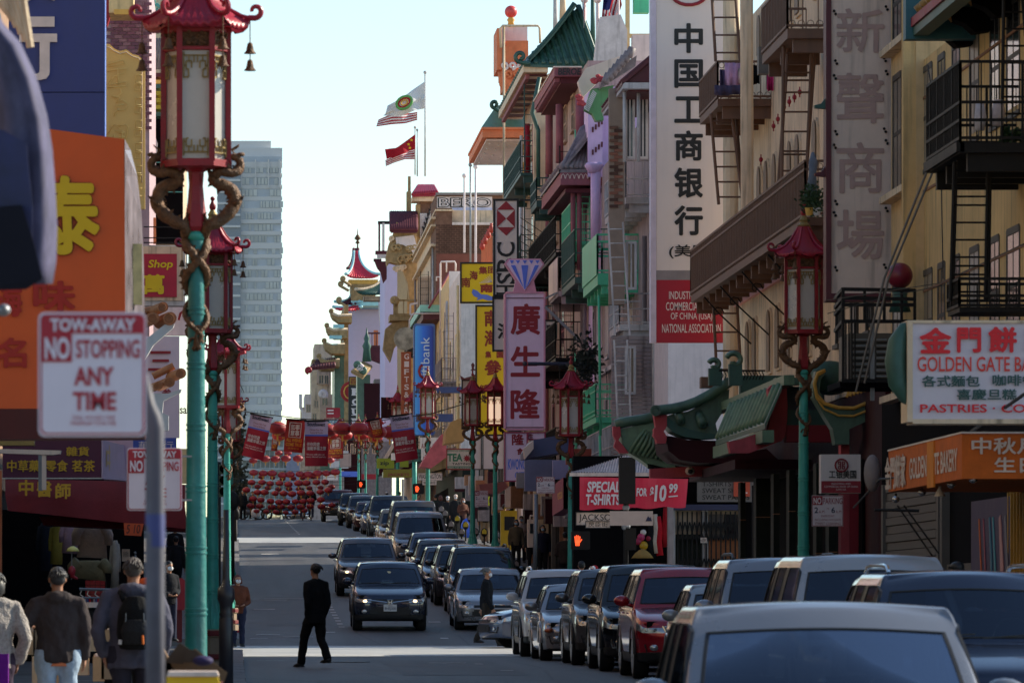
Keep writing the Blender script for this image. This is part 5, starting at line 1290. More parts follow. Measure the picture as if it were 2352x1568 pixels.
# ---------------------------------------------------------------- far block on the right
XF=10.2
m_brick=M('brown brick',sh(86,66,58),.9,var=.35,vscale=3,bump=.4);m_brick2=M('darker brick',sh(64,48,44),.9,var=.3);m_brick3=M('rosy brick',sh(104,72,62),.9,var=.3)
m_mortar=M('mortar',sh(110,100,92),.9)
m_lilac=M('lilac paint',sh(152,132,166),.6,var=.1,grime=.2);m_wallmv=M('grey beige siding',sh(128,114,112),.85,var=.3,vscale=1.2,grime=.7)
m_mauve=M('mauve paint',sh(108,66,74),.7,var=.2,grime=.3);m_mauve_d=M('dark mauve',sh(70,36,44),.7,var=.2)
m_greyb=M('grey wood siding',sh(118,112,114),.8,var=.3,vscale=1.5,grime=.7);m_beige=M('beige stucco',sh(140,124,112),.85,var=.3,grime=.65)
m_teal_d=M('dark teal steel',sh(22,52,52),.5,var=.2);m_seag=M('sea green paint',sh(58,150,116),.5,var=.15,grime=.2);m_orangep=M('salmon orange paint',sh(200,120,86),.65,var=.15,grime=.15)
m_slate=M('grey roof tile',sh(92,86,90),.6,var=.4,vscale=5,grime=.4);m_maroonp=M('maroon boards',sh(66,28,34),.6,var=.2)
m_gtile=M('green glazed roof tile',sh(30,60,54),.35,var=.35,vscale=5);m_limeg=M('light green paint',sh(64,110,72),.55,var=.15,grime=.2)
m_wallw=M('off white stucco',sh(182,176,180),.85,var=.1,grime=.2)
GB='buildings along the street'
def ground_dark(root,Xf,D0,D1,z1):  # near-black sheet paints the shade of the ground-floor shops
 b=MB();b.box(Xf-.04,Xf,D0,D1,gz(D0)-1,z1);b.build('shop_shade_sheet',m_dark,root)
wb,D0,D1,zt=block('white_building','building with a blank off-white wall facing the side street, right of the white columns',m_wallw,10.13,1534,1497,60,depth=14,group=GB,base=3.72)
ts=thing('tshirt_shop','small corner shop with a corrugated awning, folding gates and hanging clothes','building',P(1500,1290,134),GB)
D=134.0
b=MB();b.box(px2(1320,D),px2(1930,D),D+.6,D+1.2,-1.5,pz(1045,D));b.build('wall',m_dark,ts)
b=MB();a,c=P(1545,1320,D),P(1705,1165,D);b.box(a.x,c.x,D+.2,D+.3,a.z,c.z);b.build('pale_interior_panel',M('pale shop backing',sh(150,140,128),.8,var=.3,vscale=1.2),ts)  # flat pale panel; the interior's light is only in its colour
for x0,x1,y0,y1,m in((1552,1612,1226,1320,m_granite),(1629,1662,1180,1234,m_greyshut),(1629,1700,1234,1320,M('plywood board',sh(128,84,58),.8,var=.25)),(1664,1700,1180,1234,m_winglass)):
 a,c=P(x0,y1,D),P(x1,y0,D);b=MB();b.box(a.x,c.x,D+.1,D+.19,a.z,c.z);b.build('shop_panel',m,ts)
for x in(1545,1612,1620,1703):a,c=P(x,1320,D),P(x+6,1170,D);b=MB();b.box(a.x,c.x,D+.05,D+.19,a.z,c.z);b.build('door_post',m_whitew,ts)
for k in range(14):
 x=1556+k*11;bars_c(ts,'gate_bar',m_fe_black,[(x,1174,x,1320)],D,.035)
for k in range(13):
 x=1556+k*11;bars_c(ts,'gate_lattice',m_fe_black,[(x,1222,x+5.5,1198),(x+5.5,1198,x+11,1222),(x,1222,x+5.5,1240),(x+5.5,1240,x+11,1222),(x,1300,x+5.5,1282),(x+5.5,1282,x+11,1300)],D-.02,.03)
b=MB();a,c=P(1608,1246,D),P(1622,1234,D);b.box(a.x,c.x,D-.05,D-.03,a.z,c.z);ab=b.build('notice',m_greyw,ts);txt(ab,'ATM',1610,1236,1620,1244,D-.05,m_blackp)
b=MB();b.box(px2(1535,D),px2(1710,D),D-.1,D+.2,pz(1171,D),pz(1158,D));b.build('lintel',M('navy lintel',sh(26,32,60),.5),ts)
m_grs=M('grey shop board',sh(86,84,84),.6,var=.15)
b=MB();a,c=P(1600,1152,D),P(1750,1100,D);b.box(a.x,c.x,D-.1,D,a.z,c.z);gb=b.build('price_board',m_grs,ts)
txt(gb,'T-SHIRTS\nSWEAT SHIRTS\nSWEAT PANTS',1612,1105,1722,1147,D-.1,m_blackp,align='LEFT',bold=.01)
b=MB();a,c=P(1683,1140,D),P(1720,1096,D);b.box(a.x,c.x,D-.2,D-.12,a.z,c.z);ob=b.build('orange_board',M('orange red board',sh(150,60,40),.6),ts);txt(ob,'S\nT-',1700,1100,1716,1136,D-.2,m_ltx,bold=.02)
b=MB();n=60
for i in range(n+1):
 t=i/n;x=lerp(1310,1500,t);w=.018*math.cos(i*math.pi);top=lerp(1083,1046,min(1,t/.62))
 b.v+=[P(x,1084+2*t,D-3.2)+Vector((0,0,w)),P(lerp(1316,1500,t)+4,min(1083,top),D-.5)+Vector((0,0,w))]
for i in range(n):b.f.append((2*i,2*i+2,2*i+3,2*i+1));b.mi.append(0)
o=b.build('corrugated_awning',M('corrugated sheet',sh(140,136,140),.45,metal=.3,var=.3),ts,recalc=False)
b=MB();b.box(px2(1308,D-3.2),px2(1500,D-3.2),D-3.22,D-3.1,pz(1093,D-3.2),pz(1085,D-3.2));b.build('awning_edge',m_greyw,ts)
for x,y,c,lab in((1512,1245,sh(140,20,30),'red'),(1504,1240,sh(150,140,130),'white'),(1528,1225,sh(120,18,26),'crimson'),(1495,1250,(.012,.012,.014),'black')):
 b=MB();Dd=133;rr=random.Random(x);b.tube([P(x,y-60,Dd),P(x+2,y-30,Dd),P(x-1,y,Dd),P(x+3,y+30,Dd)],[(.05,.05),(.09,.06),(.1,.06),(.08,.05)],10);o=b.build('hanging_clothes',cloth('rack'+lab,c),smooth='all');tag(o,lab+' garments hanging beside the folding gate of the T-shirt shop','clothes','clothes outside the T-shirt shop')
for x,y,r_,c,lab in((1472,1233,9,sh(140,40,80),'pink'),(1477,1222,7,sh(170,165,165),'white'),(1465,1243,8,sh(120,30,60),'magenta'),(1478,1252,10,sh(150,120,30),'orange and green'),(1490,1236,7,sh(110,20,40),'red')):
 b=MB();b.ball(P(x,y,133),r_*133/F,n=16,m=10);o=b.build('toy_ball',M('ball '+lab,c,.4),smooth='all');tag(o,'%s ball in the bunch hung over the straw hat'%lab,'ball','balls hung outside the shop')
b=MB();p=P(1475,1278,132.9);b.lathe([(.26,-.03),(.18,.08),(.08,.16),(.02,.19)],p,n=22);o=b.build('straw_hat',M('straw',sh(120,100,60),.8,bump=.6),smooth='all');tag(o,'conical straw hat displayed below the toy balls','hat')
bn=thing('sale_banner','red cloth banner advertising special T-shirts for 10.99','banner',P(1455,1168,130));Dd=130
b=MB();n=24
for i in range(n+1):
 t=i/n;x=lerp(1331,1580,t);y0=1095+4*t;y1=1170-6*t+(2*math.sin(i*.9));dy=.05*math.sin(i*.8)
 b.v+=[P(x,y0,Dd+dy),P(x-6*t+0,y1,Dd+dy*.5)]
for i in range(n):b.f.append((2*i,2*i+2,2*i+3,2*i+1));b.mi.append(0)
b.build('cloth',M('red vinyl',sh(160,22,50),.45,var=.12,vscale=1.5),bn,recalc=False)
for s_,x0,y0,x1,y1 in(('SPECIAL',1348,1105,1424,1130),('T-SHIRTS',1345,1134,1424,1159),('FOR',1461,1120,1485,1139),('$',1492,1117,1501,1143),('10',1502,1113,1530,1151),('99',1536,1110,1556,1132)):txt(bn,s_,x0,y0,x1,y1,Dd-.06,m_ltx,bold=.035,shear=.12)
bars_c(bn,'underline',m_ltx,[(1535,1140,1556,1138)],Dd-.06,.03,.01)
ga=thing('blue_awning','slate blue awning projecting over the sidewalk left of the corner shop','awning',P(1250,1052,146))
Dn=146;b=MB();a0=P(1206,1055,Dn-.5);
b.poly([P(1206,1036,Dn),P(1222,1011,Dn),P(1224,1010,Dn),P(1312,994,Dn),P(1312,1036,Dn),P(1206,1052,Dn)],(0,2.5,0));b.build('canopy',M('slate blue vinyl',sh(56,62,92),.5,var=.1),ga)
b=MB();b.poly([P(1202,1030,Dn-.6),P(1225,1010,Dn-.6),P(1225,1030,Dn-.6),P(1205,1054,Dn-.6)],(0,.5,0));b.build('end_flap',m_greyw,ga)
for nm,x0,y0,x1,y1,dd,m,lab in(('lilac_sign',1205,1055,1268,1127,150,M('slate lilac panel',sh(92,94,120),.6,var=.15),'flat slate lilac sign panel under the blue awning'),('lilac_sign',1269,1056,1330,1100,152,M('pale lilac panel',sh(120,118,150),.6,var=.1),'paler lilac sign panel left of the red banner'),('red_shop_board',1300,1030,1418,1066,150,M('rust orange board',sh(120,50,36),.6,var=.2),'rust orange shop board behind the corrugated awning'),('grey_sign',1186,1085,1205,1120,152,m_greyb,'small grey panel under the tall sign')):
 o=board(nm,lab,x0,y0,x1,y1,dd,m,thick=.3)
o=thing('side_sign','plum red projecting shop sign with slanted gold script on its street side','sign',P(1290,1184,142));b=MB();b.poly([P(1268,1116,146),P(1293,1096,142),P(1293,1168,142),P(1268,1184,146)],(.3,0,0));b.build('board',M('plum sign',sh(110,34,62),.5,var=.1),o);b=MB();b.box(px2(1293.5,142),px2(1318,142),142,142.2,pz(1168,142),pz(1097,142));b.build('end_board',m_greyb,o)
a_=P(1269,1160,145.8);lettering(o,'Crystal',a_+Vector((-.01,0,0)),P(1290,1150,142.2)-a_,P(1269,1130,145.8)-a_,m_yel,bold=.01,lift=-.02)
# ---- grey wooden building with the white balconies and maroon gable
g1,D0,D1,zt=block('grey_building','weathered grey wooden building with white balconies and a maroon gable roof',m_greyb,XF,1496,1381,250,group=GB)
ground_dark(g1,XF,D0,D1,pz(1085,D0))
for x in(1505,1528):tube_c(g1,'white_column',m_whitew,[(x,200),(x,1000)],137.6,.085)
for x in(1504,1516,1527):b=MB();b.box(px2(x-4,138),px2(x+4,138),138,138.2,pz(1010,138),pz(792,138));b.build('white_column',m_whitew,g1)
shape_c(g1,'gable',m_maroonp,[(1429,186),(1491,131),(1560,131),(1560,189),(1429,189)],136.6,.3)
b=MB();b.box(9.3,11.5,136.5,144,pz(205,136.6),pz(191,136.6));b.build('fascia',m_whitew,g1)
b=MB();b.box(9.45,11.5,136.8,144,pz(209,136.6),pz(205,136.6));b.build('soffit',m_maroonp,g1)
tile_roof(g1,'roof',m_maroonp,(9.28,144.2,pz(189,136.6)),(9.28,136.5,pz(189,136.6)),(10.0,144.2,pz(131,136.6)),(10.0,136.5,pz(131,136.6)),14,.05)
for x in(1434,1466):tube_c(g1,'white_post',m_whitew,[(x,208),(x,372)],137.2,.045)
for yt,yf,xl,xm in((369,453,1389,1437),(674,744,1400,1422)):
 balcony(g1,XF,px2(xm,DX(1494,XF)),xl,xm,yt,yf,m_whitew,slab=.16,beams=6,gap=.16,r=.014,Dn=DX(1494,XF),Df=px2(xm,DX(1494,XF))*F/(xl-VX),mid=(.5,))
brick_field(g1,px2(1399,138.8),px2(1432,138.8),pz(480,138.8),pz(290,138.8),138.8,[m_brick,m_brick2,m_brick3],seed=2,limit=200)
b=MB();b.box(px2(1398,139),px2(1433,139),138.82,139.2,pz(700,139),pz(205,139));b.build('brick_backing',m_mortar,g1)
for x0,x1,y0,y1 in((1440,1452,215,360),(1470,1482,215,360),(1442,1456,560,660),(1440,1454,800,900)):window_c(g1,x0,x1,y0,y1,139,m_whitew)
for k in range(34):b=MB();b.box(px2(1400,140),px2(1494,140),139.35,139.42,pz(1090,140)+k*.1,pz(1090,140)+k*.1+.085);b.build('siding_board',m_greyb,g1)
dress(g1,XF,D0,D1,9.5,nw=4,rail=m_whitew,stair=False,every=9,seed=1)
sgb=thing('sea_green_balcony','bright sea green steel fire balcony with a ladder post below','balcony',P(1400,680,144))
balcony(sgb,XF,9.17,1339,1372,539,627,m_seag,slab=.3,beams=5,gap=.3,r=.022,mid=(.82,),panel=m_seag,name='floor')
for(x,y0,y1)in((1375,678,1000),(1377,1000,1120)):tube_c(sgb,'post',m_seag,[(x,y0),(x+4,y1)],143.9,.035)
for x0,x1,y0,y1 in((1382,1420,556,622),(1382,1430,572,630)):
 bars_c(sgb,'inner_frame',m_seag,[(x0,y0,x1,y0),(x0,y0,x0,y1),(x1,y0,x1,y1),((x0+x1)/2,y0,(x0+x1)/2,y1)],145.5,.05)
for c_ in((1402,662),(1432,664)):scroll(sgb,'scroll_bracket',m_whitew,c_[0],c_[1],9,143.8,.014,turns=1.4)
sg2=thing('sea_green_balcony','lower sea green railing with ring ornaments beside the white lower balconies','balcony',P(1390,970,150))
balcony(sg2,XF,9.3,1338,1368,882,957,m_seag,slab=.15,beams=3,gap=.16,r=.016,mid=(.8,.2),name='floor',rings=True)
lw=thing('white_ladder','pair of thin white ladder rails running down past the sea green balcony','ladder',P(1420,900,137));ladder(lw,(1396,1430),(1412,1446),510,770,137,m_whitew,n=8,r=.025);ladder(lw,(1410,1440),(1420,1450),780,1010,137,m_whitew,n=7,r=.025)
# ---- lilac building
l1,D0,D1,zt=block('lilac_building','narrow lilac building with a round column and square-cut tracery',m_lilac,XF,1380,1351,200,group=GB)
tube_c(l1,'column',m_lilac,[(1368,395),(1368,560)],DX(1372,9.7),.14)
b=MB();b.lathe([(.14,0),(.2,.1),(.26,.2),(.2,.28)],P(1364,398,DX(1372,9.7)),n=16);b.build('capital',m_lilac,l1,'all')
b=MB();b.box(9.8,XF,D0-.6,D0+1.2,pz(410,D0),pz(215,D0));bx=b.build('bay',m_lilac,l1)
for k in range(3):
 for q in range(4):b=MB();xx=1359+q*7;yy=240+k*52-q*6;a,c=P(xx,yy+12,D0-.62),P(xx+4,yy,D0-.62);b.box(a.x,c.x,D0-.63,D0-.6,a.z,c.z);b.build('cut_square',m_mauve_d,bx)
dress(l1,XF,D0,D1,13,nw=1,frame=m_whitew,rail=m_seag,every=2,seed=2)
for(x,y,r_)in((1365,187,11),(1377,180,8),(1335,236,8),(1330,224,6)):
 b=MB();rr=random.Random(x)
 for i in range(8):b.ball(P(x+rr.uniform(-6,6),y+rr.uniform(-5,5),150),.07,.07,.05,8,5)
 o=b.build('red_carving',M('faded red carving',sh(140,60,66),.7),l1,'all')
shape_c(l1,'parapet',m_greyw,[(1327,187),(1345,157),(1423,129),(1423,160),(1386,175),(1340,222),(1333,210)],151,.5)
for i in range(7):tube_c(l1,'roof_tile',m_slate,[(1388+i*9,192-i*10),(1392+i*9,184-i*10),(1398+i*9,170-i*10)],149.6,.11,9)
b=MB();b.poly([P(1376,204,149.8),P(1387,176,149.8),P(1462,128,149.8),P(1459,152,149.8)],(0,.4,0));b.build('roof_bed',m_slate,l1)
shape_c(l1,'green_cornice',m_limeg,[(1342,252),(1358,205),(1410,196),(1400,220),(1385,258),(1386,276),(1368,278),(1360,262)],150.2,.5)
b=MB()
for i in range(12):b.bar(P(1341+i*1.8,248-i*3.6,150),P(1352+i*1.6,256-i*3.6,150),.03)
b.build('cornice_teeth',m_whitew,l1)
# ---- mauve building
mv,D0,D1,zt=block('mauve_building','mauve building with a dentilled cornice scrawled with black graffiti',m_wallmv,XF,1350,1262,140,group=GB)
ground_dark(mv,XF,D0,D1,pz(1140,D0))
b=MB();b.box(9.4,XF,167.5,178.7,pz(176,167.5),pz(156,167.5));cn=b.build('cornice',m_mauve,mv)
b=MB();b.box(9.37,XF,167.44,178.8,pz(156,167.5),pz(153,167.5));b.build('cornice_cap',m_greyw,mv)
b=MB();b.box(9.6,XF,167.8,178.6,pz(190,167.5),pz(176.2,167.5));b.build('cornice_moulding',m_mauve_d,mv)
for i in range(34):D=167.9+i*.31;b=MB();b.box(9.43,9.58,D,D+.17,pz(186,167.5),pz(176.5,167.5));b.build('dentil',m_mauve,cn)
txt(mv,'BEROE',1281,157,1334,173,167.44,m_blackp,bold=.03,shear=.1,name='graffiti')
for x,y0,y1 in((1261,265,400),(1285,240,375),(1331,220,330)):D=DX(x,9.75);tube_c(mv,'column',m_mauve,[(x,y0),(x,y1)],D,.12)
for x,yy in((1300,250),(1318,225),(1300,460),(1322,450),(1280,480)):window_f(mv,XF,DX(x,XF),pz(yy+70,DX(x,XF)),pz(yy,DX(x,XF)),1.3,m_beige)
for i in range(2):tube_c(mv,'twisted_post',m_mauve,[(1316+i*14,440),(1316+i*14,620)],DX(1330,9.6),.07)
dress(mv,XF,D0,D1,15,nw=4,frame=m_mauve,rail=m_fe_black,mesh=None,seed=3)
Dn=DX(1283,9.0);zz=pz(390,Dn)
tile_roof(mv,'hood_roof',m_slate,(9.0,168,zz),(9.0,Dn,zz),(10.1,168,zz+1.35),(10.1,Dn+.0,zz+1.35),9,.09,sag=.1)
tile_roof(mv,'hood_roof',m_slate,(9.0,Dn,zz),(10.2,Dn,zz),(9.7,Dn+1.2,zz+1.2),(10.2,Dn+1.2,zz+1.5),9,.075,sag=.05)
b=MB();b.box(9.05,XF,Dn+.02,168,zz-.42,zz-.08);fr=b.build('hood_frieze',m_mauve,mv)
for i in range(9):b=MB();p=Vector((9.12+i*.125,Dn,zz-.25));b.tube([p+Vector((math.cos(a)*.055,0,math.sin(a)*.13))for a in[k*math.pi/4 for k in range(5)]],.012,5);b.build('frieze_arch',m_greyw,fr)
b=MB();b.box(9.2,XF,Dn+.3,167.5,zz-.62,zz-.5);b.build('hood_soffit',m_mauve_d,mv)
balcony(mv,XF,9.25,1290,1320,526.5,636,m_green_dk,slab=.18,beams=3,gap=.14,r=.014,mid=(.5,))
balcony(mv,XF,9.35,1292,1321,680,700,m_green_dk,slab=.12,gap=.14,r=.012)if False else None
balcony(mv,XF,9.3,1219,1232,409,460,m_teal_d,slab=.2,beams=3,gap=.16,r=.02,mid=(.5,))
balcony(mv,XF,9.3,1190,1214,660,745,m_teal_d,slab=.2,beams=4,gap=.14,r=.016,mid=(.5,))
balcony(mv,XF,9.3,1262,1282,590,668,m_greyb,slab=.15,beams=2,gap=.14,r=.014,panel=m_greyw)
tube_c(mv,'drain_pipe',m_green_dk,[(1239,178),(1222,260),(1236,300),(1236,430)],183,.07)
for a in range(9):bars_c(mv,'stair_bar',m_fe_black,[(1195,500+a*18,1262,545+a*18)],182,.02)
for x in(1228,1262):bars_c(mv,'stair_post',m_fe_black,[(x,470,x,690)],181.5,.035)
# ---- cream-corniced building with green tile roof
c4,D0,D1,zt=block('cream_corniced_building','tall building with a deep cream cornice and curved green tiled roof',m_beige,XF,1258,1203,170,group=GB)
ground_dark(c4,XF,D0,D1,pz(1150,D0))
b=MB();b.box(9.4,XF,185.5,203,pz(166,185.5),pz(149,185.5));b.build('cornice',M('cream paint',sh(170,158,140),.7,var=.2,grime=.3),c4)
b=MB();b.box(9.5,9.62,186,202.8,pz(178,185.5),pz(167,185.5));b.build('cornice_moulding',m_mauve,c4)
b=MB();b.box(9.62,XF,186,202.8,pz(170,185.5),pz(167,185.5));sf=b.build('soffit',m_maroonp,c4)
for i in range(8):D=186.4+i*2.2;b=MB();b.box(9.62,XF,D,D+.3,pz(174,185.5),pz(170.2,185.5));b.build('rafter',m_greyw,sf)
ze=pz(149,185.5)
tile_roof(c4,'tiled_roof',m_gtile,(9.42,203,ze),(9.42,185.5,ze),(11.1,203,ze+2.0),(11.1,185.5,ze+2.0),20,.09,sag=.12)
tile_roof(c4,'tiled_roof',m_gtile,(9.42,185.4,ze),(12.0,185.4,ze-.1),(9.5,186.2,ze+.12),(11.3,186.2,ze+2.05),10,.085,sag=.0)
scroll(c4,'scroll_ornament',m_gtile,1195,131,13,185.3,.07,sx=-1,start=-60,turns=1.0,tail=[(1218,146),(1205,146)])
scroll(c4,'scroll_ornament',m_gtile,1136,240,9,203.5,.07,sx=-1,start=-80,turns=1.0,tail=[(1150,258),(1142,254)])
for x in(1210,1230):tube_c(c4,'column',m_crimson,[(x,285),(x,400)],DX(x,9.8),.11)
for x,yy in((1222,300),(1240,290),(1222,560),(1236,640)):window_f(c4,XF,DX(x,XF),pz(yy+60,DX(x,XF)),pz(yy,DX(x,XF)),1.4,m_cream)
dress(c4,XF,D0,D1,17,nw=4,frame=m_cream,rail=m_teal_d,seed=4)
b=MB();b.box(XF-.5,XF,DX(1226,9.7),DX(1226,9.7)+.6,2,pz(280,190));b.build('pilaster',m_cream,c4)
bp_=thing('brick_parapet','stub of brown brick parapet wall behind the row of poles','wall',P(1370,245,190))
b=MB();b.box(px2(1322,190),px2(1500,190),190,191,pz(400,190),pz(150,190));b.build('wall',m_mortar,bp_)
z_=brick_field(bp_,px2(1328,190),px2(1420,190),pz(245,190),pz(163,190),190,[m_brick,m_brick2],bw=.21,bh=.075,gap=.018,limit=180,seed=4)
b=MB();b.box(px2(1310,190),px2(1500,190),189.8,191.2,pz(150,190),pz(138,190));b.build('coping',m_whitew,bp_)
shape_c(bp_,'peeling_hood',m_whitew,[(1358,240),(1362,165),(1371,80),(1378,40),(1425,34),(1440,70),(1440,128),(1420,160)],171,.6)
# ---- orange pavilion
op=thing('orange_pavilion','orange rooftop pavilion with a green hipped roof, gold column and white lamps','building',P(1150,420,207),GB)
b=MB();b.box(9.0,XF+1,207,219,pz(316,207),pz(295,207));b.build('eave',m_orangep,op)
b=MB();b.box(8.96,XF+1,206.9,219.1,pz(298,207),pz(293,207));b.build('eave_lip',m_orangep,op)
b=MB();b.box(9.15,XF+1,207.3,218.7,pz(322,207),pz(318,207));so=b.build('ceiling',m_wallw,op)
for i in range(14):b=MB();b.ball((9.3+(i%3)*.35,208+i*.75,pz(322,207)-.05),.03,n=8,m=6);b.build('bulb',m_white,so)
z0,z1=pz(293,207),pz(259,212);b=MB();b.add([(8.96,206.9,z0),(XF+1,206.9,z0),(XF+1,219.1,z0),(8.96,219.1,z0),(9.6,209,z1),(XF+1,209,z1),(XF+1,217,z1),(9.6,217,z1)],[(0,1,5,4),(1,2,6,5),(2,3,7,6),(3,0,4,7),(4,5,6,7)]);b.build('hipped_roof',m_gtile,op)
b=MB();b.box(px2(1195,212),px2(1240,212),212,216,2,pz(318,212));b.build('wall',m_wallw,op)
rr=random.Random(9);b=MB()
for i in range(60):b.ball(P(1199+rr.uniform(-9,9),325+i*1.6,209+rr.uniform(-.1,.1)),.09,.08,.07,6,5)
b.build('gold_column',M('gold leaf',(.55,.33,.07),.35,metal=.7,var=.3),op,'all')
for y in(365,405):b=MB();b.ball(P(1203,y,208.6),.13,n=14,m=9);b.build('white_globe',m_white,op,'all')
tube_c(op,'pole',m_cream,[(1157,62),(1157,560)],206.5,.045)
tube_c(op,'pipe_frame',m_cream,[(1150,110),(1148,66),(1154,60),(1235,60),(1239,66),(1240,100)],206.4,.045)
b=MB();b.box(px2(1150,208),px2(1211,208),208,210,pz(104,208),pz(62,208));b.build('lantern_box',m_wallw,op)
for j9,(x0,x1,y0,y1)in enumerate(((1160,1211,98,124),(1165,1211,124,140),(1152,1180,112,150),(1150,1194,160,180),(1154,1198,184,208),(1139,1150,70,165))):
 b=MB();b.box(px2(x0,208),px2(x1,208),207.4-j9*.03,210+j9*.01,pz(y1,208),pz(y0,208));b.build('carved_block',m_orangep,op)
for k in range(5):scroll(op,'carved_scroll',m_orangep if k%2 else m_wallw,1158+9*k,152+(k%2)*18,9,207.2,.05,turns=1.1)
for k in range(9):tube_c(op,'carved_rib',m_orangep,[(1146+k*5,166),(1150+k*4.5,196),(1160+k*3,214)],207.3,.06)
b=MB();p=P(1173,58,208);b.lathe([(.14,-.05),(.10,.1),(.15,.18),(.09,.26),(.12,.34),(.08,.42)],p,n=14);b.build('finial_post',m_yel,op,'all')
b=MB();b.ball(P(1173,28,208),.37*.62,n=20,m=12);b.build('red_ball',M('faded red ball',sh(168,60,60),.4,var=.1),op,'all')
rl_=thing('orange_railing','salmon orange railing with small red urns left of the tall bank sign','railing',P(1118,610,236))
b=MB();rail_run(b,P(1106,640,243),P(1130,622,233),1.4,.2,.02);b.build('railing',m_orangep,rl_)
for i in range(4):b=MB();b.lathe([(.06,0),(.12,.1),(.1,.25),(.04,.32),(.07,.4)],P(1107+i*7,574-i*13,240-i*2),n=10);b.build('urn',M('red urn',sh(140,50,40),.5),rl_,'all')
b=MB();b.poly([P(1104,640,243),P(1130,622,233),P(1130,640,233),P(1106,655,243)],(.6,0,0));b.build('base',m_orangep,rl_)
# ---------------------------------------------------------------- projecting signs of the far block
D=165;kw=thing('tall_shop_sign','tall pale lilac sign with three large red characters under a diamond','sign',P(1205,985,D));m_ls=M('pale lilac sign face',sh(184,172,196),.5,var=.05,grime=.1);m_pk=M('dusty pink frame',sh(150,110,130),.6)
a,c=P(1162,984,D),P(1248,674,D);b=MB();b.box(a.x,c.x,D,D+.5,a.z,c.z);b.build('board',m_ls,kw)
b=MB();b.box(a.x-.05,a.x,D-.04,D+.55,a.z,c.z);b.box(c.x,c.x+.05,D-.04,D+.55,a.z,c.z);b.box(a.x,c.x,D-.04,D+.55,c.z,c.z+.05);b.box(a.x,c.x,D-.04,D+.55,a.z-.05,a.z);b.build('frame',m_pk,kw)
for s_,y0,y1 in(('廣',697,769),('生',794,865),('隆',893,962)):txt(kw,s_,1172,y0,1240,y1,D,m_red,bold=.026)
b=MB();b.box(a.x,c.x,D-.03,D-.01,pz(982,D),pz(980,D));b.box(a.x,c.x,D-.03,D-.01,pz(685,D),pz(683.5,D));b.build('joint',m_mauve_d,kw)
shape_c(kw,'diamond',m_pk,[(1158,605),(1167,594),(1241,594),(1250,607),(1226,645),(1232,672),(1178,672),(1184,645)],D+.1,.35)
m_db=M('diamond blue',sh(60,86,170),.5,var=.05)
shape_c(kw,'diamond_face',m_ls,[(1163,606),(1170,597),(1239,597),(1246,607),(1205,667)],D+.06,.04)
for pts in([(1170,598),(1180,598),(1175,606)],[(1184,598),(1194,598),(1189,606)],[(1200,598),(1210,598),(1205,606)],[(1215,598),(1225,598),(1220,606)],[(1229,598),(1239,598),(1234,606)],[(1173,609),(1183,609),(1202,660),(1199,656)],[(1197,609),(1213,609),(1206,664),(1204,664)],[(1228,609),(1238,609),(1212,656),(1208,660)]):shape_c(kw,'facet',m_db,pts,D+.04,.02)
k2=board('lower_shop_sign','lower sign box with smaller red character and blue English letters under the tall lilac sign',1158,992,1211,1105,163.5,m_ls,M('purple red frame',sh(110,30,60),.5),fw=.03,thick=.4)
txt(k2,'隆',1175,996,1203,1022,163.5,m_red,bold=.026);txt(k2,'食',1186,1028,1202,1044,163.5,m_red,bold=.03);txt(k2,'KWONG',1166,1053,1207,1078,163.5,M('mid blue letters',sh(70,100,180),.5),bold=.03);txt(k2,'GIFT',1182,1083,1207,1098,163.5,M('mid blue letters',(0,0,0)),bold=.03)
k3=board('lower_shop_sign','small lilac sign panel right of the red character panel, under the tall lilac sign',1212,992,1252,1010,163.6,m_ls,M('purple red frame',sh(110,30,60),.5),fw=.03,thick=.3);txt(k3,'生',1214,995,1224,1008,163.6,m_red,bold=.04)
b=MB();b.tube([P(1212,835,160),P(1400,836,160)],.05,8);b.ball(P(1205,835,160),.07,n=8,m=6);o=b.build('steel_arm',M('dark blue steel',sh(30,34,48),.5));tag(o,'dark steel arm running from the tall lilac sign across to the facade','bracket')
b=MB();b.bar(P(1252,705,164),P(1330,780,164),.08);b.bar(P(1252,685,163),P(1280,672,163),.05);o=b.build('sign_strut',m_steel);tag(o,'slanting grey strut bracing the tall lilac sign','bracket')
D=180;hs=board('bank_name_sign','vertical white bank sign with black serif letters and a red hexagon logo',1133,458,1190,680,D,M('bank sign white',sh(160,158,160),.5,var=.05,grime=.1),m_blackp,fw=.05,thick=.4)
a,c=P(1133,806,D),P(1190,686,D);b=MB();b.box(a.x,c.x,D,D+.4,a.z,c.z);b.build('board',MATS['bank sign white'],hs)
b=MB()
for(x0,x1,y0,y1)in((1130,1134,680,808),(1189,1193,680,808),(1134,1189,680,687),(1134,1189,803,807)):a,c=P(x0,y1,D),P(x1,y0,D);b.box(a.x,c.x,D-.035,D,a.z,c.z)
b.build('frame',m_blackp,hs)
for pts in([(1141,482),(1182,482),(1162,462)],[(1141,482),(1162,502),(1141,522)],[(1182,482),(1182,522),(1162,502)],[(1141,522),(1182,522),(1162,541)]):shape_c(hs,'logo_piece',m_redp,pts,D-.02,.02)
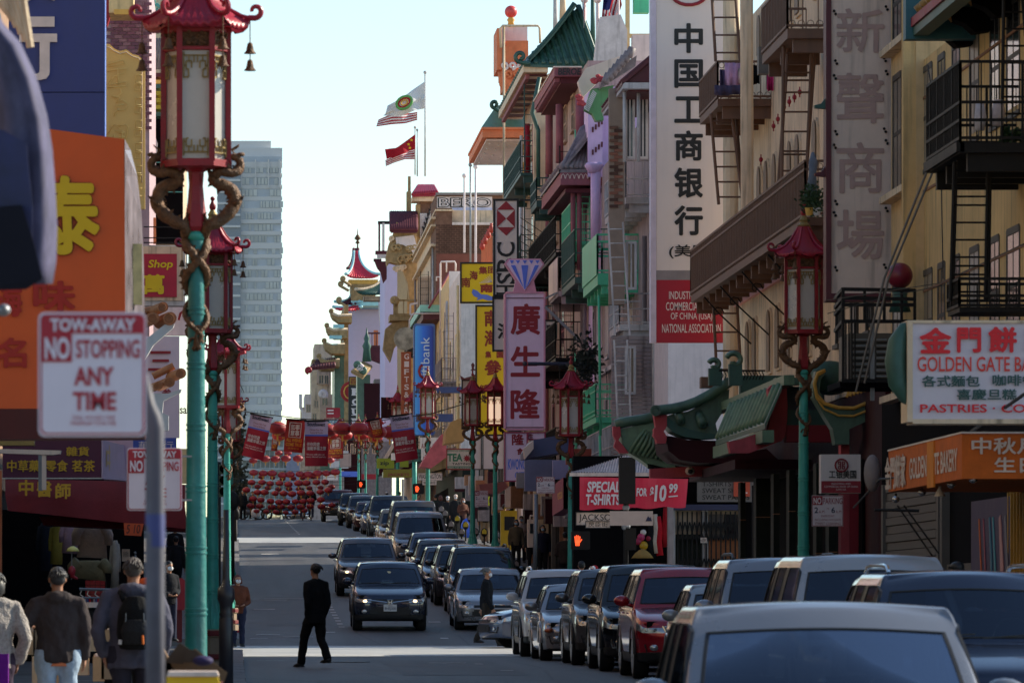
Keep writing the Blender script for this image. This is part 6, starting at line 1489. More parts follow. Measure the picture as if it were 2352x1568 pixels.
def serif(parent,ch,x0,y0,x1,y1,D,mat,sx=False):
 a=P(x1,y1,D)+Vector((0,-.02,0));u=P(x1,y0,D)-P(x1,y1,D);v=P(x0,y0,D)-P(x1,y0,D)
 lettering(parent,ch,a,u,v,mat,bold=.012)
 b=MB()
 if ch=='H':
  for t in(0,1):
   for q in(.0,1.0):p=a+u*(.09+.82*t)+v*q;b.bar(p-u*.16,p+u*.16,.035,.03,up=(0,1,0))
 if ch=='B':
  for q in(0,1):p=a+u*.08+v*q;b.bar(p-u*.14,p+u*.1,.035,.03,up=(0,1,0))
 if ch in 'SC':
  p=a+u*.93+v*.95;b.bar(p-v*.2,p+v*.05,.04,.03,up=(0,1,0))
  if ch=='S':p=a+u*.07+v*.05;b.bar(p-v*.05,p+v*.22,.04,.03,up=(0,1,0))
 if b.v:b.build('serif',mat,parent)
for ch,y0,y1 in(('C',556,590),('B',593,624),('S',627,652),('H',655,700-24)):serif(hs,ch,1141,y0,1182,y1,D,m_blackp)
txt(hs,'汇',1142,742,1182,778,D,m_blackp,bold=.03)
b=MB();b.box(px2(1193,D),px2(1220,D),D+.1,D+.2,pz(461,D),pz(457,D));b.build('arm',m_blackp,hs)
hs2=board('bank_name_sign','plain lower part of a white sign framed in black seen right of the diamond',1250,735,1276,805,178,MATS['bank sign white'],m_blackp,fw=.04,thick=.3);txt(hs2,'豐',1254,745,1270,770,178,m_blackp,bold=.02)
D=208;ys=board('yellow_sign','wide mustard yellow sign with dark characters over a blue wave',1057,603,1140,696,D,M('mustard sign',sh(166,150,22),.5,var=.1,vscale=.6),m_blackp,fw=.05,thick=.4)
m_brc=M('brown red characters',sh(100,34,26),.5)
for ch,x0,y0,x1,y1 in(('南',1060,637,1080,660),('海',1078,622,1097,643),('集',1099,612,1119,630),('团',1120,612,1136,628)):txt(ys,ch,x0,y0,x1,y1,D,m_brc,bold=.03)
txt(ys,'南',1102,652,1132,672,D,m_brc,bold=.05)
shape_c(ys,'wave',m_db,[(1086,664),(1096,668),(1104,676),(1118,677),(1136,684),(1138,690),(1120,690),(1108,686),(1094,690),(1098,684),(1088,680),(1083,672)],D-.02,.02)
for k in range(7):bars_c(ys,'ray',m_wallw,[(1130,648,1100+k*4,650-k*3)],D-.02,.015,.01)
D=206;y2=board('yellow_sign','tall mustard yellow sign with a column of dark characters behind the lilac sign',1092,701,1170,1000,D,MATS['mustard sign'],m_blackp,fw=.05,thick=.4)
for ch,x0,y0,x1,y1 in(('南',1112,712,1142,750),('海',1112,758,1142,796),('集',1114,806,1128,822),('園',1140,806,1156,822),('參',1112,826,1152,862),('茸',1112,880,1150,920)):txt(y2,ch,x0,y0,x1,y1,D,m_brc,bold=.035)
D=258;cs=thing('blue_bank_sign','tall rounded blue bank sign with white letters running upwards','sign',P(974,985,D))
def rrect(x0,y0,x1,y1,r,n=5):
 o=[]
 for cx,cy,a0 in((x1-r,y0+r,0),(x1-r,y1-r,1),(x0+r,y1-r,2),(x0+r,y0+r,3)):
  for i in range(n+1):a=(a0-1+i/n)*math.pi/2;o.append((cx+r*math.cos(a),cy+r*math.sin(a)))
 return o
shape_c(cs,'sign_casing',M('grey blue casing',sh(60,76,110),.5),rrect(949,743,999,1000,7),D+.05,.5)
mg=bpy.data.materials.new('printed blue gradient');mg.use_nodes=True;t_=mg.node_tree;pb_=t_.nodes['Principled BSDF'];tc_=t_.nodes.new('ShaderNodeTexCoord');cr_=t_.nodes.new('ShaderNodeValToRGB');sp_=t_.nodes.new('ShaderNodeSeparateXYZ')
t_.links.new(tc_.outputs['Generated'],sp_.inputs[0]);t_.links.new(sp_.outputs['X'],cr_.inputs[0]);t_.links.new(cr_.outputs[0],pb_.inputs['Base Color']);pb_.inputs['Roughness'].default_value=.4
cr_.color_ramp.elements[0].color=(*sh(70,150,210),1);cr_.color_ramp.elements[1].color=(*sh(24,30,96),1);e_=cr_.color_ramp.elements.new(.45);e_.color=(*sh(30,80,160),1)
shape_c(cs,'sign_face',mg,rrect(953,748,995,998,5),D,.05)
def up_text(parent,s_,x0,y0,x1,y1,D,mat,**k):
 a=P(x1,y1,D)+Vector((0,-.02,0));lettering(parent,s_,a,P(x1,y0,D)-P(x1,y1,D),P(x0,y0,D)-P(x1,y0,D),mat,**k)
up_text(cs,'bank',966,774,986,835,D,m_white);up_text(cs,'citi',964,840,987,876,D,m_white,bold=.02)
tube_c(cs,'arc',m_red,[(972,868),(965,862),(962,852),(965,842),(970,838)],D-.03,.06)
D=276;b=MB();b.lathe([(.55,0),(.55,.25)],n=28);q0=P(930,778,D);r9=Matrix.Rotation(R(90),3,'X');b.v=[q0+r9@v for v in b.v];o=b.build('round_sign',M('mottled grey disc',sh(120,120,112),.7,var=.5,vscale=3));tag(o,'round mottled grey sign disc left of the blue bank sign','sign')
ga=board('gift_sign','narrow rust brown vertical sign with pale stacked letters below the round disc',921,808,944,975,D,M('rust brown sign',sh(120,62,38),.6,var=.1),thick=.3)
for i,ch in enumerate('GIFTS&ART'):txt(ga,ch,928,812+i*17.5,939,825+i*17.5,D,m_ltx,bold=.02)
D=395;fs_=board('black_sign','black vertical sign with white serif letters and a gold square on top',800,886,835,1010,D,m_blackp,thick=.5)
for i,ch in enumerate('FOUR'):
 y=892+i*23;txt(fs_,ch,808,y,828,y+15,D,m_ltx,bold=.05)
 bars_c(fs_,'serif',m_ltx,[(807,y+15,829 if ch in 'RU' else 818,y+15)]+([(806,y,829,y)]if ch in 'FRU' else[]),D-.03,.05,.02)
g5=board('gold_square_sign','gold square sign panel framed in black over the white letters',801,865,834,885,D,M('old gold panel',sh(130,96,30),.5,var=.2),m_blackp,fw=.05,thick=.5);txt(g5,'四海',806,868,829,882,D-.01,m_brc,bold=.02)
b=MB();b.lathe([(.75,0),(.75,.2)],n=24);q0=P(806,900,D+2);b.v=[q0+r9@v for v in b.v];o=b.build('round_red_sign',M('round red sign',sh(120,24,28),.5));tag(o,'round red sign with gold ring partly behind the black sign','sign');b=MB();b.tube([q0+Vector((math.cos(t)*.5,-.22,math.sin(t)*.5))for t in[i*.5 for i in range(14)]],.05,5);b.build('gold_ring',m_yel,o)
fe=board('far_shop_sign','small pale blue sign with dark slanted script framed in crimson',745,961,789,976,398,M('pale blue face',sh(170,186,196),.5),m_crimson,fw=.04,thick=.3);txt(fe,'Far East',748,963,786,974,398,M('teal script',sh(30,80,100),.5),shear=.3,bold=.02)
f2=board('far_shop_sign','small crimson sign board with white bars above the pale blue sign',749,936,781,959,399,m_crimson,thick=.3);bars_c(f2,'white_bar',m_ltx,[(752,942,766,942),(752,949,766,949)],398.96,.08,.02)
f3=board('far_shop_sign','white sign with slanted dark script behind the hanging banners',757,1035,800,1075,380,m_wallw,thick=.3);txt(f3,'East',762,1044,792,1058,380,m_crimson,shear=.3,bold=.01)
ts_=board('tea_sign','green and white tea tasting sign with a red starburst',1025,1030,1083,1078,215,M('white sign base',sh(150,150,148),.5),M('red trim',sh(110,24,28),.5),fw=.03,thick=.3);m_grn=M('tea green',sh(30,90,70),.5)
txt(ts_,'EXPERIENCE SOMETHING',1027,1033,1079,1037,215,m_grn);txt(ts_,'TEA',1027,1041,1062,1059,215,m_grn,bold=.04);txt(ts_,'TASTING',1038,1062,1080,1067,215,m_blackp,bold=.02)
a,c=P(1026,1077,215),P(1082,1070,215);b=MB();b.box(a.x,c.x,214.98,215,a.z,c.z);b.build('green_strip',m_grn,ts_);txt(ts_,'LEARN THE WONDERS',1028,1071.5,1080,1075.5,214.98,m_ltx)
shape_c(ts_,'starburst',m_red,[(1072+(9 if i%2 else 5)*math.cos(i*.349),1052+(9 if i%2 else 5)*math.sin(i*.349))for i in range(18)],214.97,.02)
for x0,x1,lab in((1083,1106,'left one of two blank off-white sign panels right of the tea sign'),(1108,1158,'right one of two blank off-white sign panels right of the tea sign')):board('blank_sign',lab,x0,992,x1,1078,212,M('blank panel',sh(134,130,140),.6,var=.06),m_blackp,fw=.03,thick=.3)
pg=board('pagoda_topped_sign','grey framed sign with a dark little pagoda roof behind the left lamp of the pair',1060,872,1094,985,214,m_greyb,m_fe_black,fw=.04,thick=.3);shape_c(pg,'roof',m_maroonp,[(1057,862),(1066,868),(1080,864),(1094,858),(1097,858),(1097,872),(1060,872)],213.9,.4);shape_c(pg,'roof_knob',m_maroonp,[(1082,836),(1086,832),(1090,838),(1088,846),(1095,850),(1080,850),(1084,846)],213.9,.3)
zz=board('car_share_sign','lime green sign with dark letters under the hanging banners',918,1050,938,1072,262,M('lime sign',sh(110,120,20),.5),thick=.3)
zz2=board('car_share_sign','lime green zip sign in front of the dark doorway',865,1052,905,1075,262,M('lime sign',(0,0,0)),thick=.3);txt(zz2,'zip',872,1058,893,1070,262,m_blackp,bold=.02)
y3=board('yellow_shop_board','dull yellow shop board with dark red letters',880,1077,945,1096,256,M('dull yellow',sh(96,84,16),.6),thick=.3);txt(y3,'JACKETS',890,1086,940,1094,256,m_brc,bold=.03)
b1=board('craft_shop_sign','grey white sign with dark red lettering under the blue beam',965,1004,1015,1056,250,m_greyw,thick=.3);txt(b1,'Art & Craft',967,1018,1013,1030,250,m_brc);txt(b1,'JADE\nARTS\nRETAIL',972,1035,1000,1053,250,m_brc)
b2=board('white_shop_board','white shop board behind the right hanging banner',898,1040,962,1056,252,m_greyw,thick=.3)
for x0,y0,x1,y1,dd,m,lab in((955,888,1060,902,236,M('blue beam',sh(44,56,92),.5),'upper slate blue beam between the blue bank sign and the lamps'),(955,950,1040,968,236,M('blue beam',(0,0,0)),'lower slate blue beam between the blue bank sign and the lamps'),(875,912,905,960,300,m_deepred,'dark red hanging board behind the lamp tops'),(780,1040,806,1072,330,m_wallw,'small pale board far down the street')):board('fascia_board',lab,x0,y0,x1,y1,dd,m,thick=.3)
for pts,m,D,lab in(([(1022,1018),(1024,990),(1036,968),(1056,960),(1066,962),(1066,1012)],M('tan awning',sh(126,100,64),.7,var=.15),222,'tan domed awning above the tea sign'),([(965,1070),(985,1035),(1015,996),(1026,1000),(1024,1050),(990,1075)],M('pinkish red awning',sh(140,72,78),.7,var=.3),228,'pinkish red slanting awning left of the tea sign'),([(1105,1130),(1100,1112),(1160,1105),(1168,1118),(1140,1136)],M('dusty rose awning',sh(120,76,76),.7,var=.2),190,'dusty rose awning over the door behind the lamp pair')):
 b=MB();b.poly([P(x,y,D)for x,y in pts],(0,3,0));o=b.build('awning',m,smooth='all' if False else False);tag(o,lab,'awning')
# ---------------------------------------------------------------- buildings farther along
m_cream2=M('pale cream stucco',sh(170,156,138),.85,var=.2,grime=.55);m_yelc=M('yellow cream paint',sh(180,162,124),.8,var=.2,grime=.5);m_wbrick=M('white painted brick',sh(160,156,156),.85,var=.2,vscale=2,grime=.3)
s1,D0,D1,zt=block('white_brick_building','cream fronted building with a white-painted brick side wall and teal cornice',m_wbrick,XF,1058,1031,623,group=GB)
b=MB();Dn=DX(1031,XF);b.box(px2(1031,Dn),px2(1060,Dn),Dn-.02,Dn,-1,pz(623,Dn));
dress(s1,XF,D0,D1,15,nw=4,frame=m_yelc,rail=m_greyb,seed=5)
b.build('side_wall',m_wbrick,s1)
ya,D0,D1,zt=block('yellow_cream_building','yellow cream fronted building with a teal cornice and white roof pipes',m_yelc,XF,1030,1002,640,group=GB)
ground_dark(ya,XF,D0,D1,pz(1120,D0))
b=MB();b.box(9.2,XF,283,300,pz(716,283),pz(700,283));b.build('cornice',M('teal cornice paint',sh(110,160,150),.6,var=.15),ya)
b=MB();b.box(9.35,XF,283.2,300,pz(733,283),pz(716.5,283));b.build('cornice_moulding',m_maroonp,ya)
shape_c(ya,'sloping_parapet',m_yelc,[(990,700),(1031,628),(1031,700)],283,.4)
tube_c(ya,'parapet_edge',m_mauve,[(984,708),(1033,624)],282.8,.06)
tube_c(ya,'roof_pipe',m_wallw,[(1011,830),(1011,606),(1013,601),(1044,601),(1046,606),(1046,622)],282,.045);tube_c(ya,'roof_pipe',m_wallw,[(1012,636),(1002,636),(1002,645)],282,.04);tube_c(ya,'roof_pipe',m_wallw,[(1025,602),(1025,625)],282,.035)
tube_c(ya,'roof_pipe',m_wallw,[(1010,720),(948,720),(940,735),(940,800)],282,.035)
for x in(1022,1012):window_f(ya,XF,DX(x,XF),pz(820,DX(x,XF)),pz(760,DX(x,XF)),2.2,m_cream2)
window_c(s1,1040,1050,900,940,270,m_whitew);dress(ya,XF,DX(1030,XF),DX(1002,XF),15,nw=4,frame=m_cream2,rail=m_fe_black,every=2,seed=6)
cm,D0,D1,zt=block('cream_cornice_building','cream building with stepped cornices beside the dark brick graffiti wall',m_cream2,XF,1001,957,483,group=GB)
for y in(498,515,560):b=MB();b.box(XF-.25,XF,D0,D1,pz(y+5,D0),pz(y,D0));b.build('cornice_band',m_cream2,cm)
for i in range(8):x=962+i*4.6;D=DX(x,XF);window_f(cm,XF,D,pz(700,D),pz(640,D),1.4,m_beige)
dress(cm,XF,D0,D1,19,nw=6,frame=m_beige,rail=m_fe_black,every=2,seed=7)
br=thing('brick_building','dark brick building side wall painted with large white graffiti letters','building',P(1065,700,289),GB)
Dw=288.4
b=MB();b.box(px2(1001,Dw),px2(1180,Dw),Dw,Dw+8,2,pz(515,Dw));b.box(px2(1001,Dw+6),px2(1180,Dw+6),Dw+6,Dw+14,2,pz(446,Dw+6));b.build('wall',m_mortar if False else m_brick,br)
b=MB()
for k in range(60):
 z=pz(515,Dw)-.11*(k+1);x=px2(1001,Dw)+(k%2)*.12
 if pz(700,Dw)>z:break
 while x<px2(1132,Dw):b.box(x,x+.22,Dw-.012,Dw+.02,z,z+.085);x+=.25
stuff(b.build('brick_courses',m_brick2,br))
b=MB();b.box(px2(1000,Dw+6),px2(1180,Dw+6),Dw+5.8,Dw+6,pz(449,Dw+6),pz(443,Dw+6));b.build('coping',M('grey coping',sh(96,94,96),.8),br)
gp=MB();a,c=P(1003,478,Dw+6),P(1130,452,Dw+6);gp.box(a.x,c.x,Dw+5.97,Dw+6,a.z,c.z);g_=gp.build('graffiti_patch',m_wallw,br)
gp=MB();a,c=P(1038,512,Dw+6),P(1130,477,Dw+6);gp.box(a.x,c.x,Dw+5.96,Dw+6,a.z,c.z);gp.build('graffiti_patch',M('bluish graffiti wash',sh(150,156,182),.8,var=.3,vscale=3),br)
txt(g_,'BERO',1005,454,1128,477,Dw+5.97,m_blackp,bold=.045,lift=.02,name='graffiti');txt(g_,'BERO',1008,456,1126,475,Dw+5.95,m_wallw,bold=-.01,lift=.03,name='graffiti')
txt(g_,'mrm',1042,484,1126,508,Dw+5.93,m_db,bold=.0,lift=.03,name='graffiti')
b=MB();a,c=P(1001,515,Dw),P(1038,483,Dw);b.box(a.x,c.x,Dw,Dw+5,a.z,c.z);b.build('raised_wall',m_brick,br);b=MB();a,c=P(999,485,Dw),P(1040,481,Dw);b.box(a.x,c.x,Dw-.1,Dw+5,a.z,c.z);b.build('raised_coping',m_cream2,br)
b=MB();a,c=P(1038,517,Dw),P(1130,511,Dw);b.box(a.x,c.x,Dw-.1,Dw,a.z,c.z);b.build('ledge',m_wallw,br)
b=MB();a,c=P(1002,700,Dw),P(1140,583,Dw);b.box(a.x,c.x,Dw-.03,Dw,a.z,c.z);b.build('painted_band',M('red brown wall paint',sh(96,60,54),.85,var=.15),br)
up=thing('ornate_building','tan ornate building with curved bracketed eaves and red tiled roofs','building',P(925,800,325),GB)
m_tan=M('tan ornament',sh(124,106,78),.7,var=.35,vscale=4,grime=.3)
Dw=322
cbx(up,'wall',m_tan,935,540,958,1010,Dw,20);cbx(up,'brick_wall',m_brick,965,450,1002,620,Dw,8);cbx(up,'pale_panel',M('pale scribbled panel',sh(150,150,156),.8,var=.4,vscale=8),964,490,1000,545,Dw-.2,.2)
for i in range(6):tube_c(up,'graffiti',m_blackp,[(968+4*i,540-12*i+q*3)for q in range(2)]+[(974+3*i,530-10*i),(970+4*i,520-10*i)],Dw-.3,.05)
cbx(up,'corner_pier',m_tan,955,470,965,640,Dw-.1,1)
cbx(up,'cornice',m_cream2,946,452,1004,462,Dw-.5,2)
tile_roof(up,'red_tile_roof',m_roof,P(946,450,Dw-.6),P(1006,446,Dw-.6),P(960,430,Dw+1),P(996,430,Dw+1),11,.12)
cbx(up,'side_post',m_tan,934,440,944,545,Dw+4,1);cbx(up,'finial_block',m_tan,937,405,943,440,Dw+4,.6)
tile_roof(up,'red_tile_roof',m_mauve_d,P(897,532,Dw-2),P(957,532,Dw-2),P(896,492,Dw),P(957,492,Dw),12,.14)
cbx(up,'ridge',m_mauve_d,895,489,958,494,Dw-.2,.5)
shape_c(up,'curved_bracket',m_tan,[(886,590),(893,560),(905,530),(910,510),(918,515),(922,533),(957,533),(957,690),(940,690),(936,650),(925,620),(910,606),(895,602),(888,610)],Dw-1.5,1.5)
for k in range(14):
 x,y=900+(k*37)%52,548+(k*23)%70;scroll(up,'carved_scroll',m_cream2 if k%3==0 else m_tan,x,y,6+k%3*2,Dw-1.6,.07,turns=1.2,sx=1 if k%2 else-1)
shape_c(up,'white_carving',m_wallw,[(908,545),(950,540),(957,565),(955,590),(940,570),(925,562),(910,560)],Dw-1.65,.12)
cbx(up,'balcony_floor',m_tan,895,722,957,736,Dw-3,3);shape_c(up,'balcony_corbel',m_tan,[(885,755),(900,742),(957,730),(975,735),(960,760),(925,772),(905,800),(897,830),(880,800)],Dw-2.5,2)
b=MB();rail_run(b,P(912,722,Dw-3),P(970,722,Dw-3),32*Dw/F,.35,.05);b.build('balcony_railing',m_tan,up);cbx(up,'balcony_post',m_tan,903,680,912,730,Dw-3,.4);scroll(up,'balcony_scroll',m_tan,905,690,7,Dw-3.1,.15)
b=MB();rail_run(b,P(942,723,Dw-4),P(960,720,Dw-4),24*Dw/F,.3,.05);b.build('white_railing',m_wallw,up)
wf=thing('roof_frame','white and maroon rooftop frame left of the ornate tan building','roof frame',P(880,600,340))
for x0,y0,x1,y1,m in((869,512,873,575,m_mauve_d),(878,512,883,575,m_wallw),(868,508,897,514,m_fe_black),(862,576,890,584,m_mauve_d),(866,584,888,592,m_wallw),(858,594,876,600,m_mauve_d)):cbx(wf,'frame_member',m,x0,y0,x1,y1,338,.5)
shape_c(wf,'scroll_eave',m_mauve_d,[(858,594),(870,600),(888,600),(888,640),(880,650),(874,625),(866,615)],338,.6)
m_blue_w=M('pale lilac blank wall',sh(168,164,196),.85,var=.05)
w1=thing('blank_wall_building','tall blank pale lilac wall right of the pagoda tower','building',P(910,900,350),GB);cbx(w1,'wall',m_blue_w,884,600,940,1000,346,12)
w2=thing('blank_wall_building','blank pale lilac wall below the green pagoda roof','building',P(840,900,420),GB);cbx(w2,'wall',m_blue_w,799,706,886,930,420,12);cbx(w2,'top_band',M('blue top band',sh(90,130,160),.6),799,700,886,708,419,12)
tube_c(w2,'white_pole',m_wallw,[(871,690),(876,770)],400,.09)
pt=thing('pagoda_tower','pagoda tower with a red flared roof, gilt corners and a bronze finial','building',P(825,720,415),GB)
D=415
def flare(parent,x0,x1,ytop,yeave,xt0,xt1,D,mroof,medge,n=11,lift=10):
 """flared roof seen square on: curved hip edges rising to upturned tips"""
 N=10;b=MB();dd=2.2
 for i in range(N+1):
  t=i/N;cur=t**1.8;xl=lerp(x0,xt0,1-(1-t)**2.0);xr=lerp(x1,xt1,1-(1-t)**2.0);y=lerp(yeave,ytop,t**1.35)
  for s_ in range(n+1):
   u=s_/n;e=abs(u-.5)*2;yy=y-lift*(1-t)**3*e**4;b.v.append(P(lerp(xl,xr,u),yy,D+dd*t))
 for i in range(N):
  for s_ in range(n):q=i*(n+1)+s_;b.f.append((q,q+1,q+n+2,q+n+1));b.mi.append(0)
 rf=b.build('flared_roof',mroof,parent,'all',recalc=False)
 for s_ in range(n+1):
  pts=[b.v[i*(n+1)+s_]+Vector((0,-.1,.05))for i in range(N+1)]
  q=MB();q.tube(pts,.08 if s_ not in(0,n)else.11,6);q.build('tile_row' if s_ not in(0,n)else 'hip_edge',mroof if s_ not in(0,n)else medge,rf,'all')
 return rf
m_redt=M('red glazed tiles',sh(170,40,58),.4,var=.25,vscale=5);m_cy=M('pale blue trim',sh(130,180,190),.5)
flare(pt,793,873,579,640,813,824,D,m_redt,m_cy,n=13,lift=9)
cbx(pt,'gilt_eave',m_yel,800,642,868,652,D,4);cbx(pt,'upper_storey',m_tan,806,652,862,690,D,5);cbx(pt,'top_ridge',m_green_md,812,575,826,581,D+2,1)
flare(pt,797,828,573,620,812,822,D+5,m_mauve_d,m_mauve_d,n=5,lift=2)
b=MB();p=P(821,570,D+2);b.lathe([(.06,0),(.05,.3),(.18,.4),(.06,.55),(.25,.7),(.1,.95),(.04,1.0),(.02,1.4)],p,n=12);b.build('finial',m_bronze,pt,'all')
for x,y,s_ in((788,640,1),(783,652,1),(779,688,1)):scroll(pt,'gilt_corner',m_tan,x,y,5,D-.5,.10,sx=-1,start=-60,tail=[(x+18,y+16),(x+6,y+9)])
flare(pt,815,886,618,678,886,890,D-25,m_gtile,m_cream2,n=9,lift=12)
cbx(pt,'green_roof_soffit',m_beige,835,680,887,690,D-24,2);cbx(pt,'blue_storey',m_cy,806,690,884,702,D,3)
flare(pt,768,826,678,700,806,812,D,m_mauve_d,m_cy,n=6,lift=6);flare(pt,764,830,694,714,818,824,D-1,m_redt,m_cy,n=9,lift=8)
tb=thing('tiered_building','tan building with stacked curved balconies stepping out over the street','building',P(780,900,405),GB)
cbx(tb,'wall',m_tan,790,700,800,1010,404,14);cbx(tb,'green_shutter_wall',m_green_md,768,790,790,1000,404,10)
for x0,y0,y1 in((758,712,740),(748,745,776),(742,780,812),(730,815,842),(718,828,850)):
 shape_c(tb,'balcony_tier',m_tan,[(x0,y0),(x0+6,y0+8),(x0+18,y0+12),(x0+50,y0+10),(x0+50,y1),(x0+20,y1),(x0+6,y1-10),(x0+2,y1-18)],402-(y0-700)*.01,3)
 scroll(tb,'balcony_curl',m_tan,x0+3,y0+2,4,401.5,.09,sx=-1,start=-60);tube_c(tb,'balcony_edge',m_cream2,[(x0+3,y0+6),(x0+18,y0+13),(x0+50,y0+11)],401.6,.1)
for x0,x1,y in((765,790,745),(762,790,790),(756,785,770)):cbx(tb,'blue_tile_band',m_cy,x0,y,x1,y+8,401.4,.4)
tile_roof(tb,'lower_eave_roof',m_maroonp,P(712,848,400),P(770,842,400),P(726,830,402),P(770,826,402),9,.13);scroll(tb,'red_curl',m_crimson,709,850,6,399.8,.14,sx=-1,start=-90)
pw=thing('pale_building','pale weathered building with boxy bays at the far end of the street','building',P(720,1000,430),GB)
for x0,y0,x1,y1,m in((722,790,770,830,m_cream2),(715,830,760,1010,m_cream2),(728,850,755,880,m_beige),(700,905,728,1010,m_wallw),(692,935,712,1010,m_cream2),(735,905,770,1000,m_beige)):cbx(pw,'wall',m,x0,y0,x1,y1,430-(x0-690)*.1,8)
for x0,y0,x1,y1 in((733,862,742,880),(746,862,754,880),(740,915,752,930),(722,920,730,935),(704,930,712,945),(718,950,726,965)):window_c(pw,x0,x1,y0,y1,422,m_beige)
scroll(pw,'roof_scroll',m_wallw,741,905,8,423,.2);tube_c(pw,'drain_pipe',m_wallw,[(690,905),(690,935),(697,948),(697,1010)],420,.12)
mf=thing('red_lantern_building','dark red and green fronted building with an iron balcony and a plume finial','building',P(850,950,372),GB)
for x0,y0,x1,y1,m in((836,880,884,1010,m_deepred),(842,795,884,800,m_maroonp),(846,890,852,1005,m_crimson),(860,870,884,1000,m_slate),(820,860,850,1005,m_green_md)):cbx(mf,'wall',m,x0,y0,x1,y1,372,3)
b=MB();rail_run(b,P(844,795,371),P(884,795,371),30*371/F,.28,.05);b.build('balcony_railing',m_maroonp,mf)
shape_c(mf,'curved_bracket',m_mauve_d,[(836,800),(884,800),(884,850),(875,835),(850,825),(838,815)],371,1)
cbx(mf,'orange_post',m_orangep,858,758,868,795,373,.5);b=MB();p=P(842,830,370);b.lathe([(.3,0),(.22,.8),(.3,1.0),(.15,1.3),(.2,1.5),(.08,1.8),(.02,2.2)],p,n=10);b.build('plume_finial',m_green_dk,mf,'all')
for k in range(3):scroll(mf,'dragon_scroll',m_wallw if k%2 else m_green_md,820+6*k,838+6*k,7,369,.15)
tile_roof(mf,'sloping_roof',m_tan,P(808,855,369),P(832,868,369),P(832,835,371),P(852,845,371),6,.14)
ff=thing('dim_shopfronts','row of dim shop fronts under awnings far along the right sidewalk','building',P(900,1100,300),GB)
for D0_,D1_,z1_ in((255,289,6.5),(289,343,8.0)):b=MB();b.box(XF-.02,XF+8,D0_,D1_,0,z1_);b.build('wall',m_beige if D0_>260 else m_granite,ff)
for i in range(26):D=132+i*4.4;b=MB();b.box(XF-.16,XF-.03,D,D+.25,gz(D),gz(D)+3.2);b.build('shop_post',(m_greyb,m_dark,m_brownl,m_greyshut)[i%4],ff)
for k,(D,m)in enumerate(((262,m_tan),(275,m_slate),(290,m_deepred),(305,m_slate),(318,m_green_md),(332,m_deepred))):
 b=MB();z=gz(D)+3.0;b.poly([(8.4,D,z),(XF,D,z+1.1),(XF,D,z+.2),(8.4,D,z-.3)],(0,7,0));b.build('awning',m,ff)
shape_c(ff,'pitched_canopy',M('grey shingle canopy',sh(84,80,70),.8,var=.3),[(884,1050),(925,985),(938,985),(938,1000),(905,1056)],268,3);shape_c(ff,'pitched_canopy',m_greyw,[(880,1052),(922,984),(927,986),(888,1056)],267.8,.3)
for k in range(30):
 rr=random.Random(k);D=252-k*3.8;w=rr.uniform(.4,1.1);z=gz(D)+rr.uniform(.8,2.4)
 b=MB();b.box(XF-.3-rr.random()*.4,XF-.05,D,D+w,z,z+rr.uniform(.4,.8));o=b.build('displayed_goods',(m_deepred,m_greyb,m_brownl,m_slate)[k%4],ff)
for x,y0,y1,D,m,r_ in((1066,405,580,270,m_wallw,.055),(1080,380,650,272,m_steel,.05),(1092,384,625,268,m_wallw,.06),(976,168,405,318,m_whitew,.05),(953,294,402,318,m_whitew,.04),(958,300,405,319,m_steel,.035),(1342,0,268,186,m_wallw,.07),(1372,0,243,185,m_wallw,.07),(1396,90,232,187,m_wallw,.05),(1420,-20,245,184,m_wallw,.05),(1275,-10,92,200,m_whitew,.09),(1292,-40,50,198,m_cream,.12),(1361,-20,135,192,m_green_dk,.09)):
 b=MB();b.tube([P(x,y1,D),P(x,y0,D)],[r_,r_*.75],8);b.ball(P(x,y0-1,D),r_*2,n=8,m=6);o=b.build('flagpole',m,smooth='all');tag(o,'bare pole %s'%{1066:'left of three over the yellow sign',1080:'grey, middle of three over the yellow sign',1092:'right of three over the yellow sign',976:'tallest, carrying the white seal flag',953:'carrying the red flag',958:'thin grey, just right of the red flag',1342:'white, left over the brick parapet',1372:'white, beside the striped flag',1396:'short white, over the brick parapet',1420:'white, right over the brick parapet',1275:'white, behind the green tiled roof',1292:'thick cream, at the top of the green tiled roof',1361:'dark green, between the white poles'}[x],'pole','rooftop poles')
cbt=thing('roof_shed','greenish white rooftop frame at the top edge behind the poles','roof frame',P(1440,60,188));cbx(cbt,'post',m_yelc,1437,-20,1446,120,188,.3);cbx(cbt,'post',m_seag,1455,-20,1490,30,188,.5)
cbx(cbt,'lintel',m_yelc,1370,78,1500,86,189,.3);cbx(cbt,'white_block',m_wallw,1452,80,1494,140,187,.6)
def flag(name,label,pts,D,mats,rows,cols=14,group='flags'):
 """cloth through the rows of picture points: list of rows, each (x,y) list from hoist to fly; mats chosen per cell"""
 b=MB();nr=len(pts);nc=cols
 def at(row,t):
  p=pts[row];f_=t*(len(p)-1);i=min(int(f_),len(p)-2);u=f_-i;return(lerp(p[i][0],p[i+1][0],u),lerp(p[i][1],p[i+1][1],u))
 for r_ in range(rows+1):
  f_=r_/rows*(nr-1);i=min(int(f_),nr-2);u=f_-i
  for c_ in range(nc+1):
   t=c_/nc;a,d=at(i,t),at(i+1,t);b.v.append(P(lerp(a[0],d[0],u),lerp(a[1],d[1],u),D+.25*math.sin(t*9+u)))
 ml=[];
 for m in mats.values():
  if m not in ml:ml.append(m)
 for r_ in range(rows):
  for c_ in range(nc):
   q=r_*(nc+1)+c_;b.f.append((q,q+1,q+nc+2,q+nc+1))
   m=mats['f'](r_/rows,c_/nc)if False else None
   b.mi.append(0)
 return b,ml
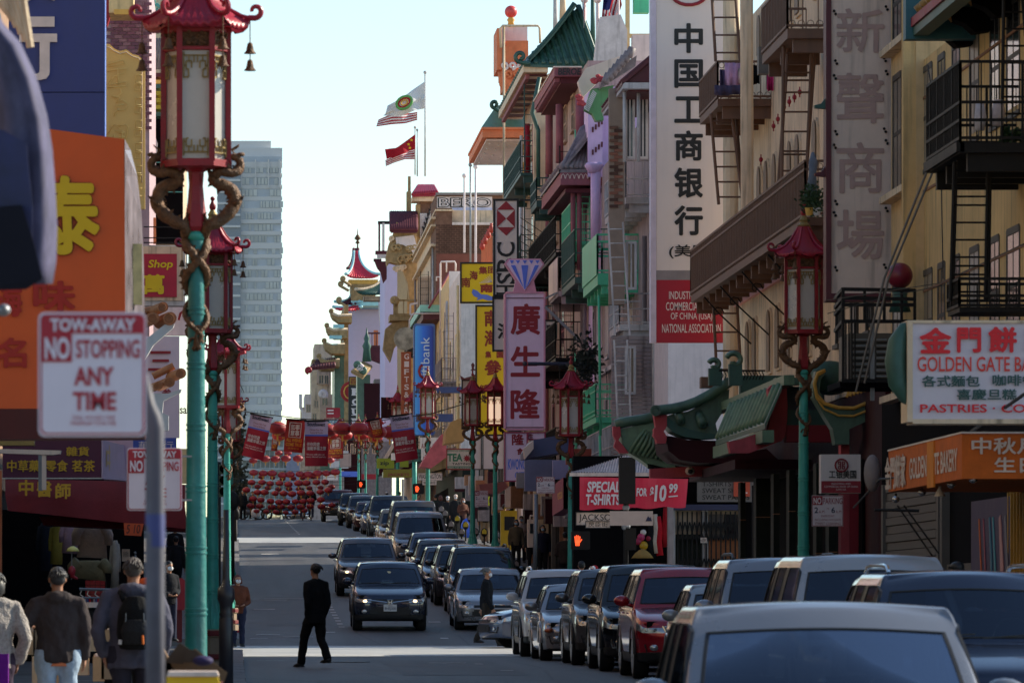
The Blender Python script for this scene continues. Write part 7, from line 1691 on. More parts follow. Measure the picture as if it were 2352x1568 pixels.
def make_flag(label,pts,D,pick,mlist,rows=13,cols=16):
 b,_=flag('flag',label,pts,D,{'a':mlist[0]},rows,cols)
 b.mi=[pick(r_/rows,c_/cols)for r_ in range(rows)for c_ in range(cols)]
 me=b.mesh('flag',mlist,None,'all',recalc=False);o=link('flag',me);md=o.modifiers.new('thick','SOLIDIFY');md.thickness=.01;return tag(o,label,'flag','flags over the roofs')
m_fw=M('flag white',(.75,.75,.78),.8,var=.05);m_fr=M('flag red',(.42,.015,.03),.8,var=.05);m_fb=M('flag blue',(.02,.03,.14),.8,var=.05);m_fy=M('flag yellow',(.8,.55,.03),.7,var=0)
fl=make_flag('white flag with a wreathed seal waving at the top of the tallest pole',[[(975,188),(950,205),(922,226),(890,243)],[(975,222),(950,236),(925,252),(885,262)],[(974,250),(952,254),(925,266),(880,266)]],317,lambda r,c:0,[m_fw])
for rr_,m,w in((14,M('seal green',sh(70,120,70),.7),.09),(10.5,m_fr,.06),(6,M('seal gold',sh(150,120,60),.7),.05)):
 b=MB();b.tube([P(928+rr_*1.25*math.cos(t),236+rr_*math.sin(t)-rr_*.3*math.cos(t),316.5)for t in[i*.449 for i in range(15)]],w,5);b.build('seal_ring',m,fl)
make_flag('red and white striped flag end waving below the white seal flag',[[(958,258),(930,262),(900,262),(869,275)],[(958,276),(930,284),(900,286),(864,291)]],318.5,lambda r,c:0 if int(r*7)%2==0 else 1,[m_fr,m_fw],14)
fl2=make_flag('red flag with small yellow stars waving on the shorter pole',[[(953,309),(930,326),(910,340),(884,343)],[(953,344),(930,350),(905,360),(888,366)]],317.5,lambda r,c:0,[m_fr]);
for x,y in((945,322),(938,332),(941,340)):shape_c(fl2,'star',m_fy,[(x+(4 if i%2 else 1.6)*math.sin(i*.628),y+(4 if i%2 else 1.6)*math.cos(i*.628))for i in range(10)],317,.03)
make_flag('striped flag end hanging just under the red starred flag',[[(953,345),(930,350),(900,362),(885,368)],[(952,366),(930,366),(905,374),(886,382)]],318.4,lambda r,c:0 if int(r*7)%2==0 else 1,[m_fr,m_fw],14)
fu=make_flag('large striped flag with a blue canton hanging limp at the top edge',[[(1386,-10),(1400,-12),(1412,-6),(1424,-10)],[(1382,35),(1392,40),(1402,30),(1412,50)],[(1380,84),(1390,90),(1402,72),(1410,60)]],184,lambda r,c:2 if(r<.3 and c<.5)else(0 if int(c*8)%2==0 else 1),[m_fr,m_fw,m_fb],14,16)
make_flag('plain red flag hanging behind the striped flag at the top edge',[[(1400,-10),(1424,-10)],[(1404,40),(1428,12)],[(1402,58),(1415,50)]],184.6,lambda r,c:0,[M('faded red flag',(.5,.12,.12),.8)],6,8)
make_flag('narrow pink and white flag wrapped on the left pole at the top edge',[[(1336,-5),(1346,-5)],[(1338,30),(1345,26)],[(1340,68),(1343,60)]],186,lambda r,c:0 if c<.5 else 1,[m_fw,M('faded pink flag',(.6,.2,.2),.8)],6,6)
# ---------------------------------------------------------------- far tower, street end
tw=thing('office_tower','distant glass office tower in haze-paled colours with a set-back white top, left of the sky','building',P(560,1200,1500),'distant buildings')
m_tglass=M('haze-paled tower glass',(0.36,0.42,0.52),.15,var=.25,vscale=.12,spec=.8);m_twhite=M('haze-paled tower spandrel',(0.66,0.66,0.66),.6,var=.05,vscale=.05);m_tblind=M('tower blinds',(0.6,0.62,0.6),.6,var=.3,vscale=.1)  # distance haze is put into the tower's pale colours
D=1500;
cbx(tw,'core',m_tglass,499,360,646,1330,D,30)
cbx(tw,'roof_block',m_twhite,520,324,622,362,D+4,20);cbx(tw,'roof_block',m_twhite,500,340,648,366,D+2,24)
y=372;k=0
while y<1200:
 cbx(tw,'spandrel',m_twhite,498,y,648,y+(9 if k%7 else 14),D-.5,.5)
 y+=26.5;k+=1
for y in[372+26.5*i for i in range(31)]:
 rr=random.Random(int(y))
 b=MB();x=556
 while x<644:
  w=rr.choice((4,6,8));a,c=P(x,y+25,D-.2),P(x+w,y+11,D-.2)
  if rr.random()<.6:b.box(a.x,c.x,D-.3,D,a.z,c.z)
  x+=w+2
 if b.v:stuff(b.build('window_blinds',m_tblind,tw))
for x in(553,585,615,640):cbx(tw,'pilaster',m_twhite,x,366,x+3,432,D-1,1)
cbx(tw,'dark_edge',M('tower side glass',(.2,.24,.3),.2),500,380,553,1200,D-2,2)
for k in range(30):cbx(tw,'edge_spandrel',m_twhite,500,385+k*26.5,552,390+k*26.5,D-2.4,.3)
eb=thing('end_shop_row','dim row of shop buildings behind the pickup and the far signs','building',P(800,1150,445),'distant buildings')
for k,(x0,y0,x1,y1,m)in enumerate(((690,1010,735,1230,m_beige),(735,1000,780,1230,m_green_md),(780,1005,830,1230,m_deepred),(830,1000,900,1230,m_slate),(700,1080,790,1230,m_greyb))):cbx(eb,'wall',m,x0,y0,x1,y1,445-k,6)
for x in(700,716,742,760,788,806,836,856):window_c(eb,x,x+9,1020,1040,439,m_beige)
for x0,x1,y,m in((700,735,1086,m_crimson),(742,776,1090,m_wallw),(784,822,1082,m_db),(830,868,1088,m_crimson)):cbx(eb,'shop_sign',m,x0,y,x1,y+12,438,.3)
oe=thing('end_building','pale gridded office block closing the end of the street behind the lanterns','building',P(640,1180,560),'distant buildings')
m_eg=M('end building glass',(0.3,0.36,0.38),.2,var=.3,vscale=.3);m_ew=M('end building white',(0.45,0.46,0.47),.6,var=.1,vscale=.3)
cbx(oe,'glass_wall',m_eg,530,975,776,1260,560,12)
for y in[978+24*i for i in range(10)]:cbx(oe,'floor_band',m_ew,528,y,778,y+7,559.4,.6)
for x in[545+10.5*i for i in range(22)]:
 if not 655<x<700:cbx(oe,'mullion',m_ew,x,980,x+1.6,1258,559.6,.3)
cbx(oe,'grey_bay',M('grey bay',sh(96,100,120),.5),657,1040,695,1255,559,1)
b=MB();rr=random.Random(11)
for cx,cy,sx_,sy_,n in((546,1010,11,45,420),(548,1120,13,50,460)):
 for i in range(n):
  p=P(rr.gauss(cx,sx_*.5),rr.gauss(cy,sy_*.5),345+rr.uniform(-3,3));d=Vector((rr.uniform(-1,1),rr.uniform(-1,1),rr.uniform(-1,1))).normalized()*rr.uniform(.15,.3);s_=d.cross(Vector((.2,1,.3))).normalized()*.09;b.add([p,p+d+s_,p+d*1.6,p+d-s_],[(0,1,2,3)])
tr=thing('street_tree','small dark evergreen tree at the far left kerb in front of the gridded block','tree',onroad(545,345));b.build('crown',M('dark leaves',(.012,.022,.016),.6,var=.5),tr,recalc=False);b=MB();b.tube([onroad(545,345),P(546,1100,345),P(546,1000,345)],[.12,.1,.05],8);b.build('trunk',m_brownp,tr)
sh_=thing('small_shrub','dark bushy shrub growing between the ladder and the lower white balcony','plant',P(1345,880,155));b=MB();rr=random.Random(21)
for i in range(420):p=P(rr.gauss(1345,14),rr.gauss(835,26),155+rr.uniform(-.4,.4));d=Vector((rr.uniform(-1,1),rr.uniform(-1,1),rr.uniform(-1,1))).normalized()*.12;s_=d.cross(Vector((.2,1,.3))).normalized()*.04;b.add([p,p+d+s_,p+d*1.6,p+d-s_],[(0,1,2,3)])
b.build('foliage',M('dark leaves',(0,0,0)),sh_,recalc=False)
# ---------------------------------------------------------------- left side of the street
m_navy=M('navy sign panel',sh(34,44,96),.55,var=.08);m_or1=M('orange sign face',sh(180,78,30),.5,var=.12,vscale=.8);m_or2=M('dark red base band',sh(56,14,14),.6)
m_purple=M('purple maroon board',sh(70,26,48),.6,var=.1);m_maroonc=M('maroon awning cloth',sh(82,28,32),.8,var=.2,bump=.2);m_gold2=M('golden lettering',sh(206,160,40),.5,var=.05);m_yl=M('lemon yellow character',sh(226,200,30),.5,var=.05)
m_goldw=M('pale gold board',sh(204,172,104),.6,var=.08,vscale=2)
GL='buildings on the left side'
lb=thing('left_shop_building','dark open-fronted shop building under the maroon awning','building',(LF,90,gz(90)),GL)
b=MB();b.box(LF-8,LF,30,109,-2.5,14);b.build('wall',m_dark,lb)
b=MB();b.box(LF-8,LF,128,234,-1,15);b.build('wall',m_beige,lb)
b=MB();b.box(LF-8,LF,252,343,1,17);b.build('wall',m_cream2,lb)
cbx(lb,'stall_shade_sheet',m_dark,-200,1170,330,1520,92,.3)  # near-black backdrop paints the stall's unlit depth
k=0  # window grid and front colours added for the cars' reflections
for D in[34+4.2*i for i in range(70)]:
 if 106<D<131 or 231<D<255 or D>338:continue
 for q in range(4):
  z=gz(D)+3.6+3.1*q;k+=1
  if k<=290:window_f(lb,LF+.03,D,z,z+1.7,1.5,(m_whitew,m_winframe,m_brownp)[int(D/13)%3],sx=1)
for i,(D0_,D1_,cc)in enumerate(((30,52,sh(92,74,66)),(52,71,sh(120,114,100)),(71,90,sh(70,80,82)),(90,109,sh(120,100,84)),(128,150,sh(88,70,64)),(150,180,sh(130,126,118)),(180,234,sh(104,88,74)))):
 b=MB();b.box(LF-1,LF+.03,D0_,D1_,gz(D0_)+3.2,13);b.build('facade',M('left facade %d'%i,cc,.85,var=.3,vscale=.8),lb)
 for z in(6.3,9.4):b=MB();b.box(LF,LF+.35,D0_+.2,D1_-.2,z,z+.2);b.build('cornice',m_whitew if i%2 else m_green_dk,lb)
ha=thing('blue_awning','out-of-focus slate blue scalloped awning end at the left picture edge','awning',P(60,660,27));D=27
b=MB();prof=[(-40,-20),(0,60),(40,105),(75,180),(100,270),(112,350),(118,440),(122,520),(120,600),(112,650)]
n=len(prof)
for k,(dx,dd)in enumerate(((0,0),(-40,-.35),(-95,-.2),(-160,.3))):
 for x,y in prof:b.v.append(P(x+dx*(.4+.6*(y+20)/670),y-dx*.08,D+dd))
for k in range(3):
 for i in range(n-1):q=k*n+i;b.f.append((q,q+n,q+n+1,q+1));b.mi.append(0)
o=b.build('canopy',M('slate blue cloth',sh(60,60,82),.7,var=.5,vscale=5),ha,'all');md=o.modifiers.new('t','SOLIDIFY');md.thickness=.02
b=MB();b.poly([P(-60,290,D-.4),P(10,300,D-.42),P(60,330,D-.44),P(75,480,D-.44),P(70,655,D-.42),P(-60,665,D-.4)],(0,.02,0));b.build('valance',M('deep blue cloth',sh(26,30,62),.6,var=.4,vscale=6),ha)
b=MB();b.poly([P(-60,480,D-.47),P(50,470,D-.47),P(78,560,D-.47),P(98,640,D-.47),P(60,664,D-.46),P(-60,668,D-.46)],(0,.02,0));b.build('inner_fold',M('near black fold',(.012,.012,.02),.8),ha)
b=MB();b.ball(P(8,712,D),.034,.05,.03,12,8);b.build('spotlight',m_steel,ha,'all')
ro=thing('wooden_eave','cream slatted eave at the top left corner above the blue awning','eave',P(20,40,40))
for k in range(6):b=MB();b.tube([P(-20+k*14,-20,40),P(20+k*10,60+k*16-30,40)],.03,6);b.build('eave_slat',m_cream,ro)
s3=thing('navy_bank_sign','large navy blue sign panels with a white cut-out character','sign',P(140,310,70));D=70
for y0,y1 in((-60,211.5),(213.5,330)):
 a,c=P(20,y1,D),P(239,y0,D);b=MB();b.box(a.x,c.x,D,D+.5,a.z,c.z);b.build('panel',m_navy,s3)
cbx(s3,'edge_trim',M('pale blue edge',sh(90,120,190),.5),239.4,-60,241.5,330,D,.5)
m_wc=M('cream white character',sh(180,172,176),.6)
for x0,y0,x1,y1 in((51,39,125,62),(44,78,131,97),(91,97,114,168)):cbx(s3,'character_stroke',m_wc,x0,y0,x1,y1,D-.06,.06)
shape_c(s3,'character_stroke',m_wc,[(91,160),(114,160),(113,172),(106,181),(92,184),(70,183),(66,170),(84,170),(90,167)],D-.06,.06)
shape_c(s3,'character_stroke',m_wc,[(46,0),(60,6),(76,-4),(56,-10)],D-.06,.06);shape_c(s3,'character_stroke',m_wc,[(104,-8),(124,2),(130,-6)],D-.06,.06)
s4=thing('orange_sign','big orange sign box with a yellow brush character and dark red characters','sign',P(140,1010,52));D=52
def s4box(nm,m,pts,d=0,th=.6):shape_c(s4,nm,m,pts,D-d,th)
s4box('face',m_or1,[(-80,280),(115,297),(285,320),(287,640),(288,938),(-80,938)]);s4box('base_band',m_or2,[(-80,938.5),(330,938.5),(332,1006),(-80,1008)])
b=MB();side=[(286,320),(300,345),(315,405),(325,490),(330,600),(333,760),(333,938)]
for x,y in side:b.v+=[P(286.5,y,D),P(x,y,D+1.5)]
for i in range(len(side)-1):b.f.append((2*i,2*i+2,2*i+3,2*i+1));b.mi.append(0)
b.build('side_panel',M('brushed silver side',sh(120,116,126),.3,metal=.6,var=.4,vscale=3),s4,recalc=False)
cbx(s4,'side_window',M('mirror strip',sh(96,90,70),.1,metal=.5,var=.6,vscale=5),305,560,326,700,D+.6,.1)
mo=M('dark orange outline',sh(120,50,20),.6)
txt(s4,'泰',78,402,232,588,D,mo,bold=.05,shear=-.05,lift=.012,name='brush_outline');txt(s4,'泰',80,404,230,586,D,m_yl,bold=.03,shear=-.05,lift=.04,name='brush_character')
m_dr=M('dark red character',sh(130,30,24),.6)
for s_,x0,y0,x1,y1 in(('海',-8,655,52,728),('味',76,645,174,716),('名',-8,775,62,845),('茶',90,770,170,848)):txt(s4,s_,x0,y0,x1,y1,D,m_dr,bold=.03,lift=.02)
gs=thing('pale_gold_sign','pale gold scalloped board with looping neon tube outlines','sign',P(290,480,131));D=131
shape_c(gs,'board',m_goldw,[(238,100),(252,102),(262,112),(275,118),(290,114),(304,125),(318,128),(328,138),(333,150),(333,480),(238,480)],D,.25)
tube_c(gs,'tube_outline',m_cream,[(240,108),(252,110),(262,118),(276,124),(290,120),(303,130),(318,134),(326,145),(326,420)],D-.04,.012)
for i in range(11):
 y=168+i*26;tube_c(gs,'neon_tube',M('neon tube',sh(206,180,110),.3),[(326,y),(310,y),(310,y+14),(322,y+14),(322,y+4)]if i%2 else[(326,y+5),(312,y+5),(312,y+22),(325,y+22)],D-.05,.011)
m_nt=MATS['neon tube']
for pts in([(246,150),(262,144),(282,138),(286,146),(268,150),(248,154)],[(244,165),(270,160),(290,158),(285,168),(262,176),(246,196),(268,192),(290,188),(290,198),(262,200),(245,202)],[(270,160),(272,196)],[(276,205),(280,214),(270,222),(256,220),(262,224),(275,224),(270,232)],[(266,236),(282,230),(294,240),(288,252),(272,254),(266,244),(284,240)],[(262,268),(266,256),(274,250)],[(246,310),(262,286),(276,296),(264,302),(282,300),(278,330)],[(250,318),(262,310),(262,340)],[(270,290),(290,286),(294,292),(286,334)],[(272,306),(286,304)],[(272,316),(286,314)]):tube_c(gs,'neon_tube',m_nt,pts,D-.05,.011)
bb=thing('purple_brick_building','greyish purple brick side wall high on the left behind the gold sign','building',P(290,400,150),GL);D=150
m_mort2=M('light mortar',sh(140,124,132),.9);m_bk=[M('purple brick a',sh(96,66,78),.9,var=.2),M('purple brick b',sh(84,60,72),.9,var=.2),M('purple brick c',sh(108,82,90),.9,var=.2)]
cbx(bb,'wall',m_mort2,60,-80,343,1100,D,12)
brick_field(bb,px2(244,D),px2(343,D),pz(300,D),pz(-2,D),D,m_bk,bw=.205,bh=.082,gap=.014,limit=300,seed=6)
cbx(bb,'painted_strip',M('plum painted brick',sh(96,44,62),.9,var=.2),304,-80,343,115,D-.03,.01)if False else None
cbx(bb,'yellow_hood',m_yelc,250,-20,306,30,D-3,2);cbx(bb,'yellow_hood_edge',m_yel,262,22,310,34,D-3.1,.1)
shape_c(bb,'red_carving',m_crimson,[(243,0),(254,0),(252,40),(246,60),(243,60)],D-1,.5)
tb2=thing('teal_trim_building','narrow teal trimmed building with roof tiles seen between the brick wall and the lamp','building',P(360,480,170),GL);D=170
cbx(tb2,'wall',m_cream2,344,-60,420,560,D,14);cbx(tb2,'teal_column',M('grey teal paint',sh(60,120,116),.6),346,-60,357,110,D-1,.5)
for i in range(4):tube_c(tb2,'teal_brace',MATS['grey teal paint'],[(358,10+i*12),(374,22+i*10),(390,4+i*12)],D-1,.06)
for i in range(6):tube_c(tb2,'roof_tile',m_slate,[(346+i*6,160),(350+i*6,120),(356+i*6,88)],D-1.2,.035,8)
for y,m in((168,m_mauve_d),(184,m_yel),(194,m_green_dk),(210,M('olive yellow slats',sh(120,110,20),.6)),(226,MATS['olive yellow slats']),(242,MATS['olive yellow slats']),(258,m_green_dk)):cbx(tb2,'eave_slat',m,346,y,376,y+9,D-1.5,1)
cbx(tb2,'white_post',m_wallw,343,110,347,560,D-2,.3);cbx(tb2,'dark_sheet',m_dark,347,268,420,560,D-.1,.1)  # flat near-black sheet laid over the cream wall
for y in(355,365,372,440):cbx(tb2,'rail',M('grey teal paint',(0,0,0)),340,y,420,y+2,D-1,.1)
cbx(tb2,'orange_beam',m_orangep,336,374,352,480,D-1,.3);b=MB();b.poly([P(352,300,D-2),P(362,330,D-2),P(356,400,D-2),P(350,380,D-2)],(0,.1,0));b.build('flag_end',m_wallw,tb2)
s5=thing('shop_sign','cream framed crimson sign with yellow lettering beside the lamp post','sign',P(380,700,135));D=135
cbx(s5,'box',m_whitew,325,563,425,702,D,.6);cbx(s5,'frame',m_cream2,325,566,421,690,D-.05,.05);cbx(s5,'face',M('crimson face',sh(130,20,44),.5),330,583,406,682,D-.1,.05)
txt(s5,'Shop',340,597,397,620,D-.1,m_yl,bold=.025,shear=.15);txt(s5,'萬',328,630,378,676,D-.1,m_yl,bold=.04)
for y in(520,545,556):cbx(s5,'awning_rod',m_fe_black,330,y,420,y+2,D+1,.1)
cbx(s5,'orange_pole',m_orangep,352,500,358,560,D+1,.1)
m_terra=M('terracotta glaze',rgb(178,112,70),.45,var=.3,vscale=8);m_wht=M('white stucco bracket',(.6,.6,.6),.8,var=.1)
for(cx,cy,k)in((372,706,0),(395,858,1)):
 te=thing('tile_eave_end','terracotta roof tile ends on a white bracket, %s of the two'%('upper' if k==0 else 'lower'),'roof',P(cx,cy+40,122));D=122
 for(dx,dy,r_)in(((0,0,12),(-22,26,14),(16,26,15))if k==0 else((-8,20,12),(18,0,12),(-34,28,10))):
  b=MB();p=P(cx+dx,cy+dy,D);b.lathe([(r_*D/F,-.4),(r_*D/F,.05)],n=18);b.v=[p+r9@v for v in b.v];b.v=[v+Vector((-(v.y-p.y)*.5,0,-(v.y-p.y)*.15))for v in b.v];t0=b.build('tile_end',m_terra,te)
  b=MB();b.tube([p+Vector((math.cos(a)*r_*.8*D/F,-.07,math.sin(a)*r_*.8*D/F))for a in[i*.785 for i in range(9)]],.012,5);b.tube([p+Vector((math.cos(a)*r_*.45*D/F,-.07,math.sin(a)*r_*.45*D/F))for a in[i*.785 for i in range(9)]],.012,5);b.build('tile_ring',m_terra,t0)
 b=MB();b.tube([P(cx-44,cy+(6 if k else 10),D+.4),P(cx+(4 if k else-14),cy-(18 if k else-4),D+.4)],.08,10);b.build('tile_row',m_terra,te)
 shape_c(te,'white_bracket',m_wht,[(cx-40,cy+120),(cx-40,cy+75),(cx+10,cy+36),(cx+28,cy+38),(cx+26,cy+46),(cx-20,cy+86)]if k==0 else[(cx-60,cy+45),(cx-10,cy+45),(cx+22,cy+35),(cx+20,cy+42),(cx-20,cy+62),(cx-22,cy+90),(cx-8,cy+96),(cx-8,cy+130),(cx-60,cy+130)],D,.4)
s6=thing('white_red_sign','white vertical sign with red characters behind the teal lamp post','sign',P(395,1010,140));D=140
cbx(s6,'board',M('lilac white board',sh(176,170,186),.6,var=.05),330,772,412,1005,D,.3);cbx(s6,'board',m_wallw,352,700,440,770,D+1,.3)  # main board has one even lilac white colour
for x0,y0,x1,y1 in((345,806,392,812),(350,825,388,831),(340,845,396,851)):cbx(s6,'character_stroke',m_redp,x0,y0,x1,y1,D-.03,.03)
txt(s6,'参',372,892,394,916,D,m_redp,bold=.02);tube_c(s6,'red_swoosh',m_redp,[(424,712),(414,720),(410,735)],D+.9,.03);txt(s6,'sal',413,930,432,950,D,m_mauve_d,bold=.02)
for x0,y0,x1,y1,D,m,nm,lab in((303,1005,405,1045,138,M('royal blue board',sh(40,60,130),.5),'blue_board','royal blue shop board behind the second tow-away sign'),(405,1030,432,1110,136,m_yelc,'cream_board','dull cream board just left of the big teal post'),(412,1112,432,1150,134,m_greyw,'street_name_board','white street name board peeping left of the big teal post'),(232,1003,305,1100,92,M('lilac pink side',sh(150,130,150),.6,var=.1),'pale_side_sign','pale side face of the purple sign box')):  # side face has one flat pale lilac colour
 o=board(nm,lab,x0,y0,x1,y1,D,m,thick=.2)
 if nm=='blue_board':txt(o,'華旅行',318,1013,398,1030,D,m_ltx)
D=84;s7=thing('purple_sign_box','purple maroon sign box with golden characters above the awning','sign',P(120,1100,D))
cbx(s7,'box',m_purple,6,1008,232,1096,D,2);cbx(s7,'bottom_edge',m_silver,0,1096.5,234,1099,D-.02,.1)
for s_,x0,x1,y0,y1 in(('雜貨',152,205,1025,1047),('中草藥',16,92,1056,1083),('零食',104,156,1056,1083),('茗茶',165,218,1056,1083)):txt(s7,s_,x0,y0,x1,y1,D,m_gold2,bold=.02)
b=MB();b.poly([P(233,1010,D),P(282,1022,D+8),P(288,1104,D+8),P(233,1099,D)],(.02,0,0));b.build('side_face',MATS['lilac pink side'],s7)
a_=P(240,1090,D+1);lettering(s7,'中醫',a_,P(272,1092,D+7)-a_,P(240,1020,D+1)-a_,M('pale gold letters',sh(190,160,110),.5),bold=.02,lift=.02)
D=80;aw2=thing('maroon_awning','maroon cloth awning with three golden characters over the open shop','awning',P(200,1200,D))
b=MB();top=[(12,1100),(120,1101),(260,1104),(425,1112)];bot=[(18,1172),(120,1182),(260,1197),(430,1214)];nn=24
def il(l,t):f_=t*3;i=min(int(f_),2);u=f_-i;return(lerp(l[i][0],l[i+1][0],u),lerp(l[i][1],l[i+1][1],u))
for i in range(nn+1):a,c=il(top,i/nn),il(bot,i/nn);b.v+=[P(*a,D+.5),P(a[0],lerp(a[1],c[1],.5),D+.02*math.sin(i)),P(*c,D-.1+.03*math.sin(i*.9))]
for i in range(nn):
 for j in(0,1):q=3*i+j;b.f.append((q,q+3,q+4,q+1));b.mi.append(0)
b.build('cloth',m_maroonc,aw2,'all',recalc=False)
for s_,x0,x1,y0,y1 in(('中',43,77,1101,1138),('醫',84,119,1105,1141),('師',127,163,1109,1145)):txt(aw2,s_,x0,y0,x1,y1,D-.18,m_gold2,bold=.03)
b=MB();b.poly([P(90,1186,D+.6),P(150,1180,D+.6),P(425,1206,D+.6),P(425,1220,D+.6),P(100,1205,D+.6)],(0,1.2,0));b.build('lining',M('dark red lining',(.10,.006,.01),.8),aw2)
cbx(aw2,'post',m_orangep,-4,1080,4,1330,D+.3,.1);cbx(aw2,'post',m_steel,88,1035,98,1126,D-1.2,.1);cbx(aw2,'lamp_shade',m_greyw,10,1028,130,1040,D-1.3,.3)if False else None
fx=thing('fluorescent_fixture','old white strip light fixture under the orange sign','lamp fixture',P(80,1040,78));cbx(fx,'shade',M('yellowed shade',sh(110,96,60),.7),-10,1006,78,1022,78,.4);shape_c(fx,'reflector',m_greyw,[(-10,1030),(140,1034),(138,1042),(120,1044),(-10,1040)],77.8,.3);cbx(fx,'stem',m_greyw,96,1042,106,1124,77.8,.08)
def hang(nm,lab,x,y0,w,h,D,c,cat='clothes',wv=1.0):
 b=MB();k=D/F;b.tube([P(x,y0,D),P(x,y0+h*.12,D),P(x+1,y0+h*.5,D),P(x-1,y0+h,D)],[(w*.3*k,.05),(w*.5*k,.07),(w*.48*k,.07),(w*.55*k,.08)],12)
 for s_ in(-1,1):b.tube([P(x+s_*w*.35,y0+h*.08,D),P(x+s_*w*.56,y0+h*.4,D+.02),P(x+s_*w*.55,y0+h*.66,D+.02)],[.06*w/40,.05*w/40,.045*w/40],8)
 o=b.build(nm,cloth(nm+str(x),c),smooth='all');return tag(o,lab,cat,'clothes hanging under the maroon awning')
hang('hanging_sweatshirt','large taupe sweatshirt hanging at the middle of the open shop',212,1196,64,84,82,sh(150,132,122));hang('hanging_sweatshirt','mauve sweatshirt hanging left of the taupe one',162,1196,36,74,83,sh(128,104,116));hang('hanging_shorts','olive camouflage shorts hanging under the taupe sweatshirt',206,1286,70,44,83,sh(96,90,70))
hang('hanging_jacket','dull yellow jacket hanging in the shade at left',130,1205,26,90,86,sh(120,108,50));hang('hanging_jacket','dark blue jacket hanging deep in the shop',104,1200,30,110,87,(.02,.025,.04));hang('hanging_jacket','grey jacket hanging right of the cardboard price tags',264,1240,18,110,84,sh(120,114,108))
cbx(lb,'red_tiled_pillar',M('red glossy tile',(.22,.01,.015),.25,var=.15),346,1330,386,1480,88,.6)if False else None
rp=thing('red_tiled_pillar','pillar of glossy red tiles behind the hoodie man','pillar',P(218,1500,88));m_rt=M('red glossy tile',(.5,.012,.02),.25,var=.15)
for i in range(4):
 for j in range(14):
  if i==0 and j>3:continue
  cbx(rp,'tile',m_rt,196+i*11.5,1332+j*11,206.7+i*11.5,1342+j*11,88,.1)
cbx(rp,'core',m_dark,196,1330,243,1490,88.03,.4)
wv=thing('price_card','orange red card with hand-written prices hanging from the awning','sign',P(308,1230,79));shape_c(wv,'card',M('orange red card',sh(200,90,60),.7),[(284,1200),(330,1202),(324,1230),(286,1228)],79,.01);txt(wv,'5 10',290,1204,322,1224,78.99,m_blackp,shear=.2)
for x,y,w,h,lab in((280,1260,18,28,'white hexagonal tag with a barcode hanging by the wall'),):o=board('barcode_tag',lab,x,y,x+w,y+h,81,m_greyw,thick=.01);bars_c(o,'bar',m_blackp,[(x+4+q*2.5,y+6,x+4+q*2.5,y+18)for q in range(5)],80.98,.005,.003)
b=MB()
for i in range(9):b.tube([P(309+(i%2)*3,1206+i*8+60,80),P(312-(i%2)*3,1212+i*8+60,80)],.018,6)
o=b.build('chain',m_steel,smooth='all');tag(o,'short steel chain hanging beside the grey jacket','chain')
ck=thing('shop_lamp','small yellow shaded lamp on a thin stem over a red cap on the stall','lamp',P(166,1330,76));b=MB();p=P(167,1262,76);b.lathe([(.09,-.02),(.07,.02),(.02,.05)],p,n=14);b.build('shade',M('pale yellow shade',sh(220,216,130),.6),ck,'all');b=MB();b.tube([P(165,1265,76),P(164,1330,76)],.008,5);b.build('stem',m_steel,ck)
b=MB();b.ball(P(165,1310,76),.05,.05,.07,12,8);b.tube([P(165,1322,76),P(178,1328,75.9)],[.03,.012],7);o=b.build('baseball_cap',m_redp,smooth='all');tag(o,'bright red cap on the stall under the small yellow lamp','cap')
rk=thing('clothes_rack','chrome rack of small hanging garments in the middle of the shop','rack',P(235,1420,78));b=MB();b.tube([P(182,1352,78),P(290,1354,78)],.02,6);b.tube([P(184,1372,77.5),P(280,1372,77.5)],.015,6);b.build('rail',m_steel,rk)
for i in range(20):
 x=186+i*5;b=MB();b.tube([P(x,1374,77.5),P(x+1,1400,77.5),P(x,1436,77.5)],[(.01,.03),(.018,.05),(.015,.05)],6);b.build('garment',(cloth('rackred',sh(120,30,50)),cloth('rackblue',sh(50,60,100)),cloth('rackgrey',sh(110,110,116)),cloth('rackdark',(.02,.02,.025)))[(i*7)%4],rk,'all')
for x in(188,204,222,238,256,270):b=MB();b.tube([P(x,1352,78),P(x-4,1364,78),P(x+4,1370,78)],.008,4);b.build('hanger',m_silver,rk)
mq=thing('mannequin','black dress form standing on the sidewalk stall right of the hoodie man','mannequin',P(204,1500,72));b=MB();b.tube([P(210,1392,72),P(208,1408,72),P(206,1440,72),P(200,1480,72),P(196,1520,72)],[(.05,.05),(.19,.12),(.16,.11),(.12,.10),(.10,.09)],14);b.build('torso',M('black cloth form',(.01,.01,.011),.8),mq,'all');b=MB();b.tube([P(210,1382,72),P(210,1394,72)],[.1,.12],12);b.build('neck',m_greyw,mq)
rr=random.Random(33)
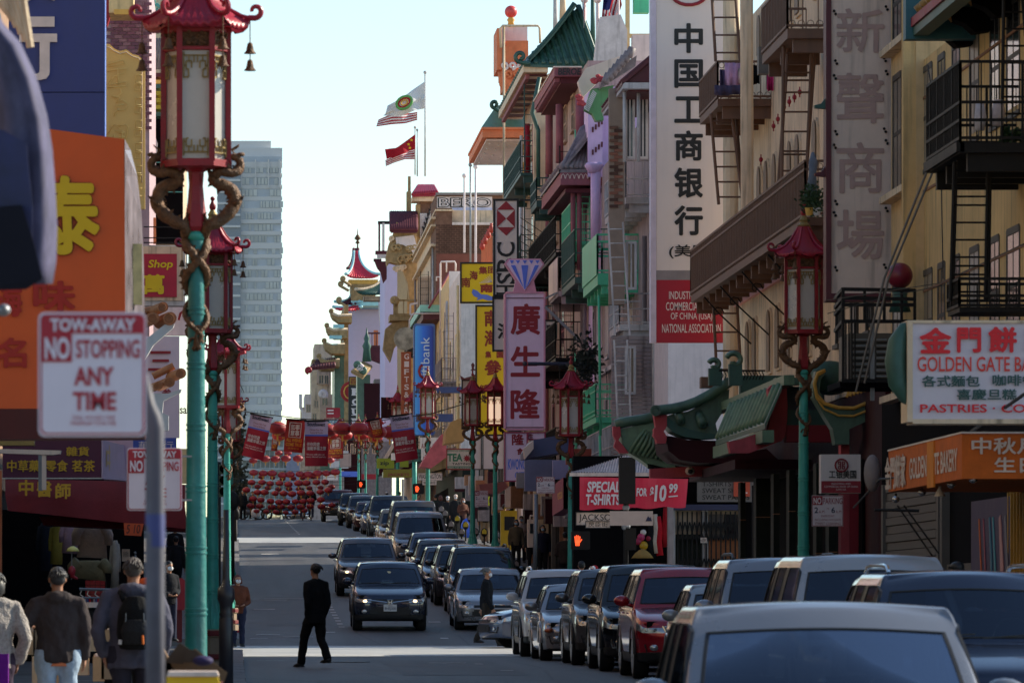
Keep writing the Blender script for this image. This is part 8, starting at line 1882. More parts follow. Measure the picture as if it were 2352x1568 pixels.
for k in range(14):
 x,y=60+(k%7)*32+rr.uniform(-6,6),1445+(k//7)*62;D=62+(k//7)*-6;w=rr.uniform(24,34);h=rr.uniform(34,60)
 if x<60:continue
 st_=thing('goods_box','cardboard box of goods on the shop stall, number %s of the lower display'%['one','two','three','four','five','six','seven','eight','nine','ten','eleven','twelve','thirteen','fourteen'][k],'box',P(x,y+h,D),'boxes of goods on the stall');st_['label']='dim goods box, %s from the left in the %s row of the shop stall'%(['first','second','third','fourth','fifth','sixth','seventh'][k%7],'back' if k<7 else 'front')
 cm_=M('cardboard %d'%(k%3),sh(*((140,116,90),(112,98,82),(150,132,110))[k%3]),.85,var=.25)
 b=MB();a,c=P(x-w/2,y+h,D),P(x+w/2,y,D)
 b.box(a.x,c.x,D,D+.02,a.z,c.z);b.box(a.x,c.x,D+.3,D+.32,a.z,c.z);b.box(a.x,a.x+.015,D+.02,D+.3,a.z,c.z);b.box(c.x-.015,c.x,D+.02,D+.3,a.z,c.z);b.box(a.x,c.x,D,D+.32,a.z-.01,a.z);b.build('box',cm_,st_)
 b=MB()
 for q in range(14):b.ball(Vector((rr.uniform(a.x+.03,c.x-.03),D+rr.uniform(.05,.27),c.z-.02+rr.uniform(0,.03))),.03,n=6,m=5)
 stuff(b.build('goods',(m_greyw,M('dim goods blue',sh(60,66,90),.5),m_brownl)[k%3],st_,'all'))
def tow_sign(lab,x0,y0,x1,y1,D,hide=False):
 s_=thing('tow_away_sign',lab,'sign',P((x0+x1)/2,y1,D),'tow-away signs');w,h=x1-x0,y1-y0
 def q(a,c,d,e):return(x0+w*a,y0+h*c,x0+w*d,y0+h*e)
 def rr_(a,c,d,e,r_):z=q(a,c,d,e);return rrect(z[0],z[1],z[2],z[3],r_*w)
 mw=M('tow sign white',sh(164,160,172),.45,var=.06,grime=.08);mr=M('tow sign red',sh(126,20,36),.45,var=.08)
 k=D/50.0*.01
 shape_c(s_,'plate',mw,rr_(0,0,1,1,.06),D,.006+k*.2)
 shape_c(s_,'border',mr,rr_(.02,.018,.98,.982,.05),D-k,k*.9);shape_c(s_,'face',mw,rr_(.035,.03,.965,.97,.045),D-k*2,k*.9)
 shape_c(s_,'red_header',mr,[q(.035,.03,.035,.03)[:2],q(.965,.03,.965,.03)[:2],q(.965,.17,0,0)[:2],q(.31,.17,0,0)[:2],q(.31,.40,0,0)[:2],q(.035,.40,0,0)[:2]],D-k*3,k*.9)
 DD=D-k*3
 txt(s_,'TOW-AWAY',*q(.11,.05,.90,.155),DD,mw,bold=.035,lift=k);txt(s_,'NO',*q(.06,.20,.29,.38),DD,mw,bold=.03,lift=k)
 txt(s_,'STOPPING',*q(.35,.22,.94,.37),D-k*2,mr,bold=.02,lift=k);txt(s_,'ANY',*q(.33,.44,.70,.59),D-k*2,mr,bold=.03,lift=k);txt(s_,'TIME',*q(.32,.64,.72,.79),D-k*2,mr,bold=.03,lift=k)
 txt(s_,'CALL 415-553-1200\nMINIMUM TOW FEE',*q(.30,.83,.72,.91),D-k*2,mr,lift=k)
 return s_
t1=tow_sign('big blurred tow-away no-stopping sign close to the viewer on a grey post',88,717,336,1002,21)
po=thing('sign_post','out-of-focus grey steel post with a bent arm holding the near tow-away sign','post',P(356,1568,21.3));b=MB();D=21.3;b.tube([P(357,1800,D),P(356,1400,D),P(356,1080,D),P(355,985,D),P(350,960,D),P(338,930,D),P(328,860,D)],[.036,.036,.036,.036,.034,.03,.02],16);b.build('post',M('weathered grey post',sh(58,59,70),.6,var=.3,vscale=6,grime=.3),po,'all');b=MB();b.tube([P(357,1255,D),P(356,1180,D)],.0365,16,cap=False);b.build('blue_tape',M('blue tape',sh(40,48,92),.6),po,'all')
t2=tow_sign('second tow-away no-stopping sign, on the big teal lamp post behind the grey post',291,1028,418,1172,49.5)
b=MB();b.box(px2(410,49.8),px2(440,49.8),49.7,49.8,pz(1050,49.8),pz(1046,49.8));b.box(px2(410,49.8),px2(440,49.8),49.7,49.8,pz(1150,49.8),pz(1146,49.8));b.build('strap',m_steel,t2)
nb=thing('yellow_newspaper_box','blurred top of a yellow newspaper box at the bottom edge','newspaper box',P(445,1700,30));shape_c(nb,'box',M('newspaper box yellow',sh(176,150,24),.5,var=.1),[(383,1552),(500,1552),(505,1575),(505,1800),(380,1800)],30,.45);shape_c(nb,'lid',m_greyw,[(386,1541),(498,1541),(503,1552),(382,1552)],29.95,.5)
cbm=M('brown carton',sh(86,70,54),.85,var=.25);cbm2=M('brown carton inner',sh(60,50,42),.9)
for k,(lab,fs)in enumerate((('open cardboard carton with raised flaps in front of the big teal post',([(372,1540),(378,1520),(480,1514),(506,1534),(508,1580),(372,1580)],[(378,1520),(412,1474),(438,1492),(420,1524)],[(430,1500),(448,1488),(522,1544),(514,1566),(470,1540)],[(420,1520),(432,1490),(452,1492),(470,1520)])),('flattened dark carton behind the grey sign post',([(350,1536),(352,1488),(376,1490),(400,1540),(380,1556)],)))):
 ct=thing('cardboard_carton',lab,'carton',P(440-80*k,1600,36));
 for i,pts in enumerate(fs):shape_c(ct,'flap' if i else 'carton_body',cbm if i%2==0 else cbm2,pts,36-i*.08,.04 if i else.5)
for x,y,rx,ry,m,lab in((466,1516,24,12,M('dark violet bag',sh(40,36,66),.7),'dark violet bag lying in the open carton'),(345,1420,30,40,m_silver,'x')):
 if lab=='x':continue
 b=MB();b.ball(P(x,y,35.7),rx*35.7/F,.08,ry*35.7/F,14,9);o=b.build('bag',m,smooth='all');tag(o,lab,'bag')
rk2=thing('red_phone_post','dark red post with a tall narrow box beside the masked man','post',P(408,1470,126));shape_c(rk2,'box',M('dull red box',sh(110,18,28),.6),[(397,1400),(400,1336),(404,1328),(418,1326),(424,1332),(424,1400)],125.8,.35);cbx(rk2,'post',m_redband,406,1400,418,1474,125.9,.2);cbx(rk2,'white_plate',m_whitew,397,1342,403,1372,125.7,.05)
bp2=thing('black_bollard_post','black iron post with a bulged collar in front of the woman in brown','post',P(517,1600,62));b=MB();p0=P(519,1500,62);k=62/F
b.lathe([(17*k,-130*k),(16*k,80*k),(14*k,85*k),(16*k,90*k),(14*k,96*k),(15*k,112*k),(20*k,126*k),(19*k,150*k),(10*k,158*k),(8*k,175*k),(6*k,330*k)],p0,n=18);b.build('post',M('dark navy iron',(.018,.018,.026),.4,var=.2),bp2,'all')
cbx(bp2,'meter_box',m_fe_black,528,1070,544,1200,100,.3)if False else None
ls=thing('traffic_light','back-lit grey green traffic signal head beside the third teal post','traffic light',P(513,1140,128));D=128
tube_c(ls,'pole',m_fe_black,[(502,1480),(503,1180),(503,1060)],D+.5,.045)
for i in range(3):y=1066+i*26;b=MB();a,c=P(503,y+22,D),P(525,y,D);b.box(a.x,c.x,D,D+.25,a.z,c.z);b.build('housing',M('olive signal housing',sh(60,66,50),.6),ls);b=MB();p=P(514,y+10,D);b.tube([p,p+Vector((0,-.25,0))],.105,14,cap=False);b.build('visor',M('olive signal housing',(0,0,0)),ls,'all');b=MB();b.ball(p,.09,.03,.09,12,8);b.build('lens',m_dark,ls)
for i_,(x,y0,y1,D)in enumerate(((537,1150,1300,140),(533,1060,1240,190),(545,1180,1260,230),(541,1210,1270,280))):
 b=MB();b.tube([P(x-4,y1+40,D),P(x-4,y0,D)],.06,8);b.ball(P(x-4,y0,D),.17,.12,.25,12,8);o=b.build('parking_meter',m_fe_black,smooth='all');tag(o,'dark parking meter on the left kerb, %s from the viewer'%['first','second','third','fourth'][i_],'parking meter','parking meters on the left kerb')
for x0,x1,y0,y1,D,lab in((528,541,1010,1060,170,'dark sign bracket cluster beside the farthest left lantern'),):pass
for nm,x,y,w,h,c,lab in(('crate_stack',549,1440,14,44,sh(150,130,90),'stack of pale and red boxes behind the woman in brown'),):
 cs_=thing(nm,lab,'boxes',P(x-8,1482,131));
 for i,cc in enumerate((m_whitew,m_redp,m_cream,m_redp,m_cream)):cbx(cs_,'box',cc,534,1432+i*10,556-i%2*2,1441+i*10,131,.5)
# ---------------------------------------------------------------- lamps
GLMP='street lamps along the kerbs'
def lamp_at(x,D,ybase,s,lab,teal,rot=0,lit=False,plinth=.6):return build_lamp(lab,P(x,ybase,D),GLMP,teal,rot,plinth,lit,s)
def foot(D,side):return gz(D)+KERB
L1=P(450,0,50);build_lamp('largest dragon lamp on a dark teal post, nearest on the left',(px2(450,50),50,pz(375,50)-4.5),GLMP,m_teal,0,1.0,ext=.3)
build_lamp('second dragon lamp on the left, half hidden behind the nearest one',(px2(488,88),88,pz(1444,88)),GLMP,m_teal_l,14,.6,False,(pz(759.5,88)-pz(1444,88))/4.5)
build_lamp('third dragon lamp on the left, right post edge catching the sun',(px2(521,121),121,pz(1395,121)),GLMP,m_teal_l,24,.5,False,(pz(933,121)-pz(1395,121))/4.5)
build_lamp('dragon lamp in front of the brown fire escapes, nearest on the right',(px2(1845,89.5),89.5,pz(761,89.5)-4.5),GLMP,m_teal_l,8,.4)
build_lamp('dragon lamp left of the red banner, second on the right',(px2(1311,141),141,pz(998.5,141)-4.32),GLMP,m_teal_l,12,.4,False,.96)
build_lamp('dragon lamp just left of the lilac sign with one pane glowing',(px2(1137,181),181,pz(1268,181)),GLMP,m_teal_l,20,.5,True,(pz(975,181)-pz(1268,181))/4.5)
build_lamp('dragon lamp left of the pair, over the sidewalk crowd',(px2(1085,192),192,pz(1252,192)),GLMP,m_teal_l,4,.5,False,(pz(975,192)-pz(1252,192))/4.5)
build_lamp('sunlit dragon lamp in front of the blue bank sign',(px2(982,229),229,pz(958,229)-4.6),GLMP,m_teal_l,10,.5,False,1.02)
for x,D,y,lab in((950,262,1185,'lamp with a red top right of the middle hanging banner'),(913,285,1180,'lamp with a red top left of the right hanging banner'),(866,322,1165,'lamp with a green post above the dark red pickup'),(839,345,1150,'thin distant lamp post beside the red walk signal'),(823,358,1150,'thinnest distant lamp post near the red walk signal'),(530,175,1330,'distant lamp post on the left behind the third one'),(781,372,1150,'small distant red topped lamp beyond the hanging lanterns')):
 s_=(pz(958 if x>900 else 1000,D)-pz(y,D))/4.9
 if x in(530,):s_=.95
 build_lamp(lab,(px2(x,D),D,pz(y,D)),GLMP,m_teal_l,10,.5,False,max(.8,min(1.15,s_)))
# ---------------------------------------------------------------- street name, signals, arrow board at the corner
cp=thing('traffic_light','black traffic signal head seen from behind over the street name sign','traffic light',P(1437,1310,124));D=124
tube_c(cp,'pole',m_fe_black,[(1437,1340),(1437,1050)],D,.06);b=MB();b.box(px2(1421,D),px2(1458,D),D-.15,D+.15,pz(1157,D),pz(1050,D));b.build('housing',m_fe_black,cp)
for i in range(3):b=MB();b.lathe([(.15,0),(.15,.28)],n=14);q0=P(1442,1068+i*35,D+.15);b.v=[q0+Matrix.Rotation(R(-90),3,'X')@v for v in b.v];b.build('visor',m_fe_black,cp)
b=MB();b.box(px2(1436,D),px2(1460,D),D-.1,D+.1,pz(1262,D),pz(1212,D));b.build('walk_signal_back',m_fe_black,cp);b=MB();b.ball(P(1437,1208,D),.1,n=8,m=6);b.ball(P(1437,1165,D),.08,n=8,m=6);b.build('clamp',m_steel,cp)
js=board('street_name_sign','white street name sign reading JACKSON in black',1322,1175,1412,1206,125,m_greyw,m_blackp,fw=.012,thick=.02);txt(js,'JACKSON',1329,1180,1418,1199,125,m_blackp,bold=.0)
j2=board('street_name_sign','smaller white sign with Chinese street name under the black-lettered one',1344,1196,1401,1212,124.9,m_greyw,m_blackp,fw=.01,thick=.02);txt(j2,'昃臣街',1351,1198,1395,1209,124.9,m_blackp)
ar=board('arrow_board','plain grey back of a wide sign with a small dark emblem at the right',1400,1173,1499,1206,123.5,M('bare aluminium',sh(130,122,122),.5,metal=.2,var=.12),thick=.02);shape_c(ar,'emblem',m_ink,[(1482,1196),(1488,1184),(1491,1189),(1493,1186),(1497,1196)],123.48,.01)
m_hand=M('red hand signal',(1.0,.10,.03),.4,var=0,emit=1.1)
def ped(lab,x0,y0,x1,y1,D,hx):
 p_=thing('walk_signal',lab,'walk signal',P((x0+x1)/2,y1,D),'walk signals');shape_c(p_,'housing',m_fe_black,rrect(x0,y0,x1,y1,3),D,.25);w=(y1-y0);cx=lerp(x0,x1,hx);cy=(y0+y1)/2
 b=MB()
 k=D/F;b.tube([P(cx,cy+w*.3,D-.03),P(cx,cy-w*.02,D-.03)],[(w*.11*k,.015),(w*.15*k,.015)],8)
 for i in range(4):b.tube([P(cx+(i-1.5)*w*.075,cy,D-.03),P(cx+(i-1.5)*w*.09,cy-w*(.3-.05*abs(i-1.4)),D-.03)],w*.032*k,6)
 b.tube([P(cx+w*.13,cy+w*.1,D-.03),P(cx+w*.24,cy-w*.06,D-.03)],w*.03*k,6);b.build('hand',m_hand,p_,'all')
 return p_
ped('walk signal with a red hand on the teal post at the near corner',1312,1219,1355,1261,131,.32)
ped('walk signal with a bright red hand above the parked silver cars',948,1110,974,1134,236,.35);ped('small distant walk signal with a red hand over the dark pickup',820,1102,840,1121,340,.4)
tl=thing('traffic_light','dark green distant traffic signal above the Washington sign','traffic light',P(958,1090,240));tube_c(tl,'pole',m_teal_l,[(952,1200),(952,1030)],240,.09)
for i in range(3):b=MB();p=P(956,1036+i*9,239.6);b.box(p.x-.2,p.x+.2,239.6,239.9,p.z-.1,p.z+.1);b.tube([p,p+Vector((0,-.2,0))],.12,10);b.build('housing',m_green_dk,tl)
ws_=board('street_name_sign','distant white street name sign reading WASHINGTON',958,1085,1016,1103,236,m_greyw,m_blackp,fw=.012,thick=.02);txt(ws_,'WASHINGTON',961,1088,1013,1099,236,m_blackp,bold=.01)
w2_=board('street_name_sign','small Chinese street name sign under the distant Washington sign',970,1103,1002,1113,235.8,m_greyw,thick=.02);txt(w2_,'華盛頓街',972,1105,1000,1111,235.8,m_blackp)
b=MB();b.tube([P(925,1100,240),P(925,1190,240)],.05,6);o=b.build('sign_post',m_steel);tag(o,'thin grey post behind the row of parked cars','post')
b=MB();b.tube([P(1231,1134,140.2),P(1228,1330,140.2)],.055,8);o=b.build('sign_post',m_steel,smooth='all');tag(o,'thin grey post holding the no-parking sign left of the banner','post')
# ---------------------------------------------------------------- hanging banners on wires
def wire(pts,D,lab,r_=.012):
 b=MB();b.tube([P(x,y,d)for(x,y),d in zip(pts,D)],r_,4);o=b.build('wire',m_wire);tag(o,lab,'wire','wires over the street')
wire([(560,945),(700,962),(850,968),(990,950),(1140,905),(1260,868)],[200,199,198,197,196,195],'thin wire carrying the hanging banners across the street',.02)
wire([(590,968),(700,985),(760,990),(860,990)],[205]*4,'second thin wire just behind the banner wire');wire([(1895,690),(2160,650),(2351,560)],[80,76,70],'thin wire slanting up past the red ball at right',.008);wire([(430,700),(500,780),(560,900)],[110,130,190],'thin wire from the left lamps to the banners')
wire([(1900,720),(2040,680),(2170,655)],[79,78,77],'thin wire under the vertical sign',.006);wire([(2130,150),(2160,340),(2165,640)],[80,79,78],'drooping cable on the yellow building',.01)
def banner(lab,c4,D,kind):
 (tl_,tr_,br_,bl_)=c4;bn_=thing('hanging_banner',lab,'banner',P(*tl_,D),'banners hanging across the street')
 m1=M('banner crimson',sh(124,14,36),.6,var=.1);m2=M('banner lilac',sh(176,168,198),.6,var=.05);m3=M('banner deep red',sh(126,22,18),.6,var=.1)
 def at(u,v,d=0):a=(lerp(tl_[0],tr_[0],u),lerp(tl_[1],tr_[1],u));c=(lerp(bl_[0],br_[0],u),lerp(bl_[1],br_[1],u));return P(lerp(a[0],c[0],v),lerp(a[1],c[1],v),D+.06*math.sin(u*4+v*3)-d)
 def sheet(u0,v0,u1,v1,m,nm,d=0.0):
  b=MB();n=8
  for i in range(n+1):
   for j in range(n+1):b.v.append(at(lerp(u0,u1,i/n),lerp(v0,v1,j/n),d))
  for i in range(n):
   for j in range(n):q=i*(n+1)+j;b.f.append((q,q+n+1,q+n+2,q+1));b.mi.append(0)
  return b.build(nm,m,bn_,'all',recalc=False)
 def word(s_,u0,v0,u1,v1,m,**k):
  vs,fs=glyphs(s_,**k);b=MB();b.add([at(lerp(u0,u1,q[0]),lerp(v1,v0,q[1]),.03+(q[2]*.001 if len(q)>2 else 0))for q in vs],fs);b.build('lettering',m,bn_,recalc=False)
 if kind=='s':
  sheet(0,0,1,.32,m2,'cloth');sheet(0,.32,1,1,m1,'cloth');sheet(0,.30,1,.335,m_db,'blue_strip',.01)
  word('Southwest',.10,.03,.88,.11,m_ink,bold=.03);word('Chinese New Year\nFestival & Parade',.2,.17,.8,.28,m_mauve,bold=0)
  word('伴你同遊\n滿載幸福之旅',.08,.47,.92,.65,m_ltx,bold=.025,align='LEFT');word('We are with you on\nevery blessed journey.',.06,.72,.92,.82,m_ltx,bold=.01,align='LEFT')
 else:
  sheet(0,0,1,1,m3,'cloth');m_bg=M('banner gold',sh(190,130,30),.5)
  word('如事\n意事',.26,.14,.74,.50,m_greyw,bold=.03);b=MB();b.tube([at(*p,.03)for p in((.2,.1),(.8,.1),(.8,.54),(.2,.54),(.2,.1))],.02,5);b.build('seal_frame',m_greyw,bn_)
  word('ALL WISHES\nCOME TRUE',.08,.58,.92,.82,m_bg,bold=.03);word('恭賀新禧',.2,.86,.8,.91,m_bg)
 b=MB();b.tube([P(tl_[0]-2,tl_[1],D),P(tr_[0]+2,tr_[1],D)],.03,6);b.build('rod',m_fe_black,bn_)
 return bn_
banner('lilac and crimson banner hanging tilted at the left',((576,949),(625,960),(604,1058),(555,1045)),200,'s')
banner('dark red banner with gold English lettering between two lilac-topped ones',((658,962),(702,965),(694,1040),(651,1036)),198,'w')
banner('lilac and crimson banner hanging straight near the middle',((700,966),(753,967),(753,1070),(700,1070)),197.5,'s')
banner('crumpled dark red and gold banner twisted over the lanterns',((842,966),(876,960),(880,1000),(858,1004)),197,'w')
banner('lilac and crimson banner hanging tilted at the right',((895,956),(945,950),(960,1053),(909,1062)),196.5,'s')
o=banner('small crimson banner far behind, between the left banners',((626,1000),(640,1002),(636,1036),(622,1034)),300,'w');o=banner('crimson banner far behind the straight lilac one',((752,1002),(788,1000),(788,1052),(752,1054)),260,'w')
banner('small red banner low over the far crossing',((672,1150),(692,1150),(690,1168),(672,1168)),345,'w')if False else None
# ---------------------------------------------------------------- red paper lanterns
m_lan=M('red lantern silk',(.33,.012,.022),.55,var=.25,vscale=3);m_lanb=M('sun-painted lantern silk',(.62,.03,.03),.5,var=.15,trans=.25);m_lgold=M('lantern gold cap',sh(150,110,40),.5)  # brighter copy of the lantern red has sunlight put into its colour
def lantern_mesh():
 b=MB();n=20;prof=[(.16,-.31)]+[(.52*math.cos(t)**.8 if abs(math.cos(t))>.01 else 0,.34*math.sin(t))for t in[(-1.25+i*2.5/9)for i in range(10)]]+[(.16,.31)]
 b.lathe([(r_,z)for r_,z in prof],n=24,flute=.035);return b.mesh('lantern_body',m_lan,None,'all')
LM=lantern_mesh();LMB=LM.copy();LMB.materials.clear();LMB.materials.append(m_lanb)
bc=MB();bc.lathe([(.17,.30),(.17,.37),(.12,.375)],n=14);bc.lathe([(.15,-.38),(.17,-.37),(.17,-.30)],n=14);CAPM=bc.mesh('gold_cap',m_lgold,None,True)
bt=MB();bt.lathe([(.03,-.7),(.05,-.58),(.05,-.38),(.02,-.36)],n=8);TASM=bt.mesh('tassel',m_lgold,None,True)
def lantern(x,y,D,s_,lab,lit=False):
 r_=thing('paper_lantern',lab,'lantern',P(x,y,D),'red paper lanterns strung over the street');r_.scale=(s_,s_,s_)
 o=link('lantern_body',LMB if lit else LM,r_);link('gold_cap',CAPM,r_);link('tassel',TASM,r_);o.rotation_euler=(0,0,random.uniform(0,3))
ORD=['first','second','third','fourth','fifth','sixth','seventh','eighth','ninth','tenth']
rr=random.Random(12)
rows=[('big red lantern in the front row beside the banners',[(637,983),(655,990)]+[(752,988),(786,984),(824,984),(852,986),(866,992),(895,992)],213,22,False),('big lantern coloured sunlit bright, hanging just under the front row',[(641,1000),(672,992),(760,998),(793,999),(829,999),(862,1003)],216,17,True)]
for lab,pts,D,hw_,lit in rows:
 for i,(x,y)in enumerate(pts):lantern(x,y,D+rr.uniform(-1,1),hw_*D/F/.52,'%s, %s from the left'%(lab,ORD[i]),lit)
for k,(y,x0,x1,n,hw_,D,sag)in enumerate(((1056,583,760,8,14,240,-2),(1084,584,770,10,13.5,252,5),(1107,580,745,9,12.5,262,3),(1126,568,755,10,12,272,6),(1146,580,735,9,11.5,285,5),(1160,575,760,9,12,300,4),(1040,640,660,2,12,250,0),(1172,590,700,6,10,315,4),(1118,590,760,8,10,320,4),(1095,600,720,6,9,330,3))):
 for i in range(n):
  t=i/max(1,n-1);x=lerp(x0,x1,t)+rr.uniform(-2.5,2.5);yy=y+sag*(4*t*(1-t))*1.1+rr.uniform(-1.5,1.5)
  lantern(x,yy,D,hw_*.80*D/F/.52*rr.uniform(.9,1.08),'red paper lantern, %s from the left in the %s row'%(ORD[i],('first','second','third','fourth','fifth','sixth','short upper','lowest','faint ninth','faint tenth')[k]),False)
 wire([(x0-30,y-12),(lerp(x0,x1,.5),y-6+sag*.8),(x1+60,y-16)],[D]*3,'thin wire carrying the %s row of lanterns'%(ORD[k]),.012)
# ---------------------------------------------------------------- vehicles
GC='cars parked along the right kerb'
def car_at(lab,x_left,D,kind,colour,group=GC,**kw):
 """x_left: picture column of the body's street side at the nose; D: distance of the nose"""
 p=dict(kind);p.update(kw);Wd=p.get('Wd',1.82);X=px2(x_left,D)+Wd/2
 slope=math.atan2(gz(D+3.8)-gz(D+.8),3.0)
 return car(lab,(X,D,gz(D+.8)-.8*math.tan(slope)),group,colour,pitch=slope,**p)
c_white=paint('white',(.55,.55,.56),0.0,.3);c_pearl=paint('pearl grey',(.34,.34,.35),.3);c_silver=paint('silver',(.30,.30,.32),.6);c_grey=paint('mid grey',(.12,.12,.13),.6);c_dgrey=paint('dark grey',(.045,.046,.05),.6)
c_black=paint('black',(.012,.012,.016),.4,.2);c_navy=paint('navy',(.015,.022,.05),.5,.25);c_red=paint('crimson red',(.42,.008,.02),.35,.22);c_gold=paint('champagne',(.24,.20,.16),.6);c_maroon=paint('maroon',(.05,.008,.012),.4);c_blue=paint('slate blue',(.06,.08,.14),.5)
GM='cars driving towards the viewer'
car_at('dark navy crossover with lit headlights driving towards the viewer',810,135.5,SUV,c_navy,GM,Wd=1.78,H=1.62,L=4.3,rtop=3.5,rbase=4.1,lights=True,plate='8HEJ300',badge='H',grille='wing',head='slim',name='driving_car')
car_at('grey crossover with one headlight glowing, behind the dark navy one',773,166,SUV,c_grey,GM,lights=True,grille='shield',badge='ring',name='driving_car')
car_at('white out-of-focus car closest to the viewer at the bottom right',1592,31.2,SEDAN,paint('silver white',(.25,.25,.265),.45,.28),GM,Wd=1.84,H=1.43,belt=.84,hood=.84,top_in=.15,cowl=1.3,wtop=2.1,name='driving_car',plate='7XKC214',grille='slats')
for lab,xl,D,kind,colr,kw in(('dark blue crossover with roof rails cut off by the right edge',2022,46.5,SUV,c_navy,dict(H=1.63,belt=1.04,hood=1.0,roof_rails='silver',grille='wing')),('light silver blue minivan with a clean roof behind the front white car',1828,60,VAN,c_pearl,dict(H=1.8,grille='bars')),('silver SUV with black roof rails left of the minivan',1660,70,SUV,c_silver,dict(H=1.78,roof_rails=True,Wd=1.88)),('silver sedan with a pale mirror between the red car and the railed SUV',1578,77.5,SEDAN,c_pearl,dict(grille='bars')),('crimson red crossover with sharp headlights',1459,84.5,SUV,c_red,dict(grille='shield',badge='ring',head='slim')),('black SUV with chrome-ringed fog lamps left of the red car',1381,91,SUV,c_black,dict(H=1.74,Wd=1.9,chrome=True,head='wide',grille='bars')),('dark grey crossover with tall tail seen behind the silver sedan',1316,97.5,SUV,c_grey,dict(H=1.68)),('old silver sedan with amber corner lamps',1243,103.5,SEDAN,c_silver,dict(H=1.42,amber=True,head='wide',grille='bars',rims=7)),('white crossover at the near corner, last before the side street',1197,109.5,SUV,c_white,dict(H=1.70,roof_rails='silver')),('silver sedan with kidney grille first beyond the side street',1045,136,SEDAN,c_silver,dict(grille='kidney',rims=10)),('black SUV with roof rails behind the kidney-grilled sedan',1030,148,SUV,c_black,dict(H=1.76,roof_rails=True,Wd=1.9)),('dark grey crossover sixth from the near corner',998,156.5,SUV,c_dgrey,dict(H=1.66)),('dark sedan between two crossovers in the far block',968,165,SEDAN,c_navy,{}),('black sedan with a grey roof reflection in the far block',952,173,SEDAN,c_dgrey,{}),('blue grey sedan just below the silver van',938,181,SEDAN,c_blue,{}),('silver minivan with a half-dark windshield in the far block',903,194,VAN,c_silver,dict(H=1.86)),('tall grey van with black mirrors behind the silver minivan',892,207,VAN,c_grey,dict(H=2.05)),('champagne sedan at the second crossing',868,222,SEDAN,c_gold,dict(H=1.55)),('large dark SUV just past the second crossing',846,250,SUV,c_dgrey,dict(H=1.85,Wd=1.98,L=5.0)),('small dark blue hatchback behind the large dark SUV',832,262,SEDAN,c_blue,{}),('maroon sedan far up the street',814,275,SEDAN,c_maroon,{}),('grey crossover far up the street',797,290,SUV,c_grey,{}),('silver grey SUV behind the dark red pickup',778,304,SUV,c_dgrey,dict(H=1.75)),('dark red pickup truck with chrome bumper near the crest',739,326,TRUCK,c_maroon,dict(chrome=True,grille='bars',lights=False,Wd=2.0))):
 car_at(lab,xl,D,kind,colr,**kw)
car('grey sedan turning out of the side street, only its nose in view',(px2(1106,123.6),123.6,gz(124)),'cars turning',c_blue,yaw=-78,name='turning_car',rims=10,grille='slats',**SEDAN)
car('dark car crossing the far crest behind the scooter riders',(px2(684,362),358,gz(360)),'cars turning',c_black,yaw=14,name='far_car',**SEDAN)
def moto(lab,x,D,col):
 r_=thing('motorcycle',lab,'motorcycle',P(x,1190,D),'motorcycles parked at the far crossing');base=Vector((px2(x,D),D,gz(D)))
 for dx in(-.7,.7):
  b=MB();b.tube([base+Vector((dx+.3*math.cos(a),0,.32+.3*math.sin(a)))for a in[i*.5236 for i in range(13)]],.05,7);b.build('wheel',m_tyre,r_)
 b=MB();b.tube([base+Vector((-.7,0,.34)),base+Vector((-.35,0,.7)),base+Vector((.1,0,.75)),base+Vector((.6,0,.8))],[.05,.15,.16,.07],9);b.ball(base+Vector((0,0,.45)),.28,.2,.2,10,7);b.build('frame',col,r_,'all')
 b=MB();b.tube([base+Vector((-.7,0,.34)),base+Vector((-.5,0,.95)),base+Vector((-.4,.3,1.02))],.03,6);b.tube([base+Vector((-.5,0,.95)),base+Vector((-.4,-.3,1.02))],.03,6);b.build('handlebar',m_chrome,r_)
moto('silver motorcycle parked far left of the scooter riders',568,338,m_steel);moto('dark motorcycle beside the far crossing, left of the scooter riders',640,342,m_granite);moto('second dark motorcycle beside the white bags at the far crossing',585,339,m_granite)
# ---------------------------------------------------------------- people
def ground_at(x,D,walk=False):return Vector((px2(x,D),D,gz(D)+(KERB+.02 if walk else 0.005)))
person('man in a black coat and trousers crossing the road alone',ground_at(724,95.5),1.74,-146,stride=.72,arms='close',top=cloth('black coat',(.008,.008,.009)),legs=cloth('black trousers',(.007,.007,.008)),hair=m_hair_b,detail=True,hem=.42,scale_w=.98)
bm=person('balding grey-haired man with a black backpack seen from behind',Vector((px2(306,51.5),51.5,pz(1280,51.5)-1.76)),1.76,176,arms='pocket',top=cloth('slate jacket',sh(58,60,74)),legs=cloth('dark trousers',sh(34,34,44)),hair=M('thin grey hair',(.09,.075,.068),.6,var=.5,vscale=20),detail=True,scale_w=1.25,hem=.43,hood=True)
O=wloc(bm);bk_=thing('backpack','black backpack with an orange zip tag on the grey-haired man','backpack',O+Vector((.02,-.16,1.0)));m_bp=cloth('backpack black',(.010,.010,.011),.3)
def bpm(nm,mb,m,par=bk_,vox=.01):
 me=mb.mesh('raw',m,wloc(par));r_=evaluated(me,[('REMESH',{'mode':'VOXEL','voxel_size':vox}),('SMOOTH',{'factor':.6,'iterations':4})]);r_.polygons.foreach_set('use_smooth',[True]*len(r_.polygons));return link(nm,r_,par)
b=MB();c=O+Vector((.02,-.21,1.18));b.tube([c+Vector((0,0,-.24)),c+Vector((0,-.02,-.1)),c+Vector((0,-.01,.1)),c+Vector((0,.02,.22))],[(.14,.09),(.17,.11),(.155,.10),(.09,.07)],14);bpm('pack_body',b,m_bp)
b=MB();b.tube([c+Vector((0,-.1,-.2)),c+Vector((0,-.12,-.08)),c+Vector((0,-.11,.02))],[(.11,.04),(.13,.05),(.10,.03)],12);bpm('front_pocket',b,M('backpack charcoal',(.02,.02,.022),.7,bump=.4))
